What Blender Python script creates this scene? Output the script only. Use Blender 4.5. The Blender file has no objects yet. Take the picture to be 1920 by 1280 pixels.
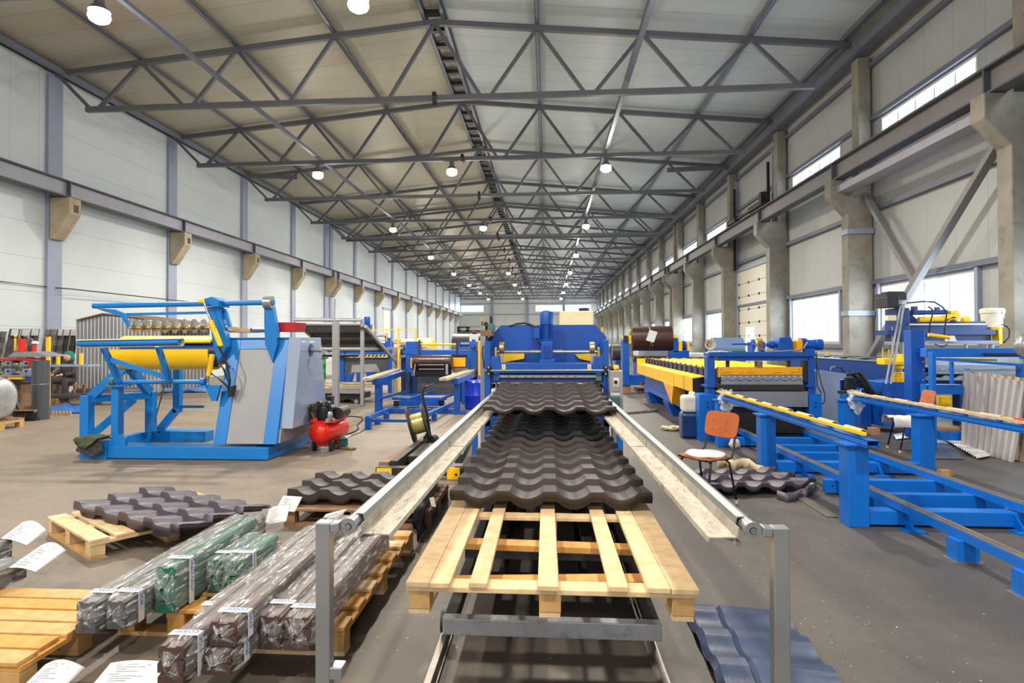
import bpy, bmesh, math, random
from mathutils import Vector, Matrix
random.seed(7)
scn = bpy.context.scene
COL = scn.collection

# ------------------------------------------------------------------ camera
CAM_H = 1.55
cam_d = bpy.data.cameras.new('camera')
cam_d.sensor_width = 36.0
cam_d.lens = 1158.22 / 1920 * 36.0
cam_d.shift_x = (960 - 939.49) / 1920
cam_d.shift_y = (624.78 - 640) / 1920
cam_d.clip_end = 400
cam_o = bpy.data.objects.new('camera', cam_d)
COL.objects.link(cam_o)
_yaw, _pit, _rol = .0733, .0135, -.0034
_R0 = Vector((math.cos(_yaw), math.sin(_yaw), 0))
_Fh = Vector((-math.sin(_yaw), math.cos(_yaw), 0))
_F = _Fh * math.cos(_pit) + Vector((0, 0, math.sin(_pit)))
_U0 = _R0.cross(_F)
_R = _R0 * math.cos(_rol) + _U0 * math.sin(_rol)
_U = _U0 * math.cos(_rol) - _R0 * math.sin(_rol)
cam_o.matrix_world = Matrix(((_R.x, _U.x, -_F.x, 0), (_R.y, _U.y, -_F.y, 0), (_R.z, _U.z, -_F.z, CAM_H), (0, 0, 0, 1)))
scn.camera = cam_o

# ------------------------------------------------------------------ world, exposure
scn.view_settings.view_transform = 'Standard'
scn.view_settings.look = 'None'
scn.view_settings.gamma = 1.0
scn.view_settings.use_curve_mapping = False
scn.view_settings.exposure = -0.22
world = bpy.data.worlds.new('overcast_sky')
scn.world = world
world.use_nodes = True
_bg = world.node_tree.nodes['Background']
_bg.inputs[0].default_value = (0.92, 0.96, 1.0, 1)
_bg.inputs[1].default_value = 1.45
scn.cycles.diffuse_bounces = 5
scn.cycles.max_bounces = 10
scn.cycles.transparent_max_bounces = 12
scn.cycles.sample_clamp_indirect = 6.0

RIDGE_X = -3.23
WALL_L, WALL_R, WALL_END = -15.15, 9.0, 107.9
Y_TRUSS = [17.79 + 6 * k for k in range(4)] + [41.3, 42.3] + [17.79 + 6 * k for k in range(5, 15)]

def sky_light(name, loc, sx, sy, rot, energy, color):
    d = bpy.data.lights.new(name, 'AREA')
    d.shape = 'RECTANGLE'; d.size = sx; d.size_y = sy; d.energy = energy; d.color = color
    o = bpy.data.objects.new(name, d); COL.objects.link(o)
    o.location = loc; o.rotation_euler = rot
    return o
# daylight through the windows of the right wall (one light outside each glazed opening)
for _k in range(-2, 15):
    _y0 = 17.79 + 6 * _k
    if _k == 1: continue
    sky_light('daylight', (WALL_R + .22, _y0 + 3.65, 2.27), 1.6, 3.9, (0, math.radians(90), 0), 260, (.80, .90, 1))
    sky_light('daylight', (WALL_R + .22, _y0 + 3.55, 7.02), 1.1, 3.9, (0, math.radians(90), 0), 150, (.80, .90, 1))
for _x, _w in ((-12.95, 4.0), (.45, 4.7), (5.45, 4.6)):
    sky_light('daylight', (_x, WALL_END + .25, 7.32), _w, 1.2, (math.radians(-90), 0, 0), 420, (.9, .95, 1))
# high-bay lamps: rows along the hall
LAMPS = [(-9.0, 11.79 + 12 * k) for k in range(8)] + [(-3.65, 11.79 + 12 * k) for k in range(8) if k not in (3,)] + [(2.3, 23.79 + 12 * k) for k in range(7)]
LAMPS_REAR = [(-9.0, -.2), (-3.65, -.2), (2.3, -.2), (2.3, 11.79), (-9.0, -12), (2.3, -12)]
LAMP_Z = 8.28
for _x, _y in LAMPS + LAMPS_REAR:
    d = bpy.data.lights.new('lamp_light', 'SPOT')
    d.energy = 2000; d.color = (1, .92, .80); d.spot_size = math.radians(165); d.spot_blend = .6; d.shadow_soft_size = .22
    o = bpy.data.objects.new('lamp_light', d); COL.objects.link(o); o.location = (_x, _y, LAMP_Z - .45)
    d = bpy.data.lights.new('lamp_uplight', 'POINT')
    d.energy = 230; d.color = (1, .92, .78); d.shadow_soft_size = .22
    o = bpy.data.objects.new('lamp_uplight', d); COL.objects.link(o); o.location = (_x, _y, LAMP_Z - .5)

# ------------------------------------------------------------------ materials
def lin(c):
    return tuple((v / 255 / 12.92) if v / 255 <= .04045 else ((v / 255 + .055) / 1.055) ** 2.4 for v in c) + (1,)

class NT:
    def __init__(s, name):
        s.m = bpy.data.materials.new(name); s.m.use_nodes = True
        s.t = s.m.node_tree; s.N = s.t.nodes; s.bsdf = s.N['Principled BSDF']
        s.tc = s.N.new('ShaderNodeTexCoord')
    def ln(s, a, b): s.t.links.new(a, b)
    def node(s, typ, **kw):
        n = s.N.new(typ)
        for k, v in kw.items(): setattr(n, k, v)
        return n
    def noise(s, scale, detail=3, rough=.55, stretch=None, src='Object'):
        n = s.node('ShaderNodeTexNoise'); n.inputs['Scale'].default_value = scale
        n.inputs['Detail'].default_value = detail; n.inputs['Roughness'].default_value = rough
        if stretch:
            mp = s.node('ShaderNodeMapping'); mp.inputs['Scale'].default_value = stretch
            s.ln(s.tc.outputs[src], mp.inputs['Vector']); s.ln(mp.outputs[0], n.inputs['Vector'])
        else: s.ln(s.tc.outputs[src], n.inputs['Vector'])
        return n.outputs['Fac']
    def ramp(s, fac, stops):
        r = s.node('ShaderNodeValToRGB')
        e = r.color_ramp.elements
        e[0].position, e[0].color = stops[0]; e[1].position, e[1].color = stops[-1]
        for p, c in stops[1:-1]:
            k = e.new(p); k.color = c
        s.ln(fac, r.inputs[0]); return r.outputs[0]
    def math(s, op, a, b=None):
        n = s.node('ShaderNodeMath', operation=op)
        for i, v in enumerate((a, b)):
            if v is None: continue
            if isinstance(v, (int, float)): n.inputs[i].default_value = v
            else: s.ln(v, n.inputs[i])
        return n.outputs[0]
    def mix(s, fac, a, b, blend='MIX'):
        n = s.node('ShaderNodeMix', data_type='RGBA', blend_type=blend)
        for sock, v in ((n.inputs[0], fac), (n.inputs[6], a), (n.inputs[7], b)):
            if isinstance(v, (int, float)): sock.default_value = v
            elif isinstance(v, tuple): sock.default_value = v
            else: s.ln(v, sock)
        return n.outputs[2]
    def xyz(s, src='Object'):
        n = s.node('ShaderNodeSeparateXYZ'); s.ln(s.tc.outputs[src], n.inputs[0]); return n.outputs
    def stripe(s, co, period, width, off=0.0):
        f = s.math('FRACT', s.math('MULTIPLY', s.math('ADD', co, off + 1000 * period), 1 / period))
        return s.math('LESS_THAN', f, width / period)
    def bump(s, h, strength=.2, dist=.01):
        b = s.node('ShaderNodeBump'); b.inputs['Strength'].default_value = strength; b.inputs['Distance'].default_value = dist
        s.ln(h, b.inputs['Height']); s.ln(b.outputs[0], s.bsdf.inputs['Normal'])
    def set(s, col=None, rough=None, metal=None, **kw):
        for k, v in (('Base Color', col), ('Roughness', rough), ('Metallic', metal)):
            if v is None: continue
            i = s.bsdf.inputs[k]
            if isinstance(v, (int, float)): i.default_value = v
            elif isinstance(v, tuple): i.default_value = v
            else: s.ln(v, i)
        for k, v in kw.items(): s.bsdf.inputs[k.replace('_', ' ')].default_value = v
        return s.m

def paint(name, c, rough=.45, metal=0.0, var=.12, scale=2.5, dirt=None, dirt_amt=.25, bump=0, coat=0):
    n = NT(name); c = lin(c)
    f = n.noise(scale, 4)
    lo = tuple(v * (1 - var) for v in c[:3]) + (1,); hi = tuple(min(1, v * (1 + var)) for v in c[:3]) + (1,)
    col = n.ramp(f, [(.3, lo), (.7, hi)])
    if dirt:
        g = n.noise(scale * 3.1, 6, .7)
        col = n.mix(n.ramp(g, [(.52, (0, 0, 0, 1)), (.75, (dirt_amt,) * 3 + (1,))]), col, lin(dirt))
    if bump: n.bump(n.noise(60, 2), bump, .004)
    m = n.set(col, rough, metal)
    if coat: n.bsdf.inputs['Coat Weight'].default_value = coat
    return m

M = {}
M['azure'] = paint('azure_paint', (0, 116, 196), .35, 0, .08, 1.2, (60, 60, 70), .12)
M['blue'] = paint('blue_paint', (0, 79, 172), .38, 0, .10, 1.5, (25, 40, 70), .2)
M['railblue'] = paint('bright_blue_paint', (0, 102, 198), .38, 0, .09, 1.5, (40, 50, 70), .2)
M['navy'] = paint('navy_paint', (4, 54, 122), .4, 0, .1, 2)
M['yellow'] = paint('yellow_paint', (246, 196, 12), .38, 0, .07, 1.5, (120, 90, 20), .18)
M['orange_yellow'] = paint('amber_paint', (240, 168, 8), .4, 0, .08, 2, (100, 70, 20), .2)
M['grey'] = paint('grey_paint', (144, 145, 150), .42, 0, .06, 2)
M['palegrey'] = paint('pale_grey_paint', (142, 158, 184), .22, 0, .05, 1.0, None, 0, 0, .5)
M['steelgrey'] = paint('truss_grey_paint', (92, 94, 101), .5, 0, .08, 1.0)
M['purlin'] = paint('purlin_grey_paint', (104, 110, 126), .45, 0, .08, .6)
M['clad'] = paint('column_cladding', (146, 154, 176), .42, 0, .08, .8)
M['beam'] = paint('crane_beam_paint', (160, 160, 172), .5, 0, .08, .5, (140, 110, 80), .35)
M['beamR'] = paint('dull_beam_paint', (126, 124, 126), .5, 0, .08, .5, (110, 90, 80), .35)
M['wall_upright'] = None
M['beamtop'] = paint('dark_flange_paint', (86, 88, 98), .55, 0, .1, .5)
M['concrete'] = paint('concrete', (142, 138, 128), .85, 0, .22, 1.3, (92, 80, 62), .6, .2)
M['corbel'] = paint('corbel_concrete', (178, 164, 138), .85, 0, .14, 2.2, (120, 100, 80), .45, .15)
M['black'] = paint('black_plastic', (24, 24, 26), .45)
M['rubber'] = paint('rubber', (30, 30, 30), .7)
M['dark'] = paint('dark_steel', (52, 50, 50), .5, .4, .2, 3, (90, 70, 50), .3)
M['steel'] = paint('bare_steel', (176, 174, 168), .28, .9, .12, 4)
M['galv'] = paint('galvanised_steel', (164, 167, 171), .34, .75, .12, 3, (150, 140, 120), .3)
M['railtop'] = paint('rail_steel', (150, 142, 136), .35, .7, .15, 3, (90, 70, 60), .4)
M['brass'] = paint('worn_brass', (200, 170, 110), .35, .8, .15, 6)
M['red'] = paint('red_paint', (212, 30, 18), .3, 0, .06, 2)
M['darkred'] = paint('dark_red_paint', (170, 20, 28), .35, 0, .08, 2)
M['white'] = paint('white_plastic', (226, 222, 206), .5, 0, .06, 3, (140, 120, 80), .35)
M['whitepaint'] = paint('white_paint', (222, 222, 220), .45, 0, .04, 2)
M['paper'] = paint('paper', (208, 208, 211), .8, 0, .03, 3)
M['ink'] = paint('grey_ink', (84, 86, 96), .8)
M['blueink'] = paint('blue_ink', (20, 84, 176), .6)
M['wood'] = None
M['tile'] = paint('dark_brown_coated_steel', (58, 49, 48), .42, .0, .08, 5, None, 0, .12)
M['tiledark'] = paint('black_brown_coated_steel', (52, 46, 44), .42, .0, .08, 5, None, 0, .12)
M['tileviolet'] = paint('graphite_violet_coated_steel', (78, 72, 84), .42, .0, .08, 5, None, 0, .1)
M['tileblue'] = paint('graphite_blue_coated_steel', (72, 84, 112), .38, .0, .1, 9, None, 0, .2)
M['brown'] = paint('chocolate_coated_steel', (62, 36, 30), .34, 0, .06, 2)
M['barkbrown'] = paint('brown_profile', (78, 58, 54), .4, 0, .1, 3)
M['greenprofile'] = paint('green_profile', (18, 92, 74), .4, 0, .1, 3)
M['greyprofile'] = paint('graphite_profile', (84, 84, 86), .4, 0, .1, 3)
M['charcoal'] = paint('charcoal_coated_steel', (74, 76, 82), .35, .1, .06, 2)
M['green'] = paint('green_paint', (20, 120, 50), .4)
M['teal'] = paint('teal_paint', (70, 110, 110), .45)
M['chestnut'] = paint('chestnut_plywood', (176, 92, 50), .4, 0, .14, 3)
M['cloth'] = paint('white_cloth', (226, 222, 220), .9, 0, .05, 8, None, 0, .3)
M['rope'] = paint('rope', (206, 196, 160), .9, 0, .15, 12)
M['tarp'] = paint('blue_tarp', (24, 96, 176), .4, 0, .2, 5, None, 0, .4)
M['khaki'] = paint('khaki_cloth', (74, 82, 58), .9, 0, .25, 8)
M['darkblue'] = paint('dark_blue_plastic', (12, 50, 108), .3, 0, .1, 3)
M['coilblue'] = paint('wrapped_blue_coil', (120, 146, 184), .3, .3, .08, 3)
M['silver'] = paint('silver_wrap', (188, 190, 192), .25, .7, .2, 6, None, 0, .5)
M['beige'] = paint('beige_coil', (206, 190, 150), .35, .1, .1, 2)
M['skin'] = paint('skin', (206, 150, 128), .6)
M['teal_cloth'] = paint('teal_cloth', (30, 116, 104), .9)
M['dark_cloth'] = paint('dark_cloth', (58, 54, 56), .9)
M['cardboard'] = paint('cardboard', (186, 150, 104), .8, 0, .1, 6)
M['ibc'] = paint('ivory_plastic', (228, 216, 176), .5, 0, .08, 1.5, (200, 180, 130), .4)
M['amber'] = paint('amber_wire', (190, 176, 110), .3, .3, .15, 30)

def wood_mat(name, a, b, rough=.7):
    n = NT(name)
    f = n.noise(2.2, 5, .6, (6, 6, .8) )
    g = n.noise(14, 4, .6)
    col = n.ramp(f, [(.28, lin(a)), (.72, lin(b))])
    col = n.mix(n.ramp(g, [(.55, (0, 0, 0, 1)), (.8, (.35,) * 3 + (1,))]), col, tuple(v * .45 for v in lin(a)[:3]) + (1,))
    n.bump(g, .15, .004)
    return n.set(col, rough)
M['pine'] = wood_mat('pale_pine', (196, 164, 120), (224, 198, 158))
M['pineyellow'] = wood_mat('yellow_pine', (178, 136, 82), (204, 166, 110))
M['amberwood'] = wood_mat('amber_pine', (182, 126, 56), (208, 158, 84))
M['brownwood'] = wood_mat('weathered_wood', (112, 84, 60), (150, 116, 84))
M['boardwood'] = wood_mat('beige_board', (176, 158, 128), (206, 190, 160))

def plastic_film(name='stretch_film', amt=.14, peak=.85):
    n = NT(name)
    h = n.noise(7, 6, .72, (7, .9, 7)); n.bump(h, .9, .02)
    w = n.noise(9, 6, .72, (5, .8, 5))
    n.set((.86, .88, .90, 1), .10)
    tr = n.node('ShaderNodeBsdfTransparent'); mx = n.node('ShaderNodeMixShader')
    out = n.N['Material Output']
    fac = n.ramp(w, [(.47, (amt,) * 3 + (1,)), (.55, (amt * 1.8,) * 3 + (1,)), (.62, (peak,) * 3 + (1,))])  # opaque white streaks stand for highlights along the film
    n.ln(fac, mx.inputs[0]); n.ln(tr.outputs[0], mx.inputs[1]); n.ln(n.bsdf.outputs[0], mx.inputs[2]); n.ln(mx.outputs[0], out.inputs[0])
    return n.m
M['film'] = plastic_film()
M['filmthick'] = plastic_film('crumpled_film', .45, .9)

def glass_mat(name, tint=(1, 1, 1, 1), gl=.08):
    n = NT(name); out = n.N['Material Output']
    tr = n.node('ShaderNodeBsdfTransparent'); tr.inputs[0].default_value = tint
    g = n.node('ShaderNodeBsdfGlossy'); g.inputs['Roughness'].default_value = .05
    mx = n.node('ShaderNodeMixShader'); mx.inputs[0].default_value = gl
    n.ln(tr.outputs[0], mx.inputs[1]); n.ln(g.outputs[0], mx.inputs[2]); n.ln(mx.outputs[0], out.inputs[0]); return n.m
M['glass'] = glass_mat('window_glass', (.97, .99, 1, 1))
def emit(name, c, s):
    n = NT(name); n.set((0, 0, 0, 1), .5)
    n.bsdf.inputs['Emission Color'].default_value = c; n.bsdf.inputs['Emission Strength'].default_value = s
    return n.m
M['lampglow'] = emit('lamp_lens', (1, .93, .8, 1), 25)

# wall and roof panels
def wall_panels(name, c, axis, period, micro, seam=.012, micro_axis=None):
    n = NT(name); x = n.xyz(); c = lin(c); ax = 'XYZ'.index(axis)
    base = n.ramp(n.noise(.35, 4, .6), [(.3, tuple(v * .9 for v in c[:3]) + (1,)), (.75, tuple(min(1, v * 1.04) for v in c[:3]) + (1,))])
    micro_s = n.stripe(x[ax], micro, micro * .22)
    base = n.mix(n.math('MULTIPLY', micro_s, .10), base, (.25, .27, .3, 1))
    base = n.mix(n.math('MULTIPLY', n.stripe(x[ax], period, seam), .6), base, (.16, .16, .17, 1))
    n.bump(n.math('SUBTRACT', 1.0, n.stripe(x[ax], period, seam)), .3, .01)
    return n.set(base, .42)
M['wall_left'] = wall_panels('white_panel_wall', (206, 214, 217), 'Z', 1.02, .085)
M['wall_right'] = wall_panels('vertical_panel_wall', (176, 178, 177), 'Y', 1.02, .085)
M['wall_upright'] = wall_panels('upright_panel_wall', (200, 208, 209), 'Y', 1.02, .085)
M['wall_end'] = wall_panels('end_panel_wall', (222, 224, 220), 'X', 1.0, .1)
def roof_mat(name, c, stain):
    n = NT(name); x = n.xyz(); c = lin(c)
    base = n.ramp(n.noise(.25, 5, .6), [(.3, tuple(v * .86 for v in c[:3]) + (1,)), (.75, tuple(min(1, v * 1.06) for v in c[:3]) + (1,))])
    s = n.noise(.30, 3, .5, (.35, 1.6, 1)); base = n.mix(n.ramp(s, [(.60, (0, 0, 0, 1)), (.72, (.5,) * 3 + (1,))]), base, lin(stain))
    base = n.mix(n.math('MULTIPLY', n.stripe(x[1], .085, .02), .08), base, (.2, .2, .2, 1))
    base = n.mix(n.math('MULTIPLY', n.stripe(x[1], 1.0, .018), .65), base, (.14, .10, .07, 1))
    return n.set(base, .5)
M['roof_left'] = roof_mat('roof_panels_warm_lit', (172, 169, 152), (160, 138, 118))  # warm light on the left slope put into the panel colour
M['roof_right'] = roof_mat('roof_panels_cool_lit', (178, 188, 190), (166, 160, 150))  # same panels, tinted for the cool light on the right slope

def floor_mat():
    n = NT('concrete_floor')
    big = n.noise(.16, 5, .6); mid = n.noise(.9, 6, .65); fine = n.noise(14, 5, .7)
    col = n.ramp(big, [(.30, lin((82, 75, 68))), (.5, lin((100, 91, 81))), (.72, lin((116, 105, 92)))])
    col = n.mix(n.ramp(mid, [(.40, (.6,) * 3 + (1,)), (.62, (0, 0, 0, 1))]), col, lin((68, 62, 57)))
    scr = n.noise(2.0, 6, .7, (.25, 3.0, 1)); col = n.mix(n.ramp(scr, [(.58, (0, 0, 0, 1)), (.74, (.4,) * 3 + (1,))]), col, lin((138, 127, 110)))
    x = n.xyz()
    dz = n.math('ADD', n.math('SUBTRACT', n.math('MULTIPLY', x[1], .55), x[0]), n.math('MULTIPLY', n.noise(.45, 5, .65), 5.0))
    lit_dust = n.node('ShaderNodeMapRange'); n.ln(dz, lit_dust.inputs[0]); lit_dust.inputs[1].default_value = 5.2; lit_dust.inputs[2].default_value = 9.5
    col = n.mix(n.math('MULTIPLY', lit_dust.outputs[0], .3), col, lin((170, 156, 138)))  # paler towards back left: the stronger light there put into the colour, with dust
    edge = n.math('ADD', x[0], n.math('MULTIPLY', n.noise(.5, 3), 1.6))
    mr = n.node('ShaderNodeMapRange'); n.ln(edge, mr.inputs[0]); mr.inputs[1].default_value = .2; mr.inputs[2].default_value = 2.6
    col = n.mix(n.math('MULTIPLY', mr.outputs[0], .62), col, lin((70, 70, 73)))  # greyer towards the right: the cool light there painted into the floor colour
    col = n.mix(n.ramp(fine, [(.5, (0, 0, 0, 1)), (.8, (.4,) * 3 + (1,))]), col, lin((54, 50, 47)))
    dust = n.noise(40, 2, .5); dm = n.noise(.8, 3)
    col = n.mix(n.math('MULTIPLY', n.math('GREATER_THAN', dust, .72), n.math('GREATER_THAN', dm, .5)), col, lin((190, 170, 120)))
    n.bump(n.noise(25, 4), .15, .004)
    return n.set(col, n.ramp(mid, [(.3, (.42,) * 3 + (1,)), (.7, (.68,) * 3 + (1,))]))
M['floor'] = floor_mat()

# ------------------------------------------------------------------ mesh helpers
class MB:
    """collects geometry for ONE mesh object"""
    def __init__(s): s.v = []; s.f = []
    def add(s, vs, fs):
        o = len(s.v); s.v += [tuple(v) for v in vs]; s.f += [tuple(o + i for i in f) for f in fs]; return s
    def box(s, x0, x1, y0, y1, z0, z1):
        return s.add([(x0, y0, z0), (x1, y0, z0), (x1, y1, z0), (x0, y1, z0), (x0, y0, z1), (x1, y0, z1), (x1, y1, z1), (x0, y1, z1)],
                     [(0, 3, 2, 1), (4, 5, 6, 7), (0, 1, 5, 4), (1, 2, 6, 5), (2, 3, 7, 6), (3, 0, 4, 7)])
    def _frame(s, d, up):
        d = Vector(d).normalized(); up = Vector(up)
        if abs(d.dot(up)) > .99: up = Vector((0, 1, 0)) if abs(d.y) < .9 else Vector((1, 0, 0))
        a = d.cross(up).normalized(); b = a.cross(d).normalized()
        return a, b
    def bar(s, p, q, w, h=None, up=(0, 0, 1)):
        h = h or w; p = Vector(p); q = Vector(q); a, b = s._frame(q - p, up)
        a = a * w / 2; b = b * h / 2
        return s.add([p - a - b, p + a - b, p + a + b, p - a + b, q - a - b, q + a - b, q + a + b, q - a + b],
                     [(0, 1, 2, 3), (7, 6, 5, 4), (0, 4, 5, 1), (1, 5, 6, 2), (2, 6, 7, 3), (3, 7, 4, 0)])
    def cyl(s, p, q, r, r2=None, n=14, caps=True):
        p = Vector(p); q = Vector(q); r2 = r if r2 is None else r2; a, b = s._frame(q - p, (0, 0, 1))
        vs = []
        for c, rr in ((p, r), (q, r2)):
            for k in range(n):
                t = 2 * math.pi * k / n; vs.append(c + a * (rr * math.cos(t)) + b * (rr * math.sin(t)))
        fs = [(k, (k + 1) % n, n + (k + 1) % n, n + k) for k in range(n)]
        fs = [tuple(reversed(f)) for f in fs]
        if caps: fs += [tuple(range(n)), tuple(reversed(range(n, 2 * n)))]
        return s.add(vs, fs)
    def pipe(s, p, q, r, ri, n=20):
        """hollow tube"""
        p = Vector(p); q = Vector(q); a, b = s._frame(q - p, (0, 0, 1)); vs = []
        for c, rr in ((p, r), (q, r), (q, ri), (p, ri)):
            for k in range(n):
                t = 2 * math.pi * k / n; vs.append(c + a * (rr * math.cos(t)) + b * (rr * math.sin(t)))
        fs = []
        for j in range(4):
            for k in range(n): fs.append((j * n + k, ((j + 1) % 4) * n + k, ((j + 1) % 4) * n + (k + 1) % n, j * n + (k + 1) % n))
        return s.add(vs, fs)
    def path(s, pts, r, n=8):
        pts = [Vector(p) for p in pts]
        if len(pts) == 2: return s.cyl(pts[0], pts[1], r, n=n)
        vs = []; prev = None
        for i, p in enumerate(pts):
            d = (pts[min(i + 1, len(pts) - 1)] - pts[max(i - 1, 0)]).normalized()
            if prev is None: a, b = s._frame(d, (0, 0, 1))
            else:
                a = (prev - d * prev.dot(d)).normalized(); b = d.cross(a)
            prev = a
            rr = r[i] if isinstance(r, (list, tuple)) else r
            for k in range(n):
                t = 2 * math.pi * k / n; vs.append(p + a * (rr * math.cos(t)) + b * (rr * math.sin(t)))
        fs = []
        for i in range(len(pts) - 1):
            for k in range(n): fs.append((i * n + k, i * n + (k + 1) % n, (i + 1) * n + (k + 1) % n, (i + 1) * n + k))
        fs += [tuple(reversed(range(n))), tuple(range((len(pts) - 1) * n, len(pts) * n))]
        return s.add(vs, fs)
    def prism(s, prof, axis, a0, a1):
        """2-D profile extruded along an axis; prof in the two other axes in order"""
        def mk(u, v, w): return {'x': (w, u, v), 'y': (u, w, v), 'z': (u, v, w)}[axis]
        n = len(prof); vs = [mk(u, v, a0) for u, v in prof] + [mk(u, v, a1) for u, v in prof]
        fs = [(k, (k + 1) % n, n + (k + 1) % n, n + k) for k in range(n)] + [tuple(reversed(range(n))), tuple(range(n, 2 * n))]
        return s.add(vs, fs)
    def lathe(s, prof, c=(0, 0, 0), axis='z', n=20, caps=True):
        """prof: (radius, height) pairs revolved about an axis through c"""
        c = Vector(c); vs = []
        for r, h in prof:
            for k in range(n):
                t = 2 * math.pi * k / n; u, v = r * math.cos(t), r * math.sin(t)
                vs.append(c + Vector({'z': (u, v, h), 'y': (u, h, v), 'x': (h, u, v)}[axis]))
        fs = []
        for i in range(len(prof) - 1):
            for k in range(n): fs.append((i * n + k, i * n + (k + 1) % n, (i + 1) * n + (k + 1) % n, (i + 1) * n + k))
        if caps: fs += [tuple(reversed(range(n))), tuple(range((len(prof) - 1) * n, len(prof) * n))]
        return s.add(vs, fs)
    def ball(s, c, r, n=14, m=9, sz=1.0):
        return s.lathe([(r * math.sin(math.pi * (i + .02) / (m + .04)), -r * sz * math.cos(math.pi * (i + .02) / (m + .04))) for i in range(m + 1)], c, 'z', n)
    def grid(s, fn, nu, nv):
        vs = [fn(i / nu, j / nv) for j in range(nv + 1) for i in range(nu + 1)]
        fs = [(j * (nu + 1) + i, j * (nu + 1) + i + 1, (j + 1) * (nu + 1) + i + 1, (j + 1) * (nu + 1) + i) for j in range(nv) for i in range(nu)]
        return s.add(vs, fs)
    def xf(s, mat):
        s.v = [tuple(mat @ Vector(v)) for v in s.v]; return s
    def build(s, name, mat, parent=None, smooth=None, bevel=0, solid=0, local=False, sub=0):
        me = bpy.data.meshes.new(name)
        if parent is not None and not local:
            r = parent
            while r.parent: r = r.parent
            inv = (Matrix.Translation(r.location) @ r.rotation_euler.to_matrix().to_4x4()).inverted()
            me.from_pydata([tuple(inv @ Vector(v)) for v in s.v], [], s.f)
        else: me.from_pydata(s.v, [], s.f)
        bm = bmesh.new(); bm.from_mesh(me); bmesh.ops.recalc_face_normals(bm, faces=bm.faces); bm.to_mesh(me); bm.free()
        o = bpy.data.objects.new(name, me); COL.objects.link(o)
        me.materials.append(M[mat] if isinstance(mat, str) else mat)
        if parent is not None: o.parent = parent
        if smooth is None: smooth = False
        if smooth:
            for p in me.polygons: p.use_smooth = True
            if smooth != 'all':
                try: me.set_sharp_from_angle(angle=math.radians(35))
                except Exception: pass
        if solid:
            md = o.modifiers.new('thick', 'SOLIDIFY'); md.thickness = solid; md.offset = 0
        if bevel:
            md = o.modifiers.new('bevel', 'BEVEL'); md.width = bevel; md.segments = 2; md.limit_method = 'ANGLE'
        if sub:
            md = o.modifiers.new('sub', 'SUBSURF'); md.levels = sub; md.render_levels = sub
        return o

def thing(name, label, cat, loc=(0, 0, 0), rotz=0, group=None):
    o = bpy.data.objects.new(name, None); COL.objects.link(o)
    o.location = loc; o.rotation_euler = (0, 0, rotz); o.empty_display_size = .2
    o['label'] = label; o['category'] = cat
    if group: o['group'] = group
    return o
def tag(o, label, cat, group=None, kind=None):
    o['label'] = label; o['category'] = cat
    if group: o['group'] = group
    if kind: o['kind'] = kind
    return o
def struct(o):
    o['kind'] = 'structure'; return o
def recentre(o, c):
    """move the origin of a one-mesh thing to c without moving its shape"""
    o.data.transform(Matrix.Translation(-Vector(c))); o.location = c; return o
def dup(root, loc=None, rotz=None, label=None, group=None):
    r = root.copy(); COL.objects.link(r)
    if loc is not None: r.location = loc
    if rotz is not None: r.rotation_euler = (0, 0, rotz)
    if label: r['label'] = label
    if group: r['group'] = group
    for ch in list(root.children):
        c = ch.copy(); COL.objects.link(c); c.parent = r
        for g in list(ch.children):
            d = g.copy(); COL.objects.link(d); d.parent = c
    return r
ORD = ['nearest', 'second', 'third', 'fourth', 'fifth', 'sixth', 'seventh', 'eighth', 'ninth', 'tenth', 'eleventh', 'twelfth', 'thirteenth', 'fourteenth', 'fifteenth', 'sixteenth', 'seventeenth', 'eighteenth']
# ------------------------------------------------------------------ measuring: a pixel of the 1920x1280 frame to a point of the hall
def _ray(px, py):
    u, v = (px - 939.49) / 1158.22, (py - 624.78) / 1158.22
    return _F + _R * u - _U * v
def at(px, py, Y):
    d = _ray(px, py); t = Y / d.y
    return Vector((d.x * t, Y, CAM_H + d.z * t))
def on_floor(px, py, z=0.0):
    d = _ray(px, py); t = (z - CAM_H) / d.z
    return Vector((d.x * t, d.y * t, z))
def at_x(px, py, X):
    d = _ray(px, py); t = X / d.x
    return Vector((X, d.y * t, CAM_H + d.z * t))
def pbox(m, a, b, c, d, Y0, Y1):
    """box whose front face fills the rectangle a,b - c,d on the plane Y0 and which runs back to Y1"""
    p, q = at(a, b, Y0), at(c, d, Y0)
    return m.box(min(p.x, q.x), max(p.x, q.x), Y0, Y1, min(p.z, q.z), max(p.z, q.z))
def PB(a, b, c, d, Y0, Y1): return pbox(MB(), a, b, c, d, Y0, Y1)
def pcyl(m, a, b, c, d, Y, r, n=14, Y2=None, **k):
    return m.cyl(at(a, b, Y), at(c, d, Y if Y2 is None else Y2), r, n=n, **k)
def pbar(m, a, b, c, d, Y, w, h=None, Y2=None):
    return m.bar(at(a, b, Y), at(c, d, Y if Y2 is None else Y2), w, h)
def ppoly(m, pts, Y0, Y1):
    """outline given on the plane Y0, extruded straight back to Y1"""
    q = [at(a, b, Y0) for a, b in pts]
    return m.prism([(p.x, p.z) for p in q], 'y', Y0, Y1)
# ------------------------------------------------------------------ the hall
struct(MB().box(-40, 40, -20, 112, -.2, 0).build('floor', 'floor'))
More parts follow.
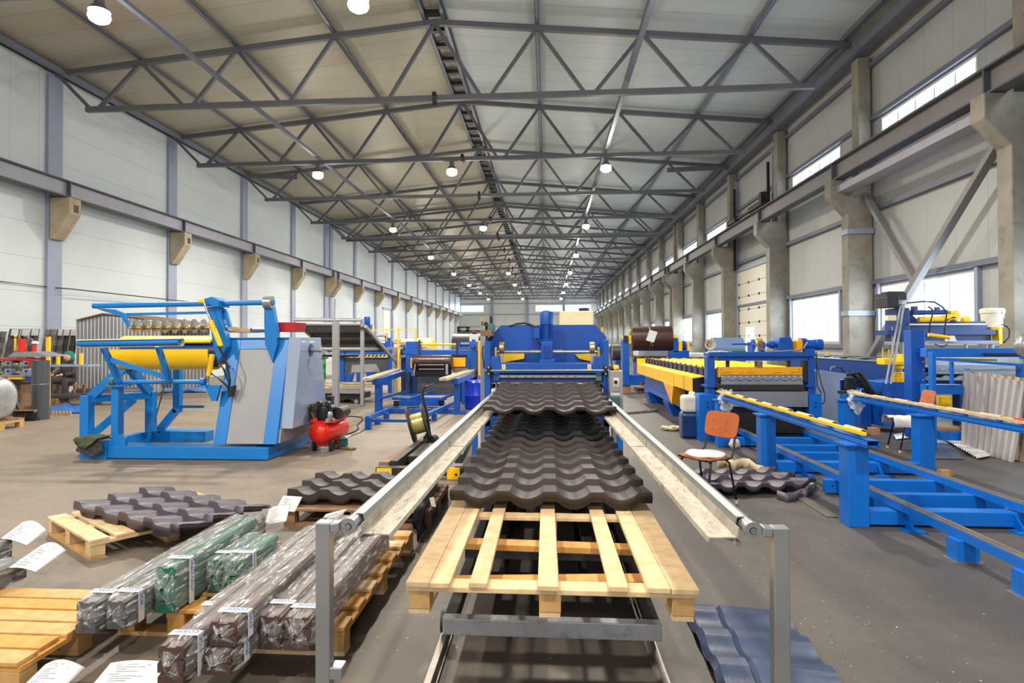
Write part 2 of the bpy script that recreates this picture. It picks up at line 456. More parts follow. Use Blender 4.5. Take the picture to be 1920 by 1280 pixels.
# roof panels as two slopes
ZR, ZE = 11.18, 9.92      # underside of the panels at the ridge and at the eaves
def roof(x_e, name, mat):
    m = MB(); s = 1 if x_e > RIDGE_X else -1
    m.prism([(RIDGE_X, ZR), (x_e, ZE), (x_e, ZE + .15), (RIDGE_X, ZR + .15)], 'y', -16, WALL_END + .2)
    return struct(m.build(name, mat))
roof(WALL_L - .3, 'ceiling_left', 'roof_left'); roof(WALL_R + .3, 'ceiling_right', 'roof_right')
struct(MB().box(WALL_L - .2, WALL_L, -16, WALL_END, 0, 10.0).build('wall_left', 'wall_left'))

def wall_with_holes(y0, y1, z0, z1, holes, x0, x1, m):
    """vertical wall slab between x0 and x1 with rectangular holes (ya, yb, za, zb), sorted along y, split in columns"""
    ys = sorted({y0, y1} | {h[0] for h in holes} | {h[1] for h in holes})
    for a, b in zip(ys[:-1], ys[1:]):
        cut = sorted([(h[2], h[3]) for h in holes if h[0] <= a + 1e-6 and h[1] >= b - 1e-6]); z = z0
        for c, d in cut:
            if c > z: m.box(x0, x1, a, b, z, c)
            z = d
        if z < z1: m.box(x0, x1, a, b, z, z1)
holesR = []; WIN = []
for k in range(-2, 15):
    y0 = 17.79 + 6 * k
    if k != 1: WIN.append((y0 + 1.8, y0 + 5.5, 1.5, 3.02))
    WIN.append((y0 + 1.7, y0 + 5.4, 6.5, 7.52)) if k != 1 else None
m = MB(); wall_with_holes(-16, WALL_END, 0, 10.0, WIN, WALL_R, WALL_R + .15, m)
struct(m.build('wall_right', 'wall_right'))
for i, (a, b, c, d) in enumerate(WIN):
    fr = MB(); t = .05; x0, x1 = WALL_R - .02, WALL_R + .12
    fr.box(x0, x1, a, b, c, c + t).box(x0, x1, a, b, d - t, d).box(x0, x1, a, a + t, c + t, d - t).box(x0, x1, b - t, b, c + t, d - t)
    n = 4 if d < 4 else 5
    for j in range(1, n):
        y = a + (b - a) * j / n; fr.box(x0 + .03, x1 - .03, y - .02, y + .02, c + t, d - t)
    w = struct(fr.build('window_%d' % (i + 1), 'whitepaint'))
    g = MB().box(WALL_R + .05, WALL_R + .06, a + t, b - t, c + t, d - t).build('pane', 'glass', w)
# end wall with three windows
ew = MB(); WE = [(-15.0, -10.9, 6.7, 7.95), (-1.95, 2.85, 6.7, 7.95), (3.1, 7.8, 6.7, 7.95)]
xs = sorted({WALL_L, WALL_R} | {w[0] for w in WE} | {w[1] for w in WE})
for a, b in zip(xs[:-1], xs[1:]):
    hit = [w for w in WE if w[0] <= a + 1e-6 and w[1] >= b - 1e-6]
    if hit: ew.box(a, b, WALL_END, WALL_END + .15, 0, hit[0][2]).box(a, b, WALL_END, WALL_END + .15, hit[0][3], 11)
    else: ew.box(a, b, WALL_END, WALL_END + .15, 0, 11)
struct(ew.build('wall_end', 'wall_end'))
for i, (a, b, c, d) in enumerate(WE):
    fr = MB(); t = .09; y0, y1 = WALL_END - .03, WALL_END + .12
    fr.box(a, b, y0, y1, c, c + t).box(a, b, y0, y1, d - t, d).box(a, a + t, y0, y1, c + t, d - t).box(b - t, b, y0, y1, c + t, d - t)
    w = struct(fr.build('window_%d' % (len(WIN) + i + 1), 'whitepaint'))
    MB().box(a + t, b - t, WALL_END + .05, WALL_END + .06, c + t, d - t).build('pane', 'glass', w)
tr = MB()
for x in (-9.45, -3.3, 3.0): tr.box(x - .22, x + .22, WALL_END - .4, WALL_END, 0, 9.6)
struct(tr.build('trim_1', 'clad'))
tr = MB()
for z in (4.2, 6.3, 8.2, 9.0): tr.box(WALL_L, WALL_R, WALL_END - .15, WALL_END - .02, z - .08, z + .08)
struct(tr.build('trim_2', 'clad'))
# girts on the right wall
tr = MB()
for z in (1.38, 3.14, 5.12, 7.62, 9.1): tr.box(WALL_R - .13, WALL_R - .005, -16, WALL_END, z - .06, z + .06)
struct(tr.build('trim_3', 'purlin'))
# posts framing the windows
tr = MB()
for k in range(-2, 15):
    y0 = 17.79 + 6 * k
    for y in (y0 + 1.72, y0 + 5.56): tr.box(WALL_R - .1, WALL_R - .005, y - .05, y + .05, 1.4, 3.1)
struct(tr.build('trim_4', 'clad'))
# first bay of the left wall above the crane beam carries upright panels
struct(MB().box(WALL_L, WALL_L + .03, -16, 17.5, 6.3, 9.9).build('trim_5', 'wall_upright'))

# sectional gate in the right wall, third bay
gy0, gy1 = 24.9, 29.5
g = MB()
for i in range(8): g.box(WALL_R - .1, WALL_R - .03, gy0, gy1, i * .59 + .006, (i + 1) * .59 - .006)
gate = struct(g.build('door_1', wall_panels('gate_panel', (224, 220, 206), 'Z', .59, .1)))
MB().box(WALL_R - .13, WALL_R - .1, 27.2, 28.3, .9, 2.15).build('door_window', emit('glowing_gate_pane', (.9, .95, 1, 1), 1.2), gate)  # pane glows by emission, standing in for daylight through it
h = MB()
for i in range(1, 8):
    for j in range(4): h.box(WALL_R - .14, WALL_R - .1, gy0 + .3 + j * 1.33, gy0 + .36 + j * 1.33, i * .59 - .05, i * .59 + .05)
h.build('hinge', 'dark', gate)
fr = MB(); fr.box(WALL_R - .16, WALL_R - .005, gy0 - .15, gy0, 0, 9).box(WALL_R - .16, WALL_R - .005, gy1, gy1 + .15, 0, 9).box(WALL_R - .16, WALL_R - .005, gy0, gy1, 4.72, 4.86)
fr.build('door_frame', 'clad', gate)
fr = MB()
for y in (gy0 + .1, gy1 - .1): fr.box(WALL_R - .3, WALL_R - .2, y - .04, y + .04, 4.8, 8.6)
fr.cyl((WALL_R - .45, gy0 - .1, 7.0), (WALL_R - .45, gy1 + .1, 7.0), .06).cyl((WALL_R - .45, gy0, 7.0), (WALL_R - .45, gy0 + 1.6, 7.0), .13).cyl((WALL_R - .45, gy1 - 1.2, 7.0), (WALL_R - .45, gy1, 7.0), .13)
fr.box(WALL_R - .65, WALL_R - .3, gy0 - .25, gy0, 6.9, 7.35)
fr.build('lift_shaft', 'dark', gate)

# columns of the right wall
def column_r(y):
    d = .19; m = MB()
    m.prism([(8.28, 0), (8.92, 0), (8.92, 9.35), (8.59, 9.35), (8.59, 5.98), (7.83, 5.98), (7.83, 5.53), (8.28, 5.03)], 'y', y - d, y + d)
    return m
YC = [5.79, 11.79] + Y_TRUSS
base_r = struct(column_r(0).build('column', 'concrete', bevel=.02)); base_r.location = (0, YC[0], 0)
for y in YC[1:]:
    o = base_r.copy(); COL.objects.link(o); o.location = (0, y, 0)
# steel straps round one column
for z in (1.0 + 1.3, 4.55):
    s = MB(); y = 17.79
    s.box(8.25, 8.95, y - .23, y - .2, z - .07, z + .07).box(8.25, 8.275, y - .2, y + .2, z - .07, z + .07)
    tag(recentre(s.build('column_strap', 'clad'), (8.6, y, z)), ('upper' if z > 4 else 'lower') + ' grey steel strap around the braced concrete column', 'strap')

# columns of the left wall: clad pilasters with concrete corbels
pil = MB().box(WALL_L, -15.05, -.28, .28, 0, 9.75).build('column_clad', 'clad', bevel=.01); struct(pil); pil.location = (0, 17.9, 0)
cb = MB().prism([(-15.04, 5.98), (-14.4, 5.98), (-14.4, 5.5), (-14.93, 4.72), (-15.04, 4.72)], 'y', -.24, .24)
cb.build('corbel', 'corbel', pil, local=True, bevel=.02)
MB().box(-14.402, -14.39, -.06, .12, 5.55, 5.78).build('steel_plate', 'dark', pil, local=True)
for y in [-.1, 5.9, 11.9] + [t + .11 for t in Y_TRUSS[1:]]:
    dup(pil, (0, y, 0))

# crane beams
def crane_beam(x, name, mat):
    o = struct(MB().box(x - .012, x + .012, -16, WALL_END - .5, 6.02, 6.46).build(name, mat))
    MB().box(x - .15, x + .15, -16, WALL_END - .5, 6.46, 6.5).build('top_flange', 'beamtop', o)
    MB().box(x - .15, x + .15, -16, WALL_END - .5, 5.985, 6.02).build('bottom_flange', 'beamtop', o)
    for y in YC:
        MB().box(x - .14, x + .14, y - .02, y + .02, 6.02, 6.46).build('stiffener', 'beamtop', o)
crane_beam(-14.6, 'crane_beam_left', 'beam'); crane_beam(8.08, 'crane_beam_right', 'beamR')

# roof trusses
def make_truss():
    t = thing('roof_truss', 'nearest grey steel roof truss across the whole hall', 'roof truss', (RIDGE_X, 0, 9.0), 0, 'grey steel roof trusses under the ceiling')
    O = Vector((RIDGE_X, 0, 0))
    zt = lambda x: 10.98 - 1.12 * abs(x) / 11.73 - .08
    zl = 8.67
    for s in (-1, 1):
        MB().bar(O + Vector((0, 0, zt(0))), O + Vector((s * 11.73, 0, zt(11.73))), .15, .16).build('top_chord', 'steelgrey', t, bevel=.008)
        MB().bar(O + Vector((s * .03, 0, zl)), O + Vector((s * 10.74, 0, zl)), .15, .15).build('bottom_chord', 'steelgrey', t, bevel=.008)
        nodes = [(11.6, zt(11.6) - .1), (10.5, zl), (9, 0), (7.5, zl), (6, 0), (4.5, zl), (3, 0), (1.5, zl), (0, 0)]
        for i in range(8):
            (xa, za), (xb, zb) = nodes[i], nodes[i + 1]
            za = za or zt(xa); zb = zb or zt(xb)
            sh = .13
            if i == 0: xb += sh * .7
            elif za == zl: xa -= sh
            else: xb += sh
            w = .085 if i == 0 else .10
            MB().bar(O + Vector((s * xa, 0, za)), O + Vector((s * xb, 0, zb)), w, w).build('web_diagonal', 'steelgrey', t)
    MB().lathe([(.2, -.05), (.2, .05)], O + Vector((0, 0, zl)), 'x', 8).build('splice_flange', 'dark', t)
    return t
tr0 = make_truss()
o = dup(tr0, (RIDGE_X, 11.79, 9.0), None, 'grey roof truss crossing just above the upper edge of the photo')
for i, y in enumerate(Y_TRUSS):
    if i < 9:
        lab = {4: 'fifth grey steel roof truss, front one of the close pair', 5: 'sixth grey steel roof truss, rear one of the close pair'}.get(i, ORD[i] + (' grey steel roof truss counted from the camera' if i else ' grey steel roof truss, largest under the roof'))
    else: lab = 'distant grey steel roof truss near the end wall'
    o = tr0 if i == 0 else dup(tr0)
    o.location = (RIDGE_X, y, 9.0); o['label'] = lab
# purlins
pu = 0
for x in (-11.9, -9, -6, -3, -.28, .28, 3, 6, 9, 11.55):
    z = 10.98 - 1.12 * abs(x) / 11.73 + .01; X = RIDGE_X + x; m = MB()
    m.box(X - .06, X + .06, -16, WALL_END, z, z + .012).box(X - .065, X - .05, -16, WALL_END, z, z + .19).box(X - .05, X + .06, -16, WALL_END, z + .178, z + .19).box(X + .048, X + .06, -16, WALL_END, z, z + .05)
    struct(m.build('roof_purlin', 'purlin'))
m = MB()
for k in range(110): m.box(RIDGE_X - .25, RIDGE_X + .25, -1.2 + k * .98, -1.02 + k * .98, 10.97, 11.1)
struct(m.build('ridge_spacers', 'dark'))
# eave struts
struct(MB().box(-14.75, -14.6, -16, WALL_END, 9.72, 9.87).box(-14.95, -14.75, -16, WALL_END, 9.85, 9.95).build('eave_strut_left', 'purlin'))
struct(MB().box(8.45, 8.75, -16, WALL_END, 9.4, 9.62).build('eave_strut_right', 'purlin'))
# corner braces of the roof beside the third truss
for s, nm in ((-1, 'left'), (1, 'right')):
    for y in (29.6, 53.7, 77.6):
        p = Vector((RIDGE_X + s * (11.45 if s < 0 else 11.75), y - .35, 9.75 if s < 0 else 9.6)); q = Vector((RIDGE_X + s * 8.9, y - .3, 9.62 if s < 0 else 9.55))
        b = MB().bar(p, q, .14, .2).build('eave_brace', 'steelgrey')
        tag(recentre(b, p), 'short dark brace arm at the %s eave, %s of three' % (nm, {29.6: 'nearest', 53.7: 'middle', 77.6: 'farthest'}[y]), 'brace')
# bracing along the right wall
def br(p, q, w, lab):
    tag(recentre(MB().bar(p, q, w, w * .8).build('diagonal_brace', 'beamR', bevel=.01), p), lab, 'brace')
br((8.72, 17.55, 5.55), (8.72, 15.3, 2.95), .16, 'short grey brace from the strapped column down to the long brace')
br((8.55, 12.05, 5.5), (8.55, 17.5, .7), .17, 'long grey diagonal brace rising across the large bright window')
m = MB().box(8.0, 8.06, 12.0, 17.6, 5.62, 5.8).box(8.06, 8.42, 12.0, 17.6, 5.62, 5.66)
tag(recentre(m.build('catwalk_channel', 'beam'), (8, 14.8, 5.6)), 'pale channel ledge under the nearest right crane beam', 'channel')
# high-bay lamps and their conduits
def make_lamp():
    t = thing('high_bay_lamp', 'x', 'lamp', (0, 0, LAMP_Z), 0, 'high bay lamps hanging from the trusses')
    MB().lathe([(.02, .30), (.09, .28), (.1, .12), (.15, .06), (.21, -.02), (.2, -.02), (.14, .05), (.05, .06)], (0, 0, LAMP_Z), 'z', 20).build('housing', 'steelgrey', t, smooth=True)
    MB().lathe([(.02, .04), (.12, .0), (.19, -.06), (.21, -.13), (.18, -.20), (.10, -.25), (.02, -.26)], (0, 0, LAMP_Z), 'z', 24).build('lens', 'lampglow', t, smooth='all')
    MB().cyl((0, 0, LAMP_Z + .29), (0, 0, 8.598), .015).build('hook', 'dark', t)
    return t
lamp0 = make_lamp(); rows = {-9.0: 'left', -3.65: 'middle', 2.3: 'right'}; cnt = {}
for i, (x, y) in enumerate(LAMPS):
    o = lamp0 if i == 0 else dup(lamp0)
    o.location = (x, y, LAMP_Z); r = rows[x]; cnt[r] = cnt.get(r, -1) + 1
    o['label'] = 'glowing high bay lamp, %s in the %s row' % (ORD[cnt[r]], r)
for x, nm in ((-9.0, 'left'), (2.3, 'right')):
    m = MB().box(x - .06, x + .06, -16, WALL_END - 1, 8.82, 8.92)
    tag(recentre(m.build('lamp_conduit', 'purlin'), (x, 20, 8.85)), 'long grey conduit above the %s row of lamps' % nm, 'conduit')
# ------------------------------------------------------------------ roofing tile sheets
def tile_mesh(w, length, wave=.042, step=.026, period=None, module=.35, nper=4, lip=True, sag=None, flat=False):
    """local: x across, y along (front edge at y=0), z up"""
    m = MB(); period = period or w / (nper + .3)
    us = []
    for k in range(nper + 1):
        for u in (0, .02, .29, .31, .38, .46, .56, .655, .75, .85, .93, .98):
            x = (k + u) * period
            if x <= w + 1e-6: us.append(x)
    def zx(x):
        u = (x / period) % 1.0
        if u < .3: return wave
        if flat: return wave * max(0, 1 - (u - .3) / .1) if u < .6 else wave * max(0, (u - .93) / .07)
        return wave * (1 - math.sin(math.pi * (u - .3) / .7) ** .75)
    rows = []; nm = int(math.ceil(length / module - 1e-6))
    if lip: rows.append((0.0, 0.0))
    for j in range(nm):
        rows.append((j * module + (.004 if j or lip else 0), step)); rows.append((j * module + .05, step * .93))
        rows.append((j * module + module * .55, step * .42)); rows.append((min(length, (j + 1) * module - .002), 0.0))
    nx = len(us); vs = []
    for (y, dz) in rows:
        for x in us:
            s = sag(x, y) if sag else 0
            vs.append((x - w / 2, y, zx(x) + dz + s))
    fs = [(j * nx + i, j * nx + i + 1, (j + 1) * nx + i + 1, (j + 1) * nx + i) for j in range(len(rows) - 1) for i in range(nx - 1)]
    m.add(vs, fs); return m
def tile_sheet(m, name, mat, loc, rz, label, cat='roofing sheet', group=None, tilt=0):
    o = m.build(name, mat, None, smooth=True, solid=.004); o.location = loc; o.rotation_euler = (tilt, 0, rz)
    return tag(o, label, cat, group)

# ------------------------------------------------------------------ centre: pallet, pile, guides
t = thing('long_pallet', 'long new pine pallet under the brown tile sheets, nearest to the camera', 'pallet', (0.01, 2.56, .41))
x0, x1, Y0, Y1 = -.59, .61, 2.56, 7.8
zt = .55
for a, b in ((x0, x0 + .098), (x0 + .1, x0 + .185), (-.325, -.25), (-.04, .045), (.25, .33), (x1 - .205, x1 - .112), (x1 - .11, x1)):
    MB().box(a, b, Y0 + random.uniform(-.012, .012), Y1, zt - .023, zt).build('deck_board', 'pine', t, bevel=.003)
for y in (Y0 + .01, 3.62, 4.6, 5.6, 6.48):
    MB().box(x0, x1 - .02, y, y + .1, zt - .046, zt - .0235).build('cross_board', 'pine', t, bevel=.003)
    for x in (x0 + .008, -.035, x1 - .105):
        MB().box(x, x + .09, y, y + .1, zt - .118, zt - .0465).build('block', 'pineyellow', t, bevel=.003)
for x in (x0 + .008, -.035, x1 - .105):
    MB().box(x, x + .088, Y0 + .012, Y1, zt - .141, zt - .1185).build('skid_board', 'pine', t, bevel=.003)
MB().bar((x0 + .12, 2.86, zt - .118), (x1 - .14, 2.86, zt - .086), .1, .03).build('warped_board', 'amberwood', t)
MB().bar((x0 + .12, 3.32, zt - .085), (x1 - .12, 3.32, zt - .1), .1, .03).build('warped_board', 'amberwood', t)

base = tile_mesh(1.2, 4.55, .044, .034)
for i in range(4):
    o = tile_sheet(base, 'tile_sheet', 'tile', (.02 + random.uniform(-.004, .004), 3.68 + .006 * (3 - i), zt + .0035 + .0095 * i), 0,
               ['bottom sheet of the brown tile pile on the long pallet', 'second sheet from the bottom in the brown tile pile on the long pallet',
                'second sheet from the top in the brown tile pile on the long pallet', 'top brown tile sheet of the pile on the long pallet'][i], group='brown tile sheets on the long pallet')
# fresh sheet leaving the press, carried by the two side guides
o = tile_sheet(tile_mesh(1.2, 2.45, .044, .034), 'tile_sheet', 'tile', (.025, 5.58, .885), 0, 'freshly pressed brown tile sheet sliding out of the blue press onto the guides', tilt=.042)

def guide(s):
    side = 'left' if s < 0 else 'right'
    near = at(655, 985, 2.3) if s < 0 else at(1410, 993, 2.3)
    far = at(934, 731, 7.75) if s < 0 else at(1118, 731, 7.75)
    t = thing('sheet_guide', side + ' long grey guide rail with an inner ledge beside the pile of tile sheets', 'guide rail', near, 0, 'guide rails beside the tile pile')
    d = (far - near).normalized(); i = Vector((-s, 0, 0)); up = Vector((0, 0, 1))
    def P(l, a, z): return near + (far - near) * l + i * a + up * z
    MB().pipe(near, far, .027, .022, 20).build('pivot_tube', 'galv', t, smooth=True)
    MB().pipe(near - d * .012, near + d * .01, .031, .013, 24).build('end_flange', 'galv', t, smooth=True)
    MB().cyl(near - d * .016, near + d * .02, .0105, n=16).build('pivot_pin', 'steel', t, smooth=True)
    def strip(prof, name, mat, l0=0.012, l1=1):
        n = len(prof); m = MB()
        vs = [P(l0, a, z) for a, z in prof] + [P(l1, a, z) for a, z in prof]
        m.add(vs, [(k, (k + 1) % n, n + (k + 1) % n, n + k) for k in range(n)] + [tuple(range(n)), tuple(range(n, 2 * n))])
        return m.build(name, mat, t)
    strip([(.004, .03), (.035, .028), (.04, .0), (.037, -.003), (.03, .024), (.004, .026)], 'cover_angle', 'galv')
    for k in range(3):
        a, b = .004 + k / 3.0, (k + 1) / 3.0
        strip([(.038, .0), (.043, .0), (.048, -.034), (.148, -.037), (.152, -.055), (.149, -.055), (.145, -.041), (.043, -.038)], 'ledge_plate', M['ledge'], a, b - .001)
    strip([(.03, -.055), (.046, -.055), (.046, -.071), (.03, -.071)], 'support_tube', 'galv', .006, 1)
    for l in (.015, .24, .46, .68, .9):
        m = MB(); m.bar(P(l, .038, -.02), P(l, .038, -.062), .014, .016); m.bar(P(l, .04, -.064), P(l, .11, -.041), .012, .012, (0, 1, 0)); m.build('bracket', 'galv', t)
    m = MB(); m.bar(P(.62, .0, -.05), P(.62, .0, 0) - up * P(.62, 0, 0).z, .05, .05, (0, 1, 0)); m.bar(P(.62, .0, -.075), P(.62, .08, -.075), .04, .03); m.build('support_post', 'railblue', t)
    # stand
    c = P(0, -.095, 0)
    st = thing('guide_stand', 'grey square post carrying the near end of the %s guide rail' % side, 'stand', (c.x, c.y, 0), 0, 'grey posts of the guide rails')
    MB().bar((c.x, near.y, 0.012), (c.x, near.y, near.z + .015), .056, .05, (0, 1, 0)).build('post', 'galv', st, bevel=.004)
    MB().bar((c.x + .028 * s * -1, near.y, near.z - .004), near - i * .032, .05, .034).build('arm', 'galv', st, bevel=.004)
    MB().box(c.x - .08, c.x + .08, near.y - .08, near.y + .08, 0, .012).build('foot_plate', 'galv', st)
    if s < 0: MB().box(c.x + .028, c.x + .075, near.y - .03, near.y + .03, .29, .335).build('clamp', 'galv', st, bevel=.004)
def ledge_mat():
    n = NT('dusty_ledge_metal'); f = n.noise(7, 6, .75, (3, 1, 1)); g = n.noise(40, 4, .7, (1, .3, 1))
    col = n.ramp(f, [(.3, lin((132, 124, 108))), (.7, lin((188, 182, 168)))])
    col = n.mix(n.ramp(g, [(.55, (0, 0, 0, 1)), (.72, (.7,) * 3 + (1,))]), col, lin((78, 66, 50)))
    return n.set(col, .6, .15)
M['ledge'] = ledge_mat()
guide(-1); guide(1)

# transport cart below the pallet and its rails
for x, nm in ((-.53, 'left'), (.52, 'right')):
    m = MB().box(x - .03, x + .03, .8, 7.4, 0, .012).box(x - .012, x + .012, .8, 7.4, .012, .045)
    tag(recentre(m.build('floor_rail', 'railtop'), (x, 3, 0)), nm + ' steel floor rail under the long pine pallet', 'rail', 'floor rails under the long pallet')
t = thing('pallet_cart', 'low dark lift cart with a pale front bar carrying the long pallet', 'cart', (0, 4.4, .05))
MB().box(-.50, .53, 2.93, 2.99, .155, .235).build('front_bar', paint('scuffed_bar', (150, 152, 158), .5, .3, .15, 4, (40, 38, 36), .7), t, bevel=.006)
for x in (-.5, .47):
    MB().box(x, x + .06, 2.99, 6.5, .16, .23).build('side_tube', 'dark', t, bevel=.005)
for y in (3.5, 4.6, 5.8):
    MB().box(-.44, .47, y, y + .07, .165, .225).build('cross_tube', 'dark', t)
for x in (-.25, .2):
    m = MB().bar((x, 3.53, .2), (x, 4.9, .37), .05, .06).bar((x + .06, 4.9, .2), (x + .06, 3.55, .37), .05, .06); m.build('scissor_arm', 'dark', t)
MB().box(-.46, .49, 3.45, 3.52, .34, .408).box(-.46, .49, 5.7, 5.78, .34, .408).box(-.3, -.24, 3.52, 5.7, .35, .405).box(.2, .26, 3.52, 5.7, .35, .405).build('lift_frame', 'dark', t)
for x in (-.53, .52):
    for y in (3.2, 6.2): MB().cyl((x - .02, y, .1), (x + .02, y, .1), .055, n=18).build('wheel', 'dark', t)

# ------------------------------------------------------------------ the tile press
YP = 7.9
t = thing('tile_press', 'big deep blue tile press with an upright motor at the end of the guides', 'press', (0.02, YP, 0))
for a, b, c in ((908, 920, -1), (1131, 1143, 1)):
    PB(a, 640 if c < 0 else 637, b, 900, YP, YP + .55).build('upright', 'blue', t, bevel=.006)
m = MB(); ppoly(m, [(912, 668), (935, 668), (936, 681), (1114, 681), (1115, 668), (1139, 668), (1139, 699), (912, 699)], YP + .02, YP + .4); m.build('ram_beam', 'blue', t, bevel=.004)
m = MB(); ppoly(m, [(913, 700), (913, 636), (940, 609.5), (1115, 608.5), (1137, 631), (1137, 700)], YP + .62, YP + .66); m.build('back_plate', 'blue', t)
m = MB(); pcyl(m, 931, 659.5, 1121, 659.5, YP + .2, .021, 18); pcyl(m, 995, 659.5, 1055, 659.5, YP + .2, .028, 18); m.build('drive_shaft', 'steel', t, smooth=True)
for x in (941, 1110):
    c = at(x, 652, YP + .2); MB().cyl(c - Vector((.032, 0, 0)), c + Vector((.032, 0, 0)), .078, n=28).build('eccentric', 'brass', t, smooth=True, bevel=.004)
    MB().bar(c - Vector((0, 0, .07)), c - Vector((0, 0, .19)), .035, .05).build('push_rod', 'steel', t)
for x in (929, 1122.5): PB(x - 2, 651, x + 2.5, 668, YP + .15, YP + .28).build('bearing_block', 'brass', t, bevel=.004)
mo = MB(); c = at(1025, 660, YP + .22)
g = PB(1014.5, 640, 1037, 674, YP + .08, YP + .36).build('gearbox', 'blue', t, bevel=.012)
f = MB()
for k in range(5): pbox(f, 1018 + k * 3.3, 648, 1019.6 + k * 3.3, 672, YP + .06, YP + .08)
f.build('rib', 'blue', g)
PB(1011, 673.5, 1040.5, 681, YP + .05, YP + .4).build('motor_base', 'blue', t, bevel=.004)
zz = lambda y: at(1025, y, YP + .22).z
cx = at(1025, 620, YP + .22)
mb = MB().lathe([(.076, zz(641)), (.08, zz(636)), (.072, zz(635)), (.072, zz(608))], (cx.x, cx.y, 0), 'z', 24)
for k in range(28):
    an = k * 2 * math.pi / 28; d = Vector((math.cos(an), math.sin(an), 0))
    mb.bar(Vector((cx.x, cx.y, zz(634.5))) + d * .078, Vector((cx.x, cx.y, zz(608))) + d * .078, .004, .016, (d.x, d.y, 0))
mt = mb.build('motor', 'blue', t, smooth=True)
MB().lathe([(.089, zz(608)), (.09, zz(587)), (.082, zz(584.5)), (.03, zz(582)), (.005, zz(582))], (cx.x, cx.y, 0), 'z', 28).build('fan_cowl', 'blue', mt, smooth=True)
PB(1001, 614, 1012, 634, YP + .15, YP + .27).build('terminal_box', 'blue', mt, bevel=.006)
MB().path([at(1006, 634, YP + .2), at(1010, 642, YP + .2), at(1016, 650, YP + .2)], .012).build('cable', 'black', mt)
m = MB(); m.path([at(955, 611, YP + .6), at(968, 607, YP + .6), at(982, 605.5, YP + .6), at(995, 608, YP + .6), at(1008, 613, YP + .45)], .014); m.build('cable', 'black', t)
m = MB(); pcyl(m, 910, 694.5, 1141, 694, YP - .05, .014, 14); m.build('balance_rod', 'steel', t, smooth=True)
for x in (916, 1136):
    b = PB(x - 3.5, 686, x + 3.5, 703, YP - .075, YP).build('rod_bearing', 'black', t, bevel=.006)
    for y in (688.5, 701): m = MB(); c = at(x, y, YP - .09); m.cyl(c, c + Vector((0, .03, 0)), .012, n=10); m.build('bolt', 'brass', b)
PB(920, 701, 1131, 717, YP + .06, YP + .3).build('die_holder', 'navy', t, bevel=.004)
b = PB(934, 702.5, 1118, 708, YP + .02, YP + .06).build('clamp_bar', 'galv', t, bevel=.003)
m = MB()
for k in range(10):
    c = at(938 + k * 15.6, 705.5, YP + .01); m.cyl(c, c + Vector((0, .02, 0)), .008, n=6)
m.build('bolt', 'dark', b)
pr = [at(937, 716, YP + .05), at(1117, 716, YP + .05)]
m = MB(); N = 60; xs = [pr[0].x + (pr[1].x - pr[0].x) * k / N for k in range(N + 1)]
prof = [(x, pr[0].z) for x in xs] + [(x, pr[0].z - .012 - .032 * abs(math.sin(math.pi * (k / N) * 4.6 + .4)) ** 1.5) for k, x in reversed(list(enumerate(xs)))]
m.prism(prof, 'y', YP + .05, YP + .2); m.build('wavy_die', 'brownwood', t)
for x in (930.5, 1122.5):
    m = MB(); pcyl(m, x, 714, x, 740, YP + .1, .017, 14); m.build('guide_column', 'steel', t, smooth=True)
    PB(x - 5.5, 699, x + 6, 714, YP + .02, YP + .2).build('column_bush', 'teal' if x > 1000 else 'blue', t, bevel=.006)
PB(922, 733, 1130, 768, YP + .05, YP + .5).build('lower_bed', 'navy', t)
PB(921, 729, 935, 745, YP - .02, YP + .3).build('guide_bracket', 'whitepaint', t); PB(1118, 729, 1131, 745, YP - .02, YP + .3).build('guide_bracket', 'whitepaint', t)
MB().box(-.72, .74, 8.32, 8.5, .1, .98).build('added_dark_backing', 'black', t)  # black box added to cover the bright floor showing under the press
for a, b in ((941, 948), (1101.5, 1108.5)):
    pl = PB(a, 683, b, 693, YP + .012, YP + .02).build('warning_plate', 'whitepaint', t)
    c = at((a + b) / 2, 688, YP + .011)
    tri = MB().prism([(c.x - .021, c.z - .03), (c.x + .021, c.z - .03), (c.x + .021, c.z - .012), (c.x - .021, c.z - .012)], 'y', c.y - .001, c.y + .001).prism([(c.x - .021, c.z - .008), (c.x + .021, c.z - .008), (c.x, c.z + .03)], 'y', c.y - .001, c.y + .001).build('sticker', 'yellow', pl)
    MB().prism([(c.x - .002, c.z - .002), (c.x + .002, c.z - .002), (c.x + .004, c.z + .012), (c.x - .002, c.z + .012)], 'y', c.y - .003, c.y - .0015).build('sign_mark', 'black', pl)
for x in (905.5, 1145.5):
    m = MB(); m.path([at(x, 648, YP + .1), at(x - 1, 662, YP + .05), at(x + 1, 676, YP), at(x + 2, 690, YP)], .008); m.build('hose', 'black', t)
PB(908, 780, 1143, 800, YP, YP + .6).build('lower_tie', 'blue', t)
# yellow housings behind the shaft
m = MB(); ppoly(m, [(934, 662), (983, 662), (983, 672), (940, 680), (936, 678)], YP + .56, YP + .6); ppoly(m, [(1078, 664), (1118, 662), (1118, 680), (1086, 672)], YP + .56, YP + .6); m.build('side_cover', 'yellow', t)
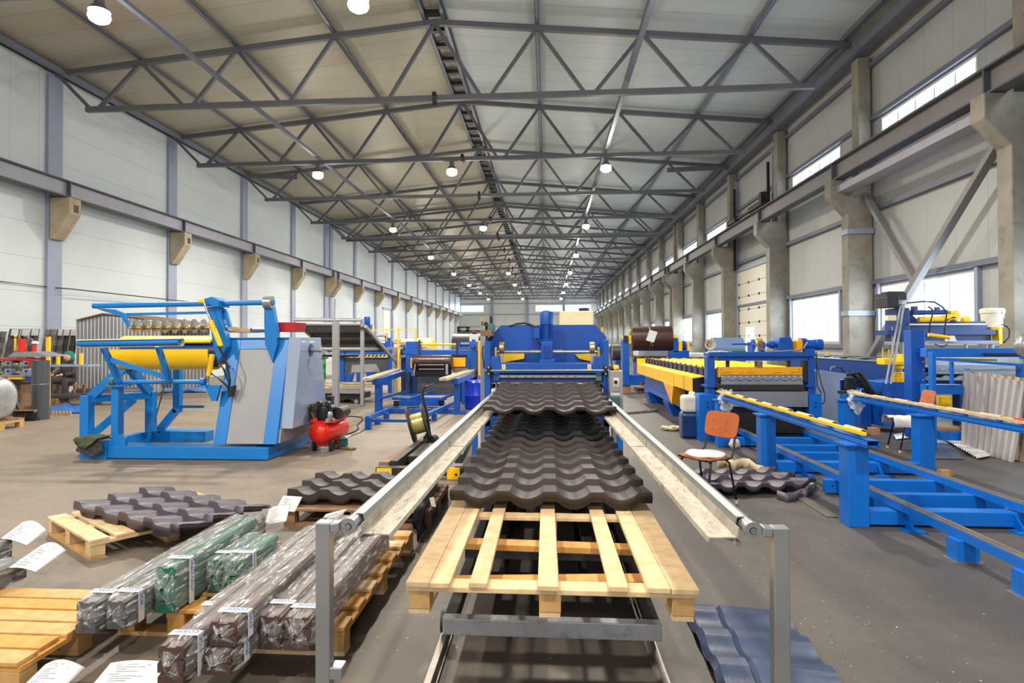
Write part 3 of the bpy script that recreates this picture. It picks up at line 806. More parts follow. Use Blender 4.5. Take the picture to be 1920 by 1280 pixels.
# grey switch cabinet left of the press with a hydraulic unit on top
t = thing('switch_cabinet', 'narrow grey cabinet between the blue press and the brown roll table', 'cabinet', (at(905, 700, 8.15).x, 8.15, 0))
PB(900.5, 630, 911, 900, 8.1, 8.5).build('body', 'grey', t, bevel=.006)
m = MB()
for y in (769, 781):
    c = at(906, y, 8.09); m.cyl(c, c + Vector((0, .03, 0)), .012, n=10)
m.build('valve', 'brass', t)
bx = PB(900.5, 619, 922, 630, 8.12, 8.55); tag(recentre(bx.build('wooden_box', 'brownwood', bevel=.006), at(910, 630, 8.3)), 'brown box lying on the grey cabinet beside the press', 'box')
t = thing('hydraulic_unit', 'small pump unit with gauge and teal block on the brown box', 'pump', at(913, 619, 8.3))
PB(914.5, 606, 926.5, 619, 8.2, 8.4).build('valve_block', 'teal', t, bevel=.006)
m = MB(); pcyl(m, 921, 607, 921, 593, 8.3, .02, 14); m.build('solenoid', 'black', t)
PB(900.5, 611, 910, 619, 8.2, 8.45).build('pump_body', 'grey', t, bevel=.006)
m = MB(); pcyl(m, 904, 611, 904, 600, 8.3, .008); m.build('pipe', 'dark', t)
c = at(904, 598.5, 8.3); MB().cyl(c - Vector((0, .015, 0)), c + Vector((0, .015, 0)), .027, n=18).build('gauge', 'cardboard', t)
m = MB(); c = at(911.5, 608, 8.25); m.cyl(c - Vector((0, .03, 0)), c + Vector((0, .05, 0)), .033, n=16); pcyl(m, 911.5, 619, 911.5, 608, 8.28, .02); m.build('motor', 'dark', t, smooth=True)
# control box right of the press
t = thing('control_box', 'light grey control box with a black rotary switch right of the press', 'control box', (at(1155, 773, 7.75).x, 7.75, 0))
PB(1143.5, 695, 1168.5, 772, 7.62, 7.9).build('body', 'grey', t, bevel=.008)
PB(1150, 708, 1161, 724, 7.612, 7.62).build('switch_plate', 'whitepaint', t)
c = at(1154.5, 716, 7.6); MB().cyl(c - Vector((0, .02, 0)), c + Vector((0, .02, 0)), .022, n=18).build('rotary_switch', 'black', t)
PB(1149, 725, 1161, 734, 7.612, 7.62).build('label_plate', 'steel', t)
PB(1146, 736.5, 1162, 741, 7.615, 7.62).build('paper_label', 'paper', t)
m = PB(1145, 744, 1163, 766, 7.55, 7.62)
for k in range(6): pbox(m, 1146 + k * 2.8, 745, 1147.2 + k * 2.8, 765, 7.54, 7.55)
m.build('motor', 'teal', t)
PB(1148, 773, 1164, 900, 7.7, 7.85).build('pedestal', 'grey', t)
t = thing('emergency_stop_unit', 'yellow and black pendant with a red button on the grey control box', 'switch', at(1150, 695, 7.75))
m = MB(); pcyl(m, 1143, 691, 1160, 689, 7.75, .035); m.build('body', 'yellow', t, smooth=True)
m = MB(); pcyl(m, 1142.5, 691, 1150, 690, 7.75, .037); m.build('grip', 'black', t, smooth=True)
m = MB(); pcyl(m, 1158, 695, 1158, 691, 7.72, .014); m.build('button', 'red', t)
# ------------------------------------------------------------------ the blue decoiler on the left
t = thing('decoiler', 'big bright blue decoiler with a yellow drum and grey panels on the left', 'decoiler', (-4.9, 8.6, 0))
YB = 7.87
PB(199, 836, 503, 862, YB, YB + .3).build('base_beam', 'azure', t, bevel=.006)
a = at(503, 862, YB)
MB().box(a.x - .30, a.x - .002, YB + .302, 9.5, .0, .218).build('base_beam', 'azure', t, bevel=.006)
q = on_floor(271, 832); PB(271, 808, 385, 832, 9.3, 9.55).build('base_beam', 'azure', t, bevel=.006)
PB(150, 831, 199, 862, YB - .02, YB + .32).build('base_foot', 'azure', t, bevel=.006)
PB(150, 834, 165, 862, YB, 9.2).build('side_beam', 'azure', t)
# housing: front leans back
xl, xr, zt_, zb_ = -4.41, -3.55, 1.60, .21
def lean(x, z, off=0.0): return Vector((x, 7.9 + (z - zb_) / (zt_ - zb_) * .42 + off, z))
def slab(xa, xb, za, zc, off, thick, name, mat, xa2=None, xb2=None):
    xa2 = xa if xa2 is None else xa2; xb2 = xb if xb2 is None else xb2
    f = [lean(xa, za, off), lean(xb, za, off), lean(xb2, zc, off), lean(xa2, zc, off)]
    b = [p + Vector((0, thick, 0)) for p in f]
    m = MB().add(f + b, [(0, 1, 2, 3), (7, 6, 5, 4), (0, 4, 5, 1), (1, 5, 6, 2), (2, 6, 7, 3), (3, 7, 4, 0)])
    return m.build(name, mat, t, bevel=.004)
slab(xl, xl + .17, zb_, zt_, 0, .2, 'front_leg', 'azure')
slab(xr - .18, xr, zb_, zt_, 0, .2, 'front_leg', 'azure')
slab(xl + .17, xr - .18, zb_, 1.46, .012, .03, 'front_panel', 'grey')
slab(xl + .17, xr - .18, 1.46, zt_, 0, .2, 'top_beam', 'azure')
m = MB(); pr = [(7.93, .22), (9.5, .22), (9.1, zt_), (8.35, zt_)]; m.prism(pr, 'x', xl + .05, xr - .02); m.build('housing', 'grey', t)
MB().box(xl, xr + .04, 8.3, 9.12, zt_, zt_ + .02).build('top_plate', 'azure', t)
m = MB(); m.prism([(8.02, .40), (9.32, .40), (9.06, 1.62), (8.3, 1.62)], 'x', xr, xr + .17); m.build('side_cover', 'palegrey', t, bevel=.006)
m = MB(); m.prism([(7.95, .22), (9.45, .22), (9.4, .40), (8.0, .40)], 'x', xr - .02, xr + .03); m.build('lower_side_panel', 'grey', t)
c = at(563, 656, 8.66); c.x = xr + .17
MB().cyl(c, c + Vector((.012, 0, 0)), .085, n=24).build('shaft_hole', 'navy', t)
sh = MB().cyl(c, c + Vector((.17, 0, 0)), .034, n=18).build('air_joint', 'galv', t, smooth=True)
MB().path([c + Vector((.15, 0, -.02)), c + Vector((.2, .05, -.08)), c + Vector((.22, .1, -.12)), c + Vector((.12, .1, -.13))], .008).build('air_hose', 'black', sh)
MB().box(-3.40, -3.36, 8.55, 8.6, 1.27, 1.3).build('fitting', 'steel', t)
MB().box(-3.38, -3.30, 9.3, 9.42, .3, .72).build('terminal_panel', 'black', t)
# tall arms
m = MB(); ppoly(m, [(495, 559), (505, 556), (511, 575), (519, 622), (519, 645), (511, 680), (497, 646), (495, 610)], 8.2, 8.3)
ar = m.build('press_arm', 'azure', t, bevel=.005)
c = at(503, 567, 8.2); MB().cyl(c - Vector((.05, 0, 0)), c + Vector((.06, 0, 0)), .088, n=28).cyl(c + Vector((.06, 0, 0)), c + Vector((.075, 0, 0)), .045, n=18).build('arm_flange', 'galv', ar, smooth=True)
MB().cyl(c + Vector((.06, 0, 0)), c + Vector((.079, 0, 0)), .04, n=18).build('arm_hub', 'azure', ar, smooth=True)
m = MB(); ppoly(m, [(388, 575), (411, 574), (414, 600), (423, 628), (425, 650), (408, 680), (398, 640), (393, 600)], 8.15, 8.27); ar2 = m.build('press_arm', 'azure', t, bevel=.005)
m = MB(); ppoly(m, [(382, 560), (396, 556), (402, 558), (411, 563), (409, 575), (399, 574), (384, 566)], 8.05, 8.35); m.build('arm_bracket', 'azure', ar2, bevel=.004)
m = MB(); pbar(m, 411, 579, 423, 583, 8.25, .05); pbar(m, 423, 583, 431, 612, 8.25, .05); m.build('tensioner', 'azure', ar2)
c = at(424, 613, 8.25); MB().cyl(c - Vector((.03, 0, 0)), c + Vector((.04, 0, 0)), .045, n=18).build('roller', 'galv', ar2, smooth=True)
m = MB(); pcyl(m, 395, 601, 414, 649, 8.02, .034, 16); cy = m.build('hydraulic_cylinder', 'yellow', t, smooth=True)
m = MB(); pcyl(m, 381, 563, 395, 601, 8.02, .014, 12); m.build('piston_rod', 'steel', cy, smooth=True)
c = at(378.5, 564, 8.02); m = MB(); m.cyl(c - Vector((.03, 0, 0)), c + Vector((.03, 0, 0)), .035, n=16); m.build('rod_eye', 'yellow', cy)
m = MB(); pcyl(m, 398, 664, 391, 704, 8.0, .034, 16); cy = m.build('hydraulic_cylinder', 'yellow', t, smooth=True)
m = MB(); pcyl(m, 391, 704, 388, 714, 8.0, .016, 12); m.build('piston_rod', 'steel', cy, smooth=True)
for k, (sx, sy) in enumerate(((409, 649), (413, 651), (404, 668), (396, 700))):
    e = (428 + k, 736); m = MB(); b = 14 - 3 * k
    m.path([at(sx, sy, 7.98), at(sx + (e[0] - sx) * .45 + b * .45, sy + (e[1] - sy) * .35, 7.93), at(sx + (e[0] - sx) * .8 + b * .5, sy + (e[1] - sy) * .7, 7.95), at(*e, 7.98)], .012); m.build('hydraulic_hose', 'rubber', t)
m = MB(); ppoly(m, [(431, 725), (437, 723), (433, 744), (426, 744)], 7.96, 8.06); m.build('hose_socket', 'black', t)
# upper bars and the disc shaft
m = MB(); pcyl(m, 175, 573.5, 496, 567, 8.2, .036, 18); m.build('upper_tube', 'azure', t, smooth=True)
m = MB(); pbar(m, 228, 589.5, 386, 586, 8.3, .03, .036); m.build('lower_bar', 'azure', t)
m = MB(); ppoly(m, [(180, 578), (214, 580), (232, 587), (243, 612), (241, 617), (226, 592), (200, 585)], 8.22, 8.26); m.build('end_bracket', 'azure', t)
m = MB(); pcyl(m, 243, 614.5, 392, 613, 8.24, .024, 14); ds = m.build('disc_shaft', 'brass', t, smooth=True)
for k in range(8):
    x = 255 + k * 18.2
    c = at(x, 611, 8.24); MB().lathe([(.02, -.012), (.098, -.004), (.1, .0), (.098, .004), (.02, .012)], c, 'x', 28).build('slitting_disc', 'steel', ds, smooth=True)
    c = at(x + 7, 614, 8.24); MB().lathe([(.02, -.03), (.028, -.03), (.028, -.014), (.034, -.012), (.037, 0), (.034, .012), (.028, .014), (.028, .03), (.02, .03)], c, 'x', 18).build('spacer_ring', 'brass', ds, smooth=True)
# drum
def arc(m, x0, x1, c, r, a0, a1, th, n=16):
    pr = [(c.y - r * math.cos(a0 + (a1 - a0) * k / n), c.z + r * math.sin(a0 + (a1 - a0) * k / n)) for k in range(n + 1)]
    pr += [(c.y - (r - th) * math.cos(a0 + (a1 - a0) * k / n), c.z + (r - th) * math.sin(a0 + (a1 - a0) * k / n)) for k in range(n, -1, -1)]
    return m.prism(pr, 'x', x0, x1)
c = at(300, 661, 8.55); xa, xb = at(213, 661, 8.4).x, at(396, 661, 8.4).x; r = .245
arc(MB(), xa + .08, xb, c, r, math.radians(38), math.radians(128), .03).build('drum_segment', 'yellow', t, smooth=True)
arc(MB(), xa, xb, c, r, math.radians(12), math.radians(-88), .03).build('drum_segment', 'yellow', t, smooth=True)
arc(MB(), xa, xb, c, r, math.radians(142), math.radians(262), .03).build('drum_segment', 'yellow', t, smooth=True)
MB().cyl((xa + .1, c.y, c.z), (xb + .3, c.y, c.z), .17, n=20).build('drum_core', 'navy', t, smooth=True)
# loading arm in front
m = MB(); pcyl(m, 146.5, 644, 336, 641, 7.6, .036, 20); la = m.build('loading_bar', 'azure', t, smooth=True)
m = MB(); A0, A1 = at(146, 644, 7.6), at(342, 641, 7.6); n = 14
pr = [(A0.y + .05 * math.sin(math.radians(-38 + k * 235 / n)) , .05 * math.cos(math.radians(-38 + k * 235 / n))) for k in range(n + 1)]
vs = [(A0.x - .005, y, A0.z + z) for y, z in pr] + [(A1.x, y, A1.z + z) for y, z in pr]
m.add(vs, [(k, k + 1, n + 2 + k, n + 1 + k) for k in range(n)]); m.build('bar_liner', 'boardwood', la, solid=.006)
m = MB(); pbar(m, 194, 651, 224, 716, 7.68, .05, .07, 7.95); pbar(m, 296, 648, 318, 714, 7.68, .05, .07, 7.95); pbar(m, 207, 674, 314, 708, 7.78, .05, .06, 7.93); m.build('loading_frame', 'azure', t)
m = MB(); pcyl(m, 216, 716.5, 384, 715.5, 7.98, .028, 14); m.build('pivot_tube', 'azure', t, smooth=True)
for x in (211, 381):
    c = at(x, 715, 7.98); m = MB(); m.cyl(c - Vector((.03, 0, 0)), c + Vector((.03, 0, 0)), .05, n=16).box(c.x - .07, c.x + .07, c.y - .05, c.y + .05, c.z - .07, c.z - .045); m.build('pillow_block', 'teal' if x < 300 else 'azure', t)
m = MB(); ppoly(m, [(384, 722), (413, 722), (405, 752), (396, 752)], 7.95, 8.0); m.build('arm_support', 'azure', t)
# posts and left frame
PB(208, 724, 221, 822, 7.93, 8.05).build('post', 'azure', t, bevel=.004)
PB(203, 722.5, 227, 725, 7.88, 8.1).build('post_cap', 'azure', t)
m = MB(); ppoly(m, [(204, 831), (210, 815), (229, 814), (235, 822), (235, 836), (204, 836)], 7.9, 7.94); ppoly(m, [(204, 831), (210, 815), (229, 814), (235, 822), (235, 836), (204, 836)], 8.05, 8.09); m.build('post_foot', 'azure', t)
A, B = on_floor(163, 823, .18), on_floor(283, 808, .2); zt2 = .80
m = MB().bar(A, A + Vector((0, 0, zt2 - .18)), .13, .13, (0, 1, 0)); m.build('post', 'azure', t, bevel=.004)
m = MB().bar(B, B + Vector((0, 0, zt2 - .2)), .12, .12, (0, 1, 0)); m.build('post', 'azure', t, bevel=.004)
m = MB().bar(A + Vector((0, 0, zt2 - .23)), B + Vector((0, 0, zt2 - .25)), .11, .1); m.build('frame_beam', 'azure', t)
m = MB().bar(A + Vector((.05, .05, .06)), B + Vector((-.06, -.3, zt2 - .28)), .08, .1); m.build('frame_brace', 'azure', t)
dc = Vector((xa + .12, c.y if False else 8.55, 1.17))
m = MB().bar(A + Vector((.02, .05, zt2 - .2)), Vector((xa + .1, 8.5, 1.2)), .09, .12).bar(B + Vector((0, -.05, zt2 - .2)), Vector((xa + .1, 8.62, 1.18)), .09, .12); m.build('drum_strut', 'azure', t)
PB(324, 688, 336, 773, 9.3, 9.4).build('rear_post', 'azure', t)
m = MB(); pbar(m, 331, 768, 298, 808, 9.35, .1); pbar(m, 336, 762, 382, 762, 9.35, .04); m.build('rear_brace', 'azure', t)
m = MB(); pcyl(m, 309, 720, 290, 790, 9.2, .012); m.build('support_rod', 'brownwood', t)
# things lying on the decoiler
m = MB()
def rag(fn, nu, nv, amp, seed):
    rnd = random.Random(seed); ph = [rnd.uniform(0, 6.28) for _ in range(6)]
    def g(u, v):
        p = fn(u, v); w = amp * (math.sin(7 * u + ph[0]) * math.cos(6 * v + ph[1]) + .6 * math.sin(15 * u + 9 * v + ph[2]) + .4 * math.sin(21 * v - 11 * u + ph[3]))
        return p + Vector((w * .4, -abs(w), w * .5))
    return MB().grid(g, nu, nv)
def drape(u, v):
    a = at(148 + 50 * u, 824, 7.9); b = at(150 + 47 * u, 862, 7.79)
    if v < .3: return Vector((a.x, 7.82 + .25 * (1 - v / .3), .27))
    k = (v - .3) / .7; return Vector((a.x + (b.x - a.x) * k, 7.80 - .02 * k, .27 - k * (.24 * (1 - .45 * abs(u - .5) * 2)))) 
o = rag(drape, 22, 16, .02, 3).build('dark_jacket', 'dark_cloth', smooth='all', solid=.01); tag(recentre(o, at(174, 840, 7.9)), 'dark jacket hanging from the left foot of the blue decoiler', 'jacket')
def drape2(u, v):
    a = at(150 + 44 * u, 822, 7.85); k = max(0, v - .35) / .65
    return Vector((a.x, 7.77 + (.25 * (1 - v / .35) if v < .35 else -.02 * k), .30 - k * .15 * (1 - abs(u - .45) * 1.6)))
o = rag(drape2, 22, 14, .022, 5).build('khaki_cloth', 'khaki', smooth='all', solid=.01); tag(recentre(o, at(174, 830, 7.85)), 'khaki cloth lying over the dark jacket on the decoiler foot', 'cloth')
m = MB(); m.prism([(-3.66, zt_ + .02), (-3.34, zt_ + .02), (-3.32, zt_ + .17), (-3.68, zt_ + .17)], 'y', 8.35, 8.7)
m = MB(); q0, q1, q2, q3 = at(521, 622, 8.34), at(553, 622, 8.34), at(556, 604, 8.34), at(517, 604, 8.34)
m.prism([(p.x, p.z) for p in (q0, q1, q2, q3)], 'y', 8.34, 8.7); o = m.build('parts_tray', 'darkred', bevel=.008); tag(recentre(o, (q0.x + .1, 8.5, q0.z)), 'dark red tray standing on top of the decoiler housing', 'tray')
m = MB(); c = at(471, 618.5, 8.38); m.pipe(c, c + Vector((.26, .35, 0)), .034, .024, 18); o = m.build('cardboard_core', 'galv', smooth=True); tag(recentre(o, c), 'short grey tube lying on the top beam of the decoiler', 'tube')
for k, (a, b) in enumerate(((428, 445), (446, 469))):
    o = PB(a, 619, b, 623, 8.36 + .02 * k, 8.7).build('wooden_block', 'pineyellow', bevel=.005); tag(recentre(o, at((a + b) / 2, 623, 8.45)), 'flat wood offcut on the decoiler beam, %s one' % ('left' if k == 0 else 'right'), 'wood', 'wood offcuts on the decoiler beam')

# ------------------------------------------------------------------ red compressor
t = thing('air_compressor', 'red wheeled air compressor with a black motor beside the decoiler', 'compressor', (-3.1, 8.75, 0))
c0 = at(597, 812, 8.45); c1 = Vector((c0.x + .12, 9.25, c0.z + .0)); d = (c1 - c0).normalized(); R = .155
def along(s): return c0 + d * s
prof = [(.01, -.07), (.06, -.062), (.11, -.04), (.14, -.012), (R, .03), (R, .62), (.14, .66), (.10, .69), (.01, .7)]
m = MB().lathe(prof, (0, 0, 0), 'y', 28); rot = Vector((0, 1, 0)).rotation_difference(d).to_matrix().to_4x4()
m.xf(Matrix.Translation(c0) @ rot); m.build('tank', 'red', t, smooth='all')
m = MB().cyl(along(-.075), along(-.06), .012); m.build('drain_plug', 'darkred', t)
top = c0.z + R
MB().box(c0.x - .12, c0.x + .2, 8.5, 9.1, top - .02, top + .01).box(c0.x - .13, c0.x - .11, 8.48, 9.1, top - .02, top + .03).build('motor_plate', 'red', t, bevel=.004)
m = MB().lathe([(.10, 0), (.115, .04), (.115, .16), (.10, .2), (.105, .21), (.09, .23)], (c0.x + .03, 8.62, top + .01), 'z', 16)
for k in range(5): m.lathe([(.09, .0), (.125, .005), (.125, .012), (.09, .017)], (c0.x + .03, 8.62, top + .05 + k * .03), 'z', 16)
m.build('pump', 'black', t, smooth=True)
MB().cyl((c0.x + .12, 8.55, top + .17), (c0.x + .12, 8.72, top + .17), .05, n=16).cyl((c0.x + .1, 8.5, top + .25), (c0.x + .1, 8.6, top + .25), .035, n=14).cyl((c0.x - .02, 8.5, top + .25), (c0.x - .02, 8.6, top + .25), .035, n=14).build('air_filter', 'black', t, smooth=True)
MB().cyl((c0.x + .20, 8.66, top + .10), (c0.x + .20, 9.0, top + .10), .085, n=20).build('electric_motor', 'black', t, smooth=True)
MB().lathe([(.03, 0), (.045, .03), (.04, .1), (.03, .12)], (c0.x + .13, 8.55, top + .02), 'z', 14).build('bowl_filter', 'galv', t, smooth=True)
MB().path([(c0.x - .12, 8.56, top + .22), (c0.x - .14, 8.56, top + .12), (c0.x - .12, 8.6, top + .03)], .014).build('copper_pipe', 'brass', t, smooth=True)
MB().box(c0.x - .165, c0.x - .14, 8.55, 8.95, top - .05, top + .24).build('belt_guard', 'black', t, bevel=.01)
MB().box(c0.x + .1, c0.x + .16, 8.46, 8.5, top - .01, top + .05).cyl((c0.x + .13, 8.44, top + .02), (c0.x + .13, 8.46, top + .02), .02, n=14).build('pressure_gauge', 'galv', t)
for x in (c0.x - .12, c0.x + .13):
    w = MB().lathe([(.03, -.022), (.066, -.022), (.078, -.012), (.078, .012), (.066, .022), (.03, .022)], (x, 8.62, .078), 'x', 22).build('wheel', 'rubber', t, smooth=True)
    MB().cyl((x - .024, 8.62, .078), (x + .024, 8.62, .078), .035, n=14).build('hub', 'black', w)
MB().cyl((c0.x - .12, 8.62, .078), (c0.x + .13, 8.62, .078), .012, n=10).box(c0.x - .08, c0.x + .09, 8.58, 8.64, .08, .16).build('axle', 'red', t)
MB().box(c0.x + .02, c0.x + .08, 9.02, 9.06, 0, .17).build('rear_foot', 'red', t)
m = MB()
for k in range(6): m.lathe([(.07, -.006), (.08, 0), (.07, .006)], (c0.x + .22, 8.85, .05 + .02 * k), 'z', 18)
o = m.build('hose_coil', 'teal', smooth=True); tag(recentre(o, (c0.x + .22, 8.85, .05)), 'coiled teal air hose behind the red compressor wheel', 'hose')
g = lambda a, b: on_floor(a, b, .012)
o = MB().path([g(632, 818), g(645, 815), g(662, 810), g(672, 804), g(670, 796), g(680, 787), g(678, 782), g(660, 780), g(640, 781)], .012).build('floor_hose', 'rubber', smooth=True); tag(recentre(o, g(660, 805)), 'black hose snaking over the floor right of the compressor', 'hose')
o = MB().path([g(634, 824), g(655, 817), g(672, 811), g(684, 804), g(682, 799)], .014).build('floor_hose', 'galv', smooth=True); tag(recentre(o, g(660, 815)), 'pale hose curving over the floor next to the black hose', 'hose')
a, b = on_floor(628, 836, .02), on_floor(664, 841, .02); o = MB().bar(a, b, .09, .03).build('wood_offcut', 'brownwood', bevel=.004); tag(recentre(o, a), 'flat piece of wood on the floor behind the compressor wheel', 'wood')
for k, (a, b, c_, d_) in enumerate(((617, 853, 629, 846), (624, 853, 633, 848))):
    o = MB().bar(on_floor(a, b, .008), on_floor(c_, d_, .008), .014, .014).build('metal_strip', 'galv'); tag(recentre(o, on_floor(a, b, .008)), 'short pale strip on the floor before the compressor, %s one' % ('left' if k == 0 else 'right'), 'strip', 'pale strips before the compressor')
# ------------------------------------------------------------------ wire spool on a barrow
t = thing('wire_spool', 'black wire reel with yellowish wire standing on a barrow beside the left guide', 'reel', (-1.95, 8.9, 0))
def pt(a, b, Y=8.9): return at(a, b, Y)
ax0, ax1 = pt(771, 797), pt(797, 790); ax1.y += .03
for c, n_ in ((ax0, 0), (ax1, 1)):
    d = (ax1 - ax0).normalized(); r = .29 if n_ == 0 else .26
    MB().cyl(c - d * .012, c + d * .012, r, n=36).build('flange', 'black', t, smooth=True)
    m = MB(); m.lathe([(r - .02, -.016), (r, -.016), (r, .016), (r - .02, .016)], (0, 0, 0), 'x', 36)
    m.xf(Matrix.Translation(c) @ Vector((1, 0, 0)).rotation_difference(d).to_matrix().to_4x4()); m.build('rim', 'rubber', t, smooth=True)
MB().cyl(ax0, ax1, .15, n=28).build('wire_coil', 'amber', t, smooth=True)
MB().cyl(ax0 - (ax1 - ax0) * .15, ax1 + (ax1 - ax0) * .4, .02).build('axle', 'dark', t)
m = MB(); m.path([pt(812, 720), pt(799, 724), pt(793, 730), pt(793, 745), pt(801, 775), pt(806, 812), pt(812, 832)], .018, 10); m.build('handle', 'black', t, smooth=True)
m = MB(); m.bar(pt(778, 809), pt(806, 800), .02, .06).bar(pt(800, 812), pt(808, 836), .05, .05); m.build('barrow_frame', 'black', t)
m = MB(); c = pt(799, 826); m.cyl(c - Vector((.03, 0, 0)), c + Vector((.03, 0, 0)), .075, n=20); c = pt(810, 826); m.cyl(c - Vector((.02, 0, 0)), c + Vector((.03, .1, 0)), .075, n=20); m.build('wheel', 'rubber', t, smooth=True)
m = MB(); m.path([pt(777, 822), pt(782, 832), pt(790, 842), pt(800, 850)], .008); m.build('loose_wire', 'amber', t)

# low dark carriage with yellow end plates under the left guide
t = thing('floor_carriage', 'low dark carriage with yellow end plates half hidden under the left guide rail', 'carriage', (-1.4, 7.3, 0))
a = on_floor(706, 893); b = on_floor(866, 905)
yF = 6.95
PB(704, 876, 868, 893, yF, yF + .12).build('front_beam', 'dark', t, bevel=.004)
for x0, x1, nm in ((706, 734, 0), (838, 862, 1)):
    p = PB(x0, 878 if nm == 0 else 877, x1, 893 if nm == 0 else 902, yF - .02, yF - .004).build('end_plate', 'yellow', t)
    c = at(x1 - 7, 889.5, yF - .021); MB().cyl(c, c + Vector((0, -.004, 0)), .014, n=14).build('bolt_hole', 'black', p)
m = MB(); m.bar(at(738, 872, 7.1), at(800, 822, 9.4), .09, .10).bar(at(860, 860, 7.1), at(885, 815, 9.4), .09, .10); m.build('side_beam', 'dark', t)
m = MB(); m.bar(at(720, 870, 7.15), at(772, 838, 9.0), .12, .05); m.build('top_board', 'brownwood', t)
PB(765, 855, 800, 866, 7.6, 8.6).build('deck', 'dark', t)
for x in (720, 850): m = MB(); c = at(x, 893, yF + .06); m.cyl(c - Vector((.04, 0, -.0)), c + Vector((.04, 0, 0)), .05, n=14); m.build('wheel', 'dark', t)

# ------------------------------------------------------------------ roll table with the brown roller
Y1 = 13.2; Y2 = 15.8
t = thing('slitting_machine', 'blue machine with a dark brown roller and open table frame left of the press', 'machine', (-2.8, 14.5, 0))
for a, b in ((702.5, 714), (851, 861)): PB(a, 714, b, 776, Y1, Y1 + .16).build('table_post', 'blue', t, bevel=.004)
PB(712, 766, 855, 775, Y1 + .02, Y1 + .14).build('floor_beam', 'blue', t)
PB(848, 772, 872, 777, Y1 - .1, Y1 + .2).build('foot_plate', 'blue', t)
for a, b, c, d in ((703, 716, 757, 698), (853, 715, 893, 699)):
    MB().bar(at(a, b, Y1 - .25), at(c, d, 16.2), .13, .12).build('table_rail', 'blue', t)
for a, b, c, d in ((687, 711, 745, 694), (832, 711, 890, 694)):
    m = MB()
    for k in (-.06, .05): m.bar(at(a, b, Y1 - .9) + Vector((k, .1 * k, 0)), at(c, d, 16.2) + Vector((k, 0, .02)), .07, .05)
    m.build('rail_pad', 'boardwood', t)
m = MB(); m.cyl(at(832, 711, 12.6), at(846, 705, 13.5), .035, n=14); m.build('rail_tube', 'galv', t)
for a, b in ((684, 694.5), ): PB(a, 782, b, 805, 10.75, 10.87).build('track_foot', 'blue', t)
PB(702, 784, 712, 797, 11.4, 11.5).build('track_foot', 'blue', t); PB(809, 775, 818, 788, 12.0, 12.1).build('track_foot', 'blue', t); PB(719, 774, 728, 786, 12.2, 12.3).build('track_foot', 'blue', t)
m = MB(); m.bar(at(689, 784, 10.8), at(745, 762, 14.4), .07, .08).bar(at(801, 778, 11.6), at(858, 752, 14.6), .07, .08); m.build('track_beam', 'blue', t)
m = MB(); pbar(m, 690, 788, 768, 789, 10.9, .03, .05); m.build('track_tie', 'blue', t)
for a, b, c, d in ((708, 748, 765, 733), (766, 748, 815, 733), (825, 748, 852, 738)): m = MB(); m.bar(at(a, b, 13.0), at(c, d, 15.2), .05, .05); m.build('fork_bar', 'blue', t)
m = PB(735, 745, 836, 750, 13.8, 13.95); pbox(m, 748, 751, 822, 761, 13.7, 14.5); pbox(m, 745, 738, 845, 741, 15, 15.1); m.build('lift_carriage', 'blue', t)
for x in (744, 828):
    c = at(x, 756, 13.9); MB().cyl(c - Vector((.06, 0, 0)), c + Vector((.06, 0, 0)), .055, n=16).build('carriage_wheel', 'dark', t, smooth=True)
PB(757, 656, 895, 665, Y2, Y2 + .4).build('top_beam', 'blue', t, bevel=.006)
PB(761, 640, 784, 657, Y2 + .02, Y2 + .38).build('side_block', 'blue', t, bevel=.006)
PB(761, 664, 771, 720, Y2, Y2 + .5).build('upright', 'blue', t); PB(876, 664, 895, 708, Y2, Y2 + .6).build('upright', 'blue', t, bevel=.006)
PB(868, 672, 880, 700, Y2 - .02, Y2 + .3).build('side_block', 'blue', t)
PB(858, 706, 895, 768, Y2, Y2 + .3).build('lower_column', 'navy', t)
for a, b in ((855, 860), (866, 876), (880, 886)): PB(a, 706, b, 766, Y2 - .6, Y2 - .5).build('lower_column', 'blue' if a > 860 else 'dark', t)
for a, b in ((752, 758), (765, 769)): PB(a, 697, b, 740, Y2 - .3, Y2 - .2).build('lower_column', 'dark', t)
PB(768, 704, 785, 742, Y2 - .1, Y2 + .3).build('lower_column', 'navy', t)
for a, b, c, d in ((769.5, 671, 777, 689.5), (847, 670.5, 872.5, 687.5)): PB(a, b, c, d, Y2 - .1, Y2 + .1).build('yellow_box', 'orange_yellow', t, bevel=.004)
c0, c1 = at(779, 678, Y2 - .25), at(844, 678, Y2 - .25)
MB().cyl(c0, c1, .17, n=28).build('roller', 'brown', t, smooth=True)
for x in (777.5, 845): m = MB(); c = at(x, 679, Y2 - .25); m.cyl(c - Vector((.03, 0, 0)), c + Vector((.03, 0, 0)), .19, n=24); m.build('roller_cheek', 'dark', t, smooth=True)
m = MB()
for y in (673.5, 683.8, 692): pcyl(m, 785, y, 833, y, Y2 - .47, .012, 8)
m.build('guide_rod', 'galv', t)
for a, b, c, d in ((779, 682, 776, 702), (838, 682, 838, 702)): m = MB(); pbar(m, a, b, c, d, Y2 - .5, .06, .03); m.build('chute_side', 'galv', t)
PB(782, 706, 851, 738, Y2 - .15, Y2 - .1).build('hanging_sheet', 'charcoal', t); PB(778, 690, 846, 706, Y2 - .1, Y2).build('exit_slot', 'black', t)
m = MB(); pcyl(m, 787, 645.6, 857, 645.6, Y2 + .1, .026, 14); m.build('yellow_tube', 'yellow', t, smooth=True)
for x in (786, 856.5): PB(x - 1.4, 637, x + 1.4, 668, Y2 - .02, Y2 + .05).build('strut_plate', 'dark', t)
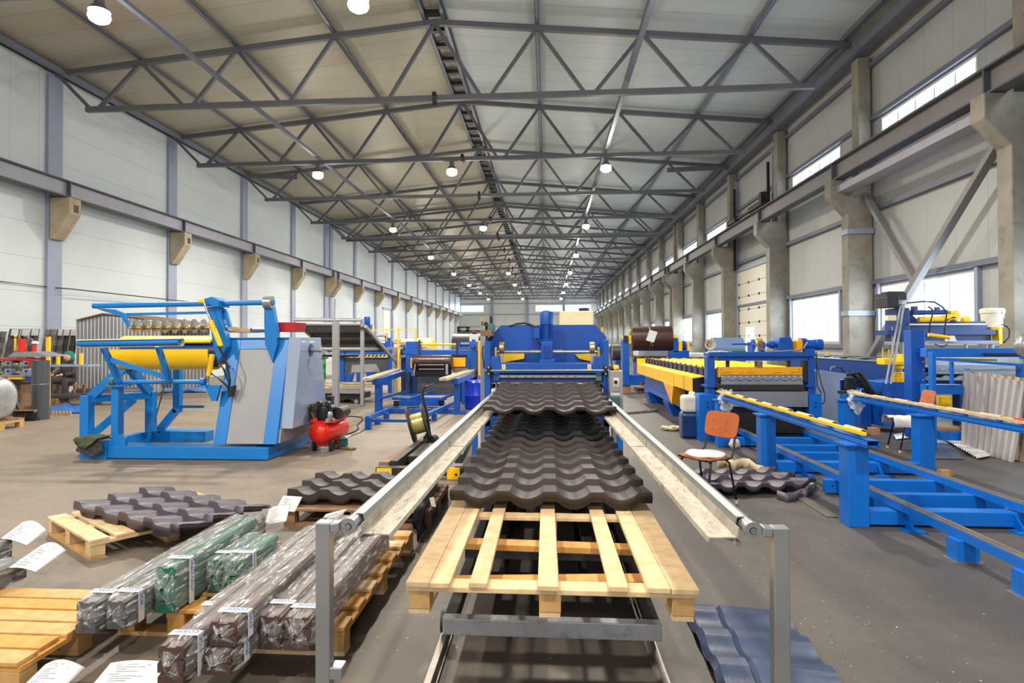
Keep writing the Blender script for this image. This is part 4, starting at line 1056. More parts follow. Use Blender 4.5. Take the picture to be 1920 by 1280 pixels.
m = MB(); pcyl(m, 861, 646, 881, 646, Y2 + .15, .05, 14); pcyl(m, 864, 646, 866, 646, Y2 + .15, .065, 14); pcyl(m, 873, 646, 875, 646, Y2 + .15, .06, 14); pbox(m, 859, 642, 862, 656, Y2, Y2 + .3); m.build('drive_motor', 'blue', t, smooth=True)
m = PB(882, 641, 893, 655, Y2 + .02, Y2 + .3); pcyl(m, 888, 641, 888, 636, Y2 + .15, .05, 14); c = at(887, 647, Y2); m.cyl(c, c - Vector((0, .06, 0)), .07, n=18); m.build('gear_box', 'blue', t, bevel=.006)
PB(896, 639, 901, 705, Y2 - .3, Y2 + .3).build('chain_guard', 'orange_yellow', t, bevel=.02)
PB(848, 690, 876, 698, Y2 - .2, Y2 + .1).build('side_tray', 'brownwood', t)
# blue drum on the floor beside it
o = MB().lathe([(.01, 0), (.24, .0), (.27, .03), (.27, .3), (.28, .32), (.27, .34), (.27, .62), (.24, .66), (.01, .66)], (at(893, 740, 14.2).x, 14.2, 0), 'z', 24).build('plastic_drum', paint('royal_blue_plastic', (10, 50, 190), .3), smooth=True)
tag(recentre(o, (at(893, 740, 14.2).x, 14.2, 0)), 'royal blue plastic drum on the floor behind the grey cabinet', 'drum')

# ------------------------------------------------------------------ sloping stacker rack
t = thing('stacker_rack', 'grey steel rack with a dark sloping panel behind the red compressor', 'rack', (-4.6, 15, 0))
PB(622.5, 603, 633, 768, 13.9, 14.05).build('post', 'grey', t, bevel=.005); PB(675.5, 598, 681, 760, 14.6, 14.7).build('post', 'grey', t)
PB(617, 766, 640, 770, 13.85, 14.2).build('foot_plate', 'grey', t)
m = MB(); pcyl(m, 627, 604, 628, 560, 14.0, .02); m.build('antenna_rod', 'galv', t)
m = MB(); pcyl(m, 550, 600, 678, 600.5, 14.6, .03); pcyl(m, 550, 607.5, 676, 608, 14.6, .04); pcyl(m, 553, 596.5, 676, 597, 14.8, .01)
for k in range(6): pcyl(m, 553 + k * 24.5, 600, 553 + k * 24.5, 595, 14.7, .01)
m.build('top_rails', 'grey', t, smooth=True)
P0, P1, P2, P3 = Vector((-5.92, 14.6, 1.93)), Vector((-4.38, 14.6, 1.93)), Vector((-4.38, 16.4, 1.36)), Vector((-5.92, 16.4, 1.36))
m = MB().add([P0, P1, P2, P3] + [p + Vector((0, .01, .03)) for p in (P0, P1, P2, P3)], [(0, 1, 2, 3), (7, 6, 5, 4), (0, 4, 5, 1), (1, 5, 6, 2), (2, 6, 7, 3), (3, 7, 4, 0)]); m.build('sloping_panel', 'charcoal', t)
m = MB()
for k in (0, .33, .66, 1.0):
    a = P0.lerp(P3, k) - Vector((0, 0, .04)); b = P1.lerp(P2, k) - Vector((0, 0, .04)); m.bar(a, b, .05, .05)
m.build('panel_rib', 'dark', t)
m = MB(); m.bar(P1 + Vector((.03, 0, 0)), P2 + (P2 - P1) * .75 + Vector((.03, 0, 0)), .06, .08).bar(P0 - Vector((.03, 0, 0)), P3 + (P3 - P0) * .1 - Vector((.03, 0, 0)), .06, .08); m.build('side_rail', 'grey', t)
m = MB(); pcyl(m, 580, 654.5, 677, 654.5, 14.66, .045); pbar(m, 680, 654, 738, 653, 14.66, .07, .08, 18.0); m.build('middle_rail', 'grey', t, smooth=True)
PB(735, 651, 744, 760, 17.7, 17.85).build('rear_post', 'grey', t)
m = MB(); pbar(m, 640, 770, 647, 764, 14.1, .05); m.build('levelling_foot', 'galv', t)

# ------------------------------------------------------------------ folding machine behind the rack
YF = 18.6
t = thing('folding_machine', 'blue folding machine with hazard stripes and grey sheet behind the sloping rack', 'machine', (-5.0, YF, 0))
for a, b in ((634, 645), (727, 741)): PB(a, 655, b, 736.3, YF, YF + .5).build('end_frame', 'blue', t, bevel=.01)
PB(640, 655, 735, 664, YF + .1, YF + .4).build('top_beam', 'blue', t); PB(700, 643, 728, 655, YF + .2, YF + .5).build('drive_cover', 'blue', t)
h = PB(670, 664.5, 736, 668.5, YF - .05, YF + .0).build('hazard_bar', 'black', t)
m = MB()
for k in range(9): ppoly(m, [(671 + k * 7.2, 668.2), (674 + k * 7.2, 668.2), (677 + k * 7.2, 664.8), (674 + k * 7.2, 664.8)], YF - .056, YF - .05)
m.build('hazard_stripe', 'yellow', h)
m = MB(); pcyl(m, 580, 667, 672, 666, YF - .1, .045); m.build('black_bar', 'black', t)
PB(642, 670, 727, 699, YF + .05, YF + .1).build('grey_sheet', 'charcoal', t); m = MB(); ppoly(m, [(660, 684), (705, 682), (713, 697), (658, 698)], YF + .02, YF + .05); m.build('folded_sheet', 'grey', t)
m = MB(); ppoly(m, [(645, 718), (652, 700), (660, 700), (655, 718)], YF, YF + .3); ppoly(m, [(668, 718), (668, 698), (674, 698), (674, 718)], YF, YF + .3); ppoly(m, [(688, 718), (686, 698), (700, 698), (698, 718)], YF, YF + .3); pbox(m, 640, 715, 735, 722, YF + .1, YF + .5); m.build('base_frame', 'blue', t)
mz = lambda y: at(686, y, YF).z
m = MB().lathe([(.08, mz(608)), (.095, mz(606)), (.095, mz(596)), (.08, mz(593)), (.01, mz(593))], (at(685, 600, YF).x, YF + .2, 0), 'z', 20); m.build('motor', 'blue', t, smooth=True)
PB(681, 608, 694, 618, YF + .05, YF + .3).build('gear_box', 'navy', t); PB(682, 618, 690, 655, YF + .1, YF + .25).build('motor_column', 'navy', t)
m = MB(); pcyl(m, 694, 629.5, 722, 629, YF + .2, .03); c = at(724, 629, YF + .2); m.cyl(c - Vector((.04, 0, 0)), c + Vector((.05, 0, 0)), .07); m.build('roller', 'galv', t, smooth=True)
PB(722, 633, 732, 660, YF + .1, YF + .3).build('roller_post', 'blue', t)

# platform trolley with boards
t = thing('platform_trolley', 'grey wheeled trolley with wooden boards behind the compressor', 'trolley', (-5.3, 15.6, 0))
PB(588, 729, 674, 737, 15.3, 15.45).build('front_beam', 'grey', t); PB(604, 738, 676, 749, 15.5, 16.4).build('frame', 'dark', t)
for k, (a, b, c, d) in enumerate(((590, 726, 672, 729), (618, 723, 702, 726), (597, 721, 640, 724), (640, 719, 706, 722), (604, 717, 700, 719))): PB(a, b, c, d, 15.3 + .22 * k, 15.5 + .22 * k).build('deck_board', 'boardwood', t)
for x in (668, ): c = at(x, 752.5, 15.28); w = MB().cyl(c, c + Vector((0, .06, 0)), .085, n=22).build('wheel', 'rubber', t, smooth=True); MB().cyl(c - Vector((0, .004, 0)), c + Vector((0, .01, 0)), .055, n=18).build('hub', 'galv', w)
c = at(604, 749, 15.6); MB().cyl(c, c + Vector((0, .06, 0)), .085, n=22).build('wheel', 'rubber', t, smooth=True)
c = at(650, 749, 16.2); MB().cyl(c, c + Vector((0, .06, 0)), .085, n=22).build('wheel', 'rubber', t, smooth=True)
# small stool, cabinet, barrels, brown sheet stack
t = thing('wooden_stool', 'small wooden stool on thin legs behind the decoiler', 'stool', (-7.8, 20, 0))
PB(588, 713, 610, 716, 20, 20.35).build('seat', 'pineyellow', t)
for x in (591, 606):
    for y in (20.05, 20.3): m = MB(); pcyl(m, x, 716, x + (1 if x > 600 else -1), 728, y, .015); m.build('leg', 'dark', t)
PB(611, 670, 627, 733.2, 19.2, 19.6).build('switch_cabinet', 'whitepaint', bevel=.01); o = bpy.data.objects['switch_cabinet.001'] if 'switch_cabinet.001' in bpy.data.objects else bpy.data.objects['switch_cabinet']
tag(recentre(o, (at(619, 700, 19.2).x, 19.4, 0)), 'white upright cabinet left of the folding machine', 'cabinet')
def barrel(x, y, Y, mat, label, r=.29, h=.88):
    c = at(x, y, Y); o = MB().lathe([(.01, 0), (r - .01, 0), (r, .02), (r, h * .32), (r + .012, h * .34), (r, h * .36), (r, h * .64), (r + .012, h * .66), (r, h * .68), (r, h - .02), (r - .01, h), (.01, h - .01)], (c.x, Y, 0), 'z', 24).build('steel_barrel', mat, smooth=True)
    tag(recentre(o, (c.x, Y, 0)), label, 'barrel')
barrel(600, 690, 24.5, 'green', 'green steel barrel between the decoiler and the white cabinet', .3, 1.02); barrel(609, 690, 25.3, 'grey', 'grey steel barrel right of the green barrel', .3, 1.0)
o = PB(583, 657, 592, 717.6, 23, 23.5).build('sheet_stack', 'barkbrown'); tag(recentre(o, (at(587, 690, 23).x, 23.2, 0)), 'brown upright stack of sheets right behind the decoiler', 'sheets')
# yellow railing
t = thing('safety_railing', 'thin yellow railing beyond the sloping rack', 'railing', (-4, 20, 0))
YR = 17.0
for x, a, b in ((746.5, 614, 745), (779.5, 616.5, 740)): PB(x - 1.3, a, x + 1.3, b, YR, YR + .05).build('post', 'yellow', t)
m = MB(); pbar(m, 690, 618.5, 780, 617.5, YR + .025, .02, .022); pbar(m, 725, 616, 725, 640, YR + .03, .02); m.build('rail', 'yellow', t)
# valve rack with silver fittings
t = thing('valve_rack', 'cluster of silver roller fittings beside the yellow railing post', 'fittings', (-4.0, 17.6, 0))
for k in range(5):
    for j in range(4):
        c = at(753 + k * 5, 646 + j * 7.5, 17.6 + .1 * k); m = MB().cyl(c - Vector((.03, 0, 0)), c + Vector((.03, .02, 0)), .04 + .01 * ((k * 3 + j) % 3), n=12); m.build('roller', ['steel', 'galv', 'dark'][(k + j) % 3], t, smooth=True)
PB(750, 642, 755, 672, 17.7, 18.3).build('side_plate', 'galv', t); PB(752, 668, 780, 745, 17.9, 18.5).build('rack_frame', 'navy', t)
# rollers and coils farther back
t = thing('roller_conveyor', 'row of pale rollers behind the folding machine', 'rollers', (-6, 22, 0))
for a, b, y, r in ((728, 782, 642, .05), (715, 752, 637, .03), (745, 800, 650, .05)): m = MB(); pcyl(m, a, y, b, y, 21.5, r); m.build('roller', 'beige', t, smooth=True)
PB(732, 640, 736, 755, 21.4, 21.6).build('stand', 'blue', t); PB(786, 640, 790, 755, 21.4, 21.6).build('stand', 'blue', t)
M['coil_dark'] = paint('dark_coil_steel', (44, 44, 50), .4, 0, .1, 2)
def coil(x0, x1, yc, Y, r, mat, label, ring=None, stand=True):
    a, b = at(x0, yc, Y), at(x1, yc, Y); t = thing('metal_coil', label, 'coil', (a.x, Y, max(0, a.z - r)))
    MB().lathe([(.25, 0), (r * .97, 0), (r, .01), (r, b.x - a.x - .01), (r * .97, b.x - a.x), (.25, b.x - a.x)], (a.x, Y, a.z), 'x', 40).build('winding', mat, t, smooth=True)
    if ring: MB().lathe([(.22, 0), (r * .9, 0), (r * .9, .06), (.22, .06)], (b.x, Y, a.z), 'x', 30).build('end_ring', ring, t, smooth=True)
    if stand: MB().box(a.x + .1, b.x - .1, Y - .4, Y + .4, 0, max(.02, a.z - r + .03)).build('cradle', 'blue', t)
    return t
coil(783, 812, 662, 22.5, .56, 'beige', 'beige grey coil with a yellow end ring behind the yellow tube', 'yellow'); coil(755, 782, 664, 24.5, .62, 'beige', 'pale beige coil behind the valve rack')
cc = coil(851, 905, 660, 20.5, .66, 'coil_dark', 'big dark grey coil with a white label behind the roller machine')
o = PB(880, 627, 897, 640, 19.86, 19.865).build('paper_label', 'paper'); tag(recentre(o, at(888, 634, 19.86)), 'white paper label on the big dark grey coil', 'label')
t = thing('coil_clamp', 'black steel clamp frame on top of the dark grey coil', 'clamp', at(868, 622, 20.5))
for a, b, c, d in ((857, 613, 862, 622), (874, 613, 879, 622), (857, 612, 881, 614.5), (857, 619, 900, 622)): PB(a, b, c, d, 20.4, 20.7).build('bar', 'black', t)
PB(885, 618, 892, 622, 20.3, 20.5).build('red_block', 'darkred', t)
# door in the left wall, far back
o = MB().box(WALL_L - .02, WALL_L + .03, 56.5, 59, 0, 4.6).build('door_2', 'whitepaint'); struct(o)
MB().box(WALL_L, WALL_L + .08, 59, 59.3, 0, 4.7).box(WALL_L, WALL_L + .08, 56.3, 59.3, 4.6, 4.8).build('door_frame', 'clad', o)

# ------------------------------------------------------------------ far left: shed, sheets, person
M['corrug'] = (lambda n: n.set(n.mix(n.stripe(n.xyz()[0], .115, .022), n.ramp(n.noise(.8, 4), [(.35, lin((120, 120, 124))), (.7, lin((162, 164, 170)))]), lin((236, 238, 242))), .3, .3))(NT('ribbed_metal'))
t = thing('metal_shed', 'low shed of ribbed metal sheets along the left wall behind the decoiler', 'shed', (-11.5, 18, 0))
m = MB(); ppoly(m, [(142, 602), (192, 591), (300, 603), (300, 735), (142, 740)], 17.2, 17.24); m.build('gable_wall', 'corrug', t)
m = MB(); ppoly(m, [(276, 601), (392, 616), (392, 727), (276, 727)], 18.6, 18.64); m.build('side_wall', M['corrug'], t)
q = at(142, 600, 17.1); A1 = at(192, 587.5, 17.1); B1 = at(415, 618, 17.1)
m = MB().add([q, A1, A1 + Vector((0, 2.6, 0)), q + Vector((0, 2.6, 0)), A1, B1 + Vector((0, 1.2, 0)), B1 + Vector((0, 2.6, 0)), A1 + Vector((0, 2.6, 0))], [(0, 1, 2, 3), (4, 5, 6, 7)]); m.build('roof', 'brownwood', t, solid=.03)
# sheets leaning on the wall
LEAN = {}
def lean_sheet(a, b, y0, y1, Y, label, mat='tiledark'):
    Y = min(Y, at_x(a, 640, -14.95).y - .05); LEAN[a] = Y
    p, q, r = at(a, y1, Y), at(b, y1, Y), at((a + b) / 2, y0, Y); w = q.x - p.x; h = max(.5, r.z)
    m = MB(); n = 8; vs = []
    rows = 12
    for j in range(rows + 1):
        k = j / rows
        for i in range(n + 1):
            u = i / n; vs.append((p.x + w * u, Y - .38 + .42 * k + .035 * math.cos(u * 12.56) - (.012 if j % 2 else 0), h * k + .01))
    m.add(vs, [(j * (n + 1) + i, j * (n + 1) + i + 1, (j + 1) * (n + 1) + i + 1, (j + 1) * (n + 1) + i) for j in range(rows) for i in range(n)])
    o = m.build('leaning_sheet', mat, solid=.01); tag(recentre(o, (p.x, Y, 0)), label, 'roofing sheet', 'dark sheets leaning on the left wall')
lean_sheet(-8, 8, 622, 735, 17.4, 'dark sheet leaning on the left wall at the very edge of the photo')
lean_sheet(13, 34, 617, 735, 17.5, 'dark leaning sheet behind the big red cylinder, first with a white paper')
lean_sheet(36, 51, 617, 735, 17.6, 'dark leaning sheet between the two red cylinders')
lean_sheet(53, 71, 617, 735, 17.7, 'dark leaning sheet behind the small red cylinder')
lean_sheet(81, 101, 618, 735, 17.5, 'dark reddish leaning sheet right behind the thin yellow pole', 'barkbrown')
lean_sheet(102, 116, 618, 735, 17.6, 'dark leaning sheet with a paper, first left of the seated person')
lean_sheet(117, 129, 618, 735, 17.7, 'dark leaning sheet straight behind the seated person')
lean_sheet(130, 144, 618, 735, 17.8, 'dark leaning sheet beside the ribbed shed')
for k, (a, b) in enumerate(((20, 33), (40, 54), (58, 71), (108, 116), (116, 129), (131, 142))):
    Yp = LEAN[max(s for s in LEAN if s <= a + 1)] - .06; o = MB(); p, q = at(a, 617, Yp), at(b, 629, Yp); o.add([(p.x, Yp + .04, p.z), (q.x, Yp + .04, p.z), (q.x, Yp, q.z), (p.x, Yp, q.z)], [(0, 1, 2, 3)])
    o = o.build('paper_sheet', 'paper', solid=.004); tag(recentre(o, p), ORD[k].replace('nearest', 'first') + ' white paper from the left hanging on the leaning dark sheets', 'paper', 'papers on the leaning sheets')
# seated person
t = thing('person', 'blurred person in dark clothes and teal headscarf sitting at a grey table', 'person', (-12.0, 15.6, 0))
hc = at(131, 669, 15.6)
X0, Z0 = hc.x, hc.z
def skin(name, mat, verts, edges, radii, root, parent=t, sub=2):
    me = bpy.data.meshes.new(name); me.from_pydata([tuple(Vector(v) - Vector(t.location)) for v in verts], edges, []); o = bpy.data.objects.new(name, me); COL.objects.link(o); o.parent = parent
    me.materials.append(M[mat]); sk = o.modifiers.new('skin', 'SKIN'); sk.use_smooth_shade = True
    for i, r in enumerate(radii): me.skin_vertices[0].data[i].radius = (r, r); me.skin_vertices[0].data[i].use_root = (i == root)
    s = o.modifiers.new('sub', 'SUBSURF'); s.levels = sub; s.render_levels = sub; return o
def V(x, y, z): return (X0 + x, 15.6 + y, z)
zs = Z0 - .62
V_ = [V(0, 0, zs), V(0, -.02, zs + .18), V(0, -.03, zs + .36), V(0, -.04, zs + .45), V(0, -.06, zs + .55),
      V(-.16, -.03, zs + .38), V(-.24, -.15, zs + .20), V(-.16, -.38, zs + .16), V(.16, -.03, zs + .38), V(.24, -.15, zs + .20), V(.16, -.38, zs + .16),
      V(-.11, -.05, zs - .02), V(-.2, -.42, zs), V(-.24, -.42, .25), V(-.24, -.4, .07), V(-.25, -.55, .04), V(.11, -.05, zs - .02), V(.2, -.42, zs), V(.2, -.4, .25), V(.2, -.38, .07), V(.21, -.54, .04)]
E_ = [(0, 1), (1, 2), (2, 3), (3, 4), (2, 5), (5, 6), (6, 7), (2, 8), (8, 9), (9, 10), (0, 11), (11, 12), (12, 13), (13, 14), (14, 15), (0, 16), (16, 17), (17, 18), (18, 19), (19, 20)]
R_ = [.15, .14, .15, .06, .055, .075, .055, .04, .075, .055, .04, .1, .085, .06, .05, .04, .1, .085, .06, .05, .04]
skin('body', 'dark_cloth', V_, E_, R_, 0)
MB().ball((X0, 15.53, Z0), .1, 18, 12, 1.22).build('face', 'skin', t, smooth='all')
m = MB().cyl((X0, 15.43, Z0 - .005), (X0, 15.405, Z0 - .02), .016, .01, 8); m.build('nose', 'skin', t, smooth='all')
for s in (-1, 1): MB().ball((X0 + s * .035, 15.44, Z0 + .02), .011, 8, 6).build('eye', 'dark', t)
MB().box(X0 - .025, X0 + .025, 15.435, 15.45, Z0 - .062, Z0 - .053).build('mouth', 'darkred', t)
m = MB(); m.lathe([(.125, -.13), (.128, -.02), (.122, .06), (.09, .13), (.03, .16), (.005, .162)], (X0, 15.57, Z0 + .005), 'z', 22)
m.v = [(x, y + (max(0, (15.52 - y)) * .75 if z < Z0 + .055 else 0), z) for x, y, z in m.v]; m.build('headscarf', 'teal_cloth', t, smooth='all')
for s in (-1, 1):
    hp = [V(s * .14, -.40, zs + .165), V(s * .12, -.44, zs + .165), V(s * .10, -.475, zs + .16)]
    o = skin('hand', 'skin', hp, [(0, 1), (1, 2)], [.03, .04, .03], 0, sub=1)
    for k in range(4): skin('finger', 'skin', [V(s * (.125 - k * .018), -.47, zs + .165), V(s * (.12 - k * .02), -.52 - .01 * (k in (1, 2)), zs + .16), V(s * (.118 - k * .02), -.55 - .012 * (k in (1, 2)), zs + .145)], [(0, 1), (1, 2)], [.011, .01, .008], 0, o, 1)
    skin('thumb', 'skin', [V(s * .10, -.44, zs + .165), V(s * .075, -.47, zs + .16), V(s * .065, -.50, zs + .15)], [(0, 1), (1, 2)], [.012, .011, .009], 0, o, 1)
t2 = thing('wooden_stool', 'low wooden stool under the seated person', 'stool', (X0, 15.65, 0)); zt3 = zs - .115
MB().box(X0 - .28, X0 + .28, 15.42, 15.85, zt3 - .03, zt3).build('seat', 'brownwood', t2)
for sx in (-.25, .22):
    for sy in (15.45, 15.79): MB().box(X0 + sx, X0 + sx + .04, sy, sy + .04, 0, zt3 - .03).build('leg', 'brownwood', t2)
# grey table with yellow pole
t = thing('outfeed_arm', 'pale grey narrow table arm on a thin yellow pole before the seated person', 'table', (-11.5, 13.9, 0))
m = PB(92, 683.5, 166, 687, 14.2, 14.6); m.build('table_top', 'palegrey', t)
m = MB(); pbar(m, 93, 703, 112, 688, 14.3, .04); m.build('brace', 'palegrey', t)
PB(86, 631, 91, 780, 14.2, 14.26).build('pole', 'yellow', t); PB(83.5, 631, 88, 633, 14.2, 14.26).build('pole_tip', 'yellow', t)
for x, a, b in ((108, 663, 683.5), (151, 662, 683.5)): PB(x - 2.5, a, x + 2, b, 14.5, 14.55).build('stop', 'yellow', t)
# ridge caps on the floor
for k, (a, b, c, d, Y, lab) in enumerate(((96, 742, 250, 727, 14.6, 'front dark ridge cap lying on the floor before the seated person'), (140, 728, 275, 721, 16.3, 'rear dark ridge cap lying along the ribbed shed'))):
    p, q = at(a, b, Y), at(c, d, Y + .4); p.z = .18; q.z = .18; m = MB(); n = 10; d_ = (q - p); up = Vector((0, 0, 1)); sd = Vector((0, 1, 0))
    pr = [(-.2, 0), (-.13, 0)] + [(-.11 * math.cos(math.pi * i / n), .11 * math.sin(math.pi * i / n)) for i in range(n + 1)] + [(.13, 0), (.2, 0)]
    vs = [p + sd * u + up * v for u, v in pr] + [q + sd * u + up * v for u, v in pr]; N = len(pr); m.add(vs, [(i, i + 1, N + i + 1, N + i) for i in range(N - 1)])
    o = m.build('ridge_cap', 'tileviolet', smooth=True, solid=.006); tag(recentre(o, p), lab, 'ridge cap', 'ridge caps on the floor by the shed')
    for j, kx in enumerate((.1, .5, .9)):
        e = p.lerp(q, kx); o = MB().box(e.x - .12, e.x + .12, e.y - .25, e.y + .2, 0, .176).build('support_block', 'brownwood', bevel=.005); tag(recentre(o, (e.x, e.y, 0)), '%s wood block under the %s ridge cap' % (['left', 'middle', 'right'][j], ['front', 'rear'][k]), 'block', 'wood blocks under the ridge caps')
# standing dark pipe
c = on_floor(76, 786); m = MB().pipe((c.x, c.y, 0), (c.x, c.y, 1.2), .155, .145, 32)
o = m.build('downpipe', paint('anthracite', (68, 72, 78), .4), smooth=True); tag(recentre(o, (c.x, c.y, 0)), 'tall dark grey pipe standing upright on the floor at the left', 'pipe')
m = MB().lathe([(.157, -.006), (.165, 0), (.157, .006)], (c.x, c.y, .72), 'z', 28); o = m.build('tie_band', 'galv'); tag(recentre(o, (c.x, c.y, .72)), 'thin pale band tied round the upright dark pipe', 'band')
# black crate with timber ends
c = on_floor(44, 789); t = thing('black_crate', 'black crate of wood pieces beside the upright dark pipe', 'crate', (c.x, c.y, 0))
m = MB()
for k in range(9): m.box(c.x - .2 + k * .05, c.x - .175 + k * .05, c.y - .02, c.y, 0, .2)
m.box(c.x - .2, c.x + .23, c.y, c.y + .3, 0, .03).box(c.x - .2, c.x + .23, c.y + .28, c.y + .3, 0, .2).box(c.x - .2, c.x + .23, c.y - .02, c.y, .17, .2); m.build('basket', 'black', t)
for k in range(6): MB().bar((c.x - .16 + k * .065, c.y + .02, .16), (c.x - .14 + k * .065, c.y + .25, .26), .04, .04).build('timber', 'brownwood', t)
# wrapped coil on a pallet at the left edge
c = on_floor(10, 806); t = thing('wrapped_coil', 'silver film wrapped coil on a pallet at the left edge', 'coil', (-10.3, 10.6, .16))
cc_ = at(-6, 765, 10.4); m = MB().lathe([(.05, 0), (.30, 0), (.36, .03), (.38, .1), (.38, 1.1), (.3, 1.15), (.05, 1.15)], (cc_.x - 1.04, 10.4, .56), 'x', 30); m.build('winding', 'silver', t, smooth='all')
t = thing('pallet', 'short weathered pallet under the silver wrapped coil', 'pallet', (-10.3, 10.2, 0))
for k in range(5): MB().box(-11.2, -9.72, 9.95 + k * .19, 10.1 + k * .19, .145, .17).build('deck_board', 'brownwood', t)
for x in (-11.1, -10.4, -9.82): MB().box(x, x + .1, 9.95, 10.86, .1, .1449).build('stringer', 'pineyellow', t)
for x in (-11.1, -10.4, -9.82):
    for y in (9.95, 10.35, 10.76): MB().box(x, x + .1, y, y + .1, 0, .0999).build('block', 'pineyellow', t)
# profiling machine at the left edge
YM = 12.4
t = thing('gutter_machine', 'small roll forming machine with two red cylinders at the left edge', 'machine', (-11.5, YM, 0))
for x, y0, y1, r in ((41.5, 635, 659, .07), (64.5, 645, 660, .045)):
    p, q = at(x, y1, YM), at(x, y0, YM); m = MB().cyl(p, q, r, n=20).cyl(p, p + Vector((0, 0, .025)), r * 1.35, n=20); m.build('hydraulic_cylinder', 'red', t, smooth=True)
m = MB(); ppoly(m, [(13, 669), (26, 660), (60, 659), (86, 666), (86, 669)], YM - .2, YM + .3); m.build('top_plate', 'galv', t, bevel=.004)
m = PB(-30, 671.5, 61, 675, YM - .15, YM + .2); m.build('red_rail', 'red', t)
m = MB(); pcyl(m, 57, 672, 57, 686, YM - .1, .045, 16); m.build('lower_cylinder', 'red', t, smooth=True)
for x in (8, 42):
    for y in (676, 691): PB(x, y, x + 12, y + 10, YM - .12, YM).build('bearing_block', 'palegrey', t, bevel=.008); c = at(x + 6, y + 5, YM - .13); 
    for y in (681, 696): c = at(x + 6, y, YM - .14); MB().cyl(c, c + Vector((0, .03, 0)), .025, n=12).build('bolt', 'dark', t)
for x in (-4, 30):
    m = MB(); c = at(x, 683, YM); m.lathe([(.03, -.1), (.06, -.09), (.085, -.03), (.085, .03), (.06, .09), (.03, .1)], c, 'x', 20); c = at(x, 698, YM); m.lathe([(.03, -.1), (.05, -.06), (.05, .06), (.03, .1)], c, 'x', 18); m.build('forming_roll', 'steel', t, smooth=True)
PB(-30, 703, 44, 706, YM - .2, YM + .4).build('bed_plate', 'galv', t); PB(14, 707, 40, 711, YM - .2, YM - .1).build('yellow_bar', 'yellow', t); PB(-30, 706, 4, 727, YM - .2, YM).build('yellow_bar', 'yellow', t)
PB(44, 706, 61, 714, YM - .1, YM + .1).build('blue_box', 'blue', t)
m = MB(); pbar(m, 12, 720, 62, 718, YM - .1, .04); pbar(m, 18, 722, 36, 768, YM - .1, .05); m.build('stand_leg', 'black', t)
PB(-25, 712, 38, 768, YM + .1, YM + .6).build('cabinet', 'brownwood', t)
m = MB(); m.path([at(28, 631, YM), at(34, 628, YM), at(48, 630, YM), at(60, 636, YM), at(64, 642, YM)], .01); m.build('hose', 'galv', t)
m = MB(); c = at(29, 630, YM); m.ball(c, .03); pcyl(m, 28.5, 634, 28.5, 658, YM, .022); m.build('pressure_gauge', 'yellow', t)
c = at(66, 642, YM); MB().lathe([(.07, -.02), (.06, .01), (.02, .03)], c, 'z', 16).build('cap', 'cloth', t)
# tarps and teeth strip
def tarp(pts, label, seed, h=.1, name='tarp', mat='tarp'):
    a, b, c, d = [on_floor(*p) for p in pts]; rnd = random.Random(seed); ph = [rnd.uniform(0, 6) for _ in range(4)]
    m = MB().grid(lambda u, v: a.lerp(b, u).lerp(d.lerp(c, u), v) + Vector((0, 0, .012 + h * abs(math.sin(5 * u + ph[0]) * math.cos(4 * v + ph[1]) * .6 + .4 * math.sin(13 * u + 7 * v + ph[2])) * min(1, 4 * min(u, 1 - u, v, 1 - v) + .15))), 18, 10)
    o = m.build(name, mat, smooth='all', solid=.006); tag(recentre(o, (a + c) / 2), label, name)
tarp(((95, 776), (160, 775), (165, 760), (95, 761)), 'crumpled blue tarp on the floor left of the decoiler', 2, .12)
tarp(((300, 736), (388, 736), (388, 722), (300, 722)), 'blue tarp on the floor seen through the decoiler frame', 4, .25)
for k in range(6):
    a = at(97 + k * 6.6, 777, 12.6); a.z = 0; m = MB().prism([(a.x - .032, 0), (a.x + .032, 0), (a.x + .018, .085), (a.x - .018, .085)], 'y', 12.6, 12.63)
    o = m.build('profile_offcut', 'cardboard'); tag(recentre(o, a), ORD[k].replace('nearest', 'first') + ' small beige offcut from the left before the blue tarp', 'offcut', 'beige offcuts before the blue tarp')
# cable along the left wall
m = MB(); X = WALL_L + .06; m.path([at_x(-20, 525, X), at_x(100, 539, X), at_x(128, 541, X + .3), at_x(330, 563, X + .2), at_x(430, 572, X)], .018); o = m.build('wall_cable', 'black', smooth=True); tag(recentre(o, at_x(100, 539, X)), 'thin dark cable running along the white left wall', 'cable')
# ------------------------------------------------------------------ right: stacker frame with rails
M['grey_strip'] = paint('dusty_strip', (92, 88, 84), .7, 0, .1, 4, (120, 84, 40), .5)
t = thing('stacking_frame', 'long bright blue frame with four posts and two conveyor edges on the right', 'frame', (3.4, 6.8, 0))
for x, y in ((2.58, 5.43), (2.58, 7.52), (4.35, 7.52), (4.35, 5.43), (2.58, 9.35), (4.35, 9.35)):
    p = MB().box(x - .085, x + .085, y - .085, y + .085, 0, .675).build('post', 'railblue', t, bevel=.006)
    m = MB()
    for k in range(9): m.box(x + .02, x + .026, y - .0875, y - .085, .05 + k * .07, .10 + k * .07)
    m.build('weld_seam', 'railblue', p)
    MB().box(x - .12, x + .12, y - .12, y + .1, .675, .69).build('cap_plate', 'railblue', t)
for y in (5.43, 7.52, 9.35): MB().box(2.66, 4.27, y - .07, y + .07, .02, .135).build('base_beam', 'railblue', t, bevel=.005)
for k, (y, x0, x1) in enumerate(((5.93, 2.75, 4.1), (6.5, 2.80, 4.1), (8.05, 2.80, 4.1), (8.6, 2.84, 4.1))):
    MB().box(x0, x1, y - .05, y + .05, .02, .15).build('cross_beam', 'railblue', t, bevel=.005)
    if k in (1, 3):
        m = MB(); m.cyl((x0 + .06, y - .052, .09), (x0 + .06, y - .049, .09), .009, n=10); m.build('bolt_hole', 'black', t)
